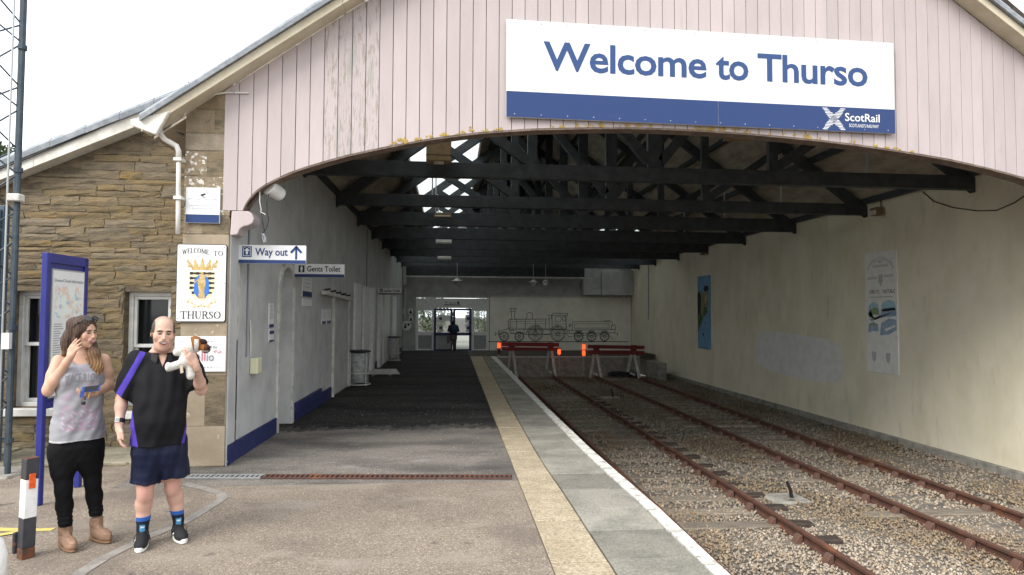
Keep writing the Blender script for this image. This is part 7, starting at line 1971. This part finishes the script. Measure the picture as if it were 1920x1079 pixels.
# ------------------------------------------------------------------ the woman
WU, WV = 150.0, 1023.0
wom, _ = person('woman in grey printed sleeveless top and black leggings raising one hand to her face', (WU, WV))
wp_ = wom.location; WS = FPX / (wp_.y * math.cos(YAW) + wp_.x * math.sin(YAW))
def w_(u, v, y=0.0): return np.array([(u - WU) / WS, y, (WV - v) / WS])
Rw = rotz(math.radians(40)) @ roty(math.radians(-2)) @ rotx(math.radians(4))
Wc, Wh = w_(147, 631, -.02), .238
wshL, wshR = w_(100, 684, .02), w_(184, 684, .0)
welL, wwrL = w_(84, 733, -.07), w_(121, 675, -.20)
welR, wwrR = w_(195, 730, .0), w_(166, 739, -.19)
whL, whR = w_(112, 850, 0), w_(160, 850, .02)
wkL, wkR = w_(117, 918, -.02), w_(170, 912, .03)
waL, waR = w_(123, 994, .0), w_(181, 986, .07)
def wom_body(P):
    d, _ = head_sdf(P, Wc, Rw, Wh, .95, 1.0, True)
    d = smin(d, cap(P, w_(140, 676, .02), w_(143, 645, .01), .054, .050), .03)
    d = smin(d, loft(P, [(w_(0, 880)[2], -.03, .01, .18, .14), (w_(0, 840)[2], -.035, .01, .185, .14), (w_(0, 790)[2], -.03, .0, .16, .125), (w_(0, 735)[2], -.02, -.01, .155, .12), (w_(0, 700)[2], -.02, .0, .155, .105), (w_(0, 680)[2], -.025, .015, .14, .075), (w_(0, 668)[2], -.035, .02, .08, .06)]) + np.maximum(0, P[..., 2] - w_(0, 668)[2]) + np.maximum(0, w_(0, 875)[2] - P[..., 2]), .04)
    for h, k, a in ((whL, wkL, waL), (whR, wkR, waR)):
        d = smin(d, chain(P, [(h, .085), ((h + k) / 2, .078), (k, .055), (k * .6 + a * .4 + (0, .02, 0), .055), (a, .036), ((a[0], a[1] + .01, .06), .026)], .02), .02)
    z = P[..., 2]; inside = (z > .17) & (z < w_(0, 690)[2]); cl = np.minimum(top(P), leggings(P)) + .012
    d = np.where(inside, np.maximum(d, cl), d)
    for s, e, w in ((wshL, welL, wwrL), (wshR, welR, wwrR)):
        d = smin(d, chain(P, [(s, .054), ((s + e) / 2, .053), (e, .043), (e * .7 + w * .3, .043), (w * .85 + e * .15, .029), (w, .0255)], .02), .03)
    d = smin(d, hand_sdf(P, wwrL, (.42, -.25, .95), (.55, .75, -.1), (.6, .4, .7), .95, (.28, .35, .45, .5), .06, .3), .012)
    d = smin(d, hand_sdf(P, wwrR, (-.95, -.42, -.12), (.1, .15, .85), (.2, -.9, .3), .95, (.55, .6, .7, .75), .03, .7), .012)
    return d
def wom_col(V):
    sk = np.array([.49, .30, .215]); q = (V - Wc) @ Rw / Wh; c = head_col(q, sk, (.44, .17, .15), (.09, .06, .035), (.04, .03, .025), .030, (.62, .59, .54)); return c
# top
wz_ = w_(0, 827)[2]
def top(P):
    d = loft(P, [(w_(0, 840)[2], -.045, .01, .212, .165), (w_(0, 815)[2], -.045, .005, .207, .162), (w_(0, 770)[2], -.045, -.01, .196, .155), (w_(0, 735)[2], -.04, -.02, .180, .150), (w_(0, 708)[2], -.036, -.02, .176, .142), (w_(0, 690)[2], -.034, .0, .160, .105), (w_(0, 676)[2], -.034, .012, .128, .080), (w_(0, 664)[2], -.034, .02, .09, .066)])
    d = smin(d, ell(P, w_(124, 712, -.105), (.075, .065, .07)), .06); d = smin(d, ell(P, w_(163, 712, -.10), (.075, .065, .07)), .06)
    d = d + fold(P, .0065, 15, 1.2, (1, 1, .6)) + fold(P, .003, 34, .3, (1, 1, .9))
    d = np.maximum(d, wz_ + .006 * np.sin(P[..., 0] * 11 + 1) - P[..., 2])
    neck = np.hypot((P[..., 0] - w_(141, 0)[0]) / .085, (P[..., 2] - w_(0, 668)[2]) / .085) - 1
    d = smax(d, -np.maximum(neck * .08, P[..., 1] - .0), .006)
    for s, r in ((wshL + (-.01, 0, -.005), .078), (wshR + (.014, 0, -.005), .074)):
        d = smax(d, -(np.hypot(np.linalg.norm((P - s) * (1.0, .55, .62), axis=-1), 0) - r), .006)
    d = np.maximum(d, P[..., 2] - w_(0, 667)[2]); return d
def top_col(V):
    n = lambda f, p: np.sin(V[:, 0] * f + p + 2 * np.sin(V[:, 2] * f * .7 + p)) * np.sin(V[:, 2] * f * .9 + 1.3 * p + np.sin(V[:, 0] * f * .8))
    c = np.tile([.26, .265, .285], (len(V), 1)) * (1 + .05 * n(30, 1))[:, None]
    front = V[:, 1] < .0; x, z = V[:, 0] + .038, V[:, 2]
    pk = np.array([.31, .225, .295]); wh = np.array([.37, .36, .385])
    def blend(m, col, a): c[m] = c[m] * (1 - a) + col * a
    box = front & (np.abs(x) < .135) & (z > w_(0, 808)[2]) & (z < w_(0, 770)[2]); blend(box & (n(70, .5) > -.25), pk, .75); blend(box & (n(95, 2) > .45), wh, .7)
    fl = front & (np.abs(x) < .125) & (z > w_(0, 770)[2]) & (z < w_(0, 735)[2]) & (n(42, 2.1) > .15); blend(fl, pk, .7)
    f2 = front & (np.abs(x) < .145) & (z > w_(0, 735)[2]) & (z < w_(0, 690)[2]) & (n(55, .2) > .25); blend(f2, pk, .5)
    f3 = front & (np.abs(x) < .12) & (z > w_(0, 716)[2]) & (z < w_(0, 702)[2]); blend(f3, wh, .45)
    hem = z < wz_ + .012; blend(hem, np.array([.55, .55, .57]), .6)
    return c
tp_o = sdf_obj('sleeveless_top', top, (-.34, -.32, wz_ - .03), (.26, .28, 1.55), HS, cloth_m, wom, top_col, 1)
# lettering across the chest: each letter drawn on the cloth
def on_front(fn, x, z):
    ys = np.linspace(-.34, .05, 300).astype(np.float32); Pp = np.stack([np.full(300, x), ys, np.full(300, z)], -1).astype(np.float32); dd = fn(Pp)
    k = np.argmax(dd < 0); return float(ys[k]) - .004
v_, f_l = text2d('PEACE & LOVE', .012, 1.0)
b = MB(); x0, x1 = w_(114, 0)[0], w_(180, 0)[0]; zb_ = w_(0, 722)[2]; mn, mxx = v_[:, 0].min(), v_[:, 0].max(); hh = .062
xs_ = np.linspace(x0, x1, 24); ysamp_ = [on_front(top, x, zb_ + .03) for x in xs_]
b.add([(x0 + (a - mn) / (mxx - mn) * (x1 - x0), float(np.interp(x0 + (a - mn) / (mxx - mn) * (x1 - x0), xs_, ysamp_)) - .002, zb_ + q_ / .7 * hh + .018 * (1 - ((a - mn) / (mxx - mn) * 2 - 1) ** 2)) for a, q_ in v_], f_l)
add_local(b, 'lettering', mat('faded_grey_print', (.20, .20, .22), .9), tp_o, False)
# leggings
def leggings(P):
    d = loft(P, [(w_(0, 882)[2], -.03, .01, .11, .075), (w_(0, 864)[2], -.035, .01, .172, .125), (w_(0, 840)[2], -.04, .01, .20, .155), (w_(0, 815)[2], -.04, .01, .19, .145)]); d = smax(d, w_(0, 876)[2] - P[..., 2], .03)
    lg = None
    for h, k, a in ((whL, wkL, waL), (whR, wkR, waR)):
        e = chain(P, [(h, .100), (h * .55 + k * .45, .092), (k + (0, 0, .04), .068), (k, .064), (k * .62 + a * .38 + (0, .02, 0), .066), (k * .25 + a * .75, .052), (a + (0, 0, .02), .044)], .02); e = np.maximum(e, a[2] + .045 - P[..., 2]); lg = e if lg is None else smin(lg, e, .01)
    d = smin(d, lg, .08) + fold(P, .0012, 40, .3, (1, 1, 1.0)) + .003 * np.exp(-((P[..., 2] - .22) / .06) ** 2) * np.sin(P[..., 2] * 190)
    return np.maximum(d, P[..., 2] - w_(0, 820)[2])
sdf_obj('leggings', leggings, (-.30, -.24, .10), (.24, .26, w_(0, 812)[2]), HS, mat('black_leggings', (.008, .008, .009), .9, spec=.1, bump=.2, bs=80, local=True), wom, None, 1)
sdf_obj('body', wom_body, (-.38, -.42, -.01), (.34, .30, 1.80), HS, skin_m, wom, wom_col, 1)
# ankle boots
def boot(a, yaw, sgn):
    Rr = rotz(yaw); base = np.array([a[0], a[1], 0])
    loc = lambda P: (P - base.astype(np.float32)) @ Rr.astype(np.float32)
    def up(P):
        q = loc(P); d = cap(q, (0, .012, .07), (0, .012, .165), .050, .054); d = smin(d, ell(q, (.002 * sgn, -.075, .055), (.043, .115, .046)), .04); d = smin(d, ell(q, (.006 * sgn, -.125, .043), (.040, .062, .034)), .03)
        d = d - .004 * (np.abs(q[..., 2] - .125 - .25 * q[..., 1]) < .014) + fold(P, .0015, 60, 1)
        return np.maximum(np.maximum(d, .016 - q[..., 2]), q[..., 2] - .178 + .15 * q[..., 1])
    def so(P):
        q = loc(P); y = q[..., 1]; e = np.hypot((q[..., 0] - .005 * sgn * np.clip(-y / .15, 0, 1)) / .045, (y + .062) / .132) - 1
        s_ = np.maximum(e * .04, np.abs(q[..., 2] - .014) - .008); heel = np.maximum(np.maximum(np.abs(q[..., 0]) - .036, np.abs(y - .030) - .034), np.abs(q[..., 2] - .013) - .013); return np.minimum(s_, heel)
    o = sdf_obj('boot', up, base + (-.2, -.24, -.01), base + (.2, .14, .22), .0045, leather_m, wom, None, 1)
    sdf_obj('sole', so, base + (-.2, -.24, -.01), base + (.2, .14, .06), .0042, mat('tan_sole', (.21, .12, .065), .7, local=True), o, None, 1)
boot(waL, math.radians(22), -1); boot(waR, math.radians(30), 1)
# hair: long, brown at the crown and blond towards the tips
def hair(P):
    q = (P - Wc.astype(np.float32)) @ Rw.astype(np.float32) / Wh
    ax = np.abs(q[..., 0])
    d = ell(q, (0, .085, .175), (.385, .455, .380))
    face = np.maximum(np.maximum(ell(q, (0, -.52, -.06), (.285, .40, .42)), -9), -9)
    d = smax(d, -face, .03)
    d = np.maximum(d, -.02 - q[..., 2] - .9 * np.clip(q[..., 1], 0, 1)) * Wh
    # locks down the viewer-left side behind the shoulder, and the long wavy lock at the right over the chest
    wv1 = .006 * np.sin(P[..., 2] * 42)
    P2 = P + np.stack([wv1, .005 * np.cos(P[..., 2] * 38), 0 * wv1], -1)
    A = chain(P2, [(w_(126, 617, .03), .058), (w_(119, 640, .02), .054), (w_(115, 657, .02), .046), (w_(110, 670, .01), .024)], .03)
    A = smin(A, chain(P2, [(w_(132, 620, .09), .07), (w_(126, 650, .10), .07), (w_(120, 675, .10), .04)], .03), .03)
    Bk = chain(P2, [(w_(160, 628, .03), .030), (w_(160, 655, -.02), .040), (w_(165, 675, -.09), .048), (w_(171, 692, -.125), .044), (w_(172, 706, -.145), .014)], .03)
    A = smin(A, chain(P2, [(w_(137, 613, -.06), .026), (w_(134, 630, -.075), .026), (w_(131, 650, -.05), .028)], .02), .02)
    d = smin(d, A, .03); d = smin(d, Bk, .02)
    st = .0022 * np.sin(P[..., 0] * 330 + 1.6 * np.sin(P[..., 2] * 22)) + .0018 * np.sin(P[..., 1] * 300 + P[..., 0] * 140 + 1.5 * np.sin(P[..., 2] * 19 + 1))
    return d + st
def hair_col(V):
    t = np.clip((w_(0, 655)[2] - V[:, 2]) / .20, 0, 1)[:, None]; n = (.5 + .5 * np.sin(V[:, 0] * 260 + 3 * np.sin(V[:, 2] * 40)))[:, None]
    c = np.array([.060, .032, .020]) * (1 - t) + (np.array([.40, .22, .085]) * (.6 + .5 * n)) * t
    return c * (.8 + .4 * n)
sdf_obj('hair', hair, (-.24, -.26, 1.26), (.16, .24, 1.84), .0045, hair_m, wom, hair_col, 0)
# sunglasses pushed up into the hair
b = MB(); R3 = Matrix(Rw.tolist()); C3 = Vector(Wc)
def hp(x, y, z): return C3 + R3 @ Vector((x * Wh, y * Wh, z * Wh))
gl = None
for sg in (-1, 1):
    o = hp(sg * .16, -.295, .475); nrm_ = (R3 @ Vector((sg * .10, -.62, .75))).normalized(); e1_ = (R3 @ Vector((1, 0, 0))); e1_ = (e1_ - nrm_ * e1_.dot(nrm_)).normalized(); e2_ = nrm_.cross(e1_)
    n = 14; ring = [o + e1_ * .034 * math.cos(a) + e2_ * .026 * math.sin(a) for a in np.linspace(0, 6.283, n + 1)[:-1]]
    b.prism(ring, nrm_ * .006)
    b.tube([hp(sg * .30, -.26, .45), hp(sg * .40, -.02, .30), hp(sg * .40, .12, .16)], .0045, 5)
b.tube([hp(-.04, -.33, .49), hp(.04, -.33, .49)], .005, 5)
add_local(b, 'sunglasses', M['glass'], wom, False)
# phone case with keys in her lowered hand (a thing held, so top-level)
ph = thing('phone_case', 'open blue phone case with keys dangling, in the lowered hand of the woman', 'phone', wom.location); ph.rotation_euler = wom.rotation_euler; ph.scale = wom.scale
b = MB(); o = Vector(w_(143, 735, -.30)); b.obox(o, (.135, .012, .006), (.012, .060, .030), (0, -.003, .006)); add_local(b, 'case', mat('blue_case', (.02, .06, .21), .5), ph, False)
b = MB(); b.obox(o + Vector((.022, .004, .0085)), (.10, .010, .0045), (.010, .048, .024), (0, -.002, .004)); add_local(b, 'phone', M['black_plastic'], ph, False)
b = MB(); b.prism([o + Vector((-.002, -.004, .002)), o + Vector((.030, -.002, .003)), o + Vector((.022, -.006, -.028)), o + Vector((-.008, -.008, -.036))], (0, .005, 0)); add_local(b, 'flap', mat('blue_flap', (.025, .075, .26), .5), ph, False)
b = MB(); p0_ = Vector(w_(150, 742, -.27)); b.tube([p0_, p0_ + Vector((.006, 0, -.03))], .004, 5); b.tube([Vector(w_(148.5, 752, -.27)), Vector(w_(148, 757, -.27))], [.017, .015], 10); add_local(b, 'key_fob', M['black_plastic'], ph)
b = MB(); b.obox(Vector(w_(155, 747, -.27)), (.012, 0, .004), (0, .003, 0), (.010, 0, .045)); add_local(b, 'key', mat('brass_key', (.5, .36, .16), .4, metal=.6), ph, False)

# ------------------------------------------------------------------ the far person at the doors, seen from behind
fp = PP(850, 662.5); yF = YE - .8
fp = PY(850, 640, yF)
far = thing('person', 'person in dark clothes with a backpack facing the far doors', 'person', (fp.x, yF, zp(yF)))
S5 = FPX / yF
def f5(u, v, y=0.0): return np.array([(u - 850) / S5, y, max((662.3 - v) / S5, 0)])
def farb(P):
    d = ell(P, f5(850, 610, -.02), (.085, .10, .12)); d = smin(d, cap(P, f5(850, 617, 0), f5(850, 613, 0), .05), .03)
    d = smin(d, loft(P, [(f5(0, 645)[2], 0, 0, .19, .13), (f5(0, 630)[2], 0, 0, .20, .14), (f5(0, 620)[2], 0, 0, .21, .12), (f5(0, 615)[2], 0, 0, .10, .08)]) + np.maximum(0, P[..., 2] - f5(0, 614)[2]) + np.maximum(0, f5(0, 641)[2] - P[..., 2]), .04)
    for sg in (-1, 1):
        d = smin(d, chain(P, [((sg * .09, 0, .80), .095), ((sg * .09, -.01, .45), .07), ((sg * .10, .02, .08), .05)], .02), .03); d = smin(d, cap(P, (sg * .10, .03, .045), (sg * .11, -.12 * -1, .04), .045, .04), .03)
        d = smin(d, chain(P, [((sg * .20, 0, 1.30), .06), ((sg * .27, .06, 1.05), .05), ((sg * .17, .22, 1.02), .04)], .02), .03)
    return d
def farc(V):
    c = np.tile([.018, .022, .03], (len(V), 1)).astype(float); z = V[:, 2]; c[z < .86] = (.10, .095, .09); c[(z < .86) & (V[:, 0] < -.02)] = (.12, .09, .09); c[z < .10] = (.10, .08, .06); c[(z > f5(0, 613)[2])] = (.015, .012, .01); return c
sdf_obj('body', farb, (-.42, -.3, -.01), (.42, .42, 1.75), .012, cloth_m, far, farc, 1)
sdf_obj('backpack', lambda P: ell(P, (.09, -.20, 1.17), (.16, .11, .24)), (-.15, -.4, .85), (.35, .0, 1.5), .012, mat('blue_backpack', (.025, .045, .085), .8, local=True), far, None, 1)
b = MB(); b.box(-.34, -.19, -.14, .02, .42, .78); add_local(b, 'bag', mat('mauve_bag', (.13, .095, .10), .8, local=True), far, False)
b = MB(); b.tube([(-.30, -.06, .78), (-.26, -.05, .98), (-.22, -.06, .78)], .012, 5); add_local(b, 'strap', M['black_plastic'], far)
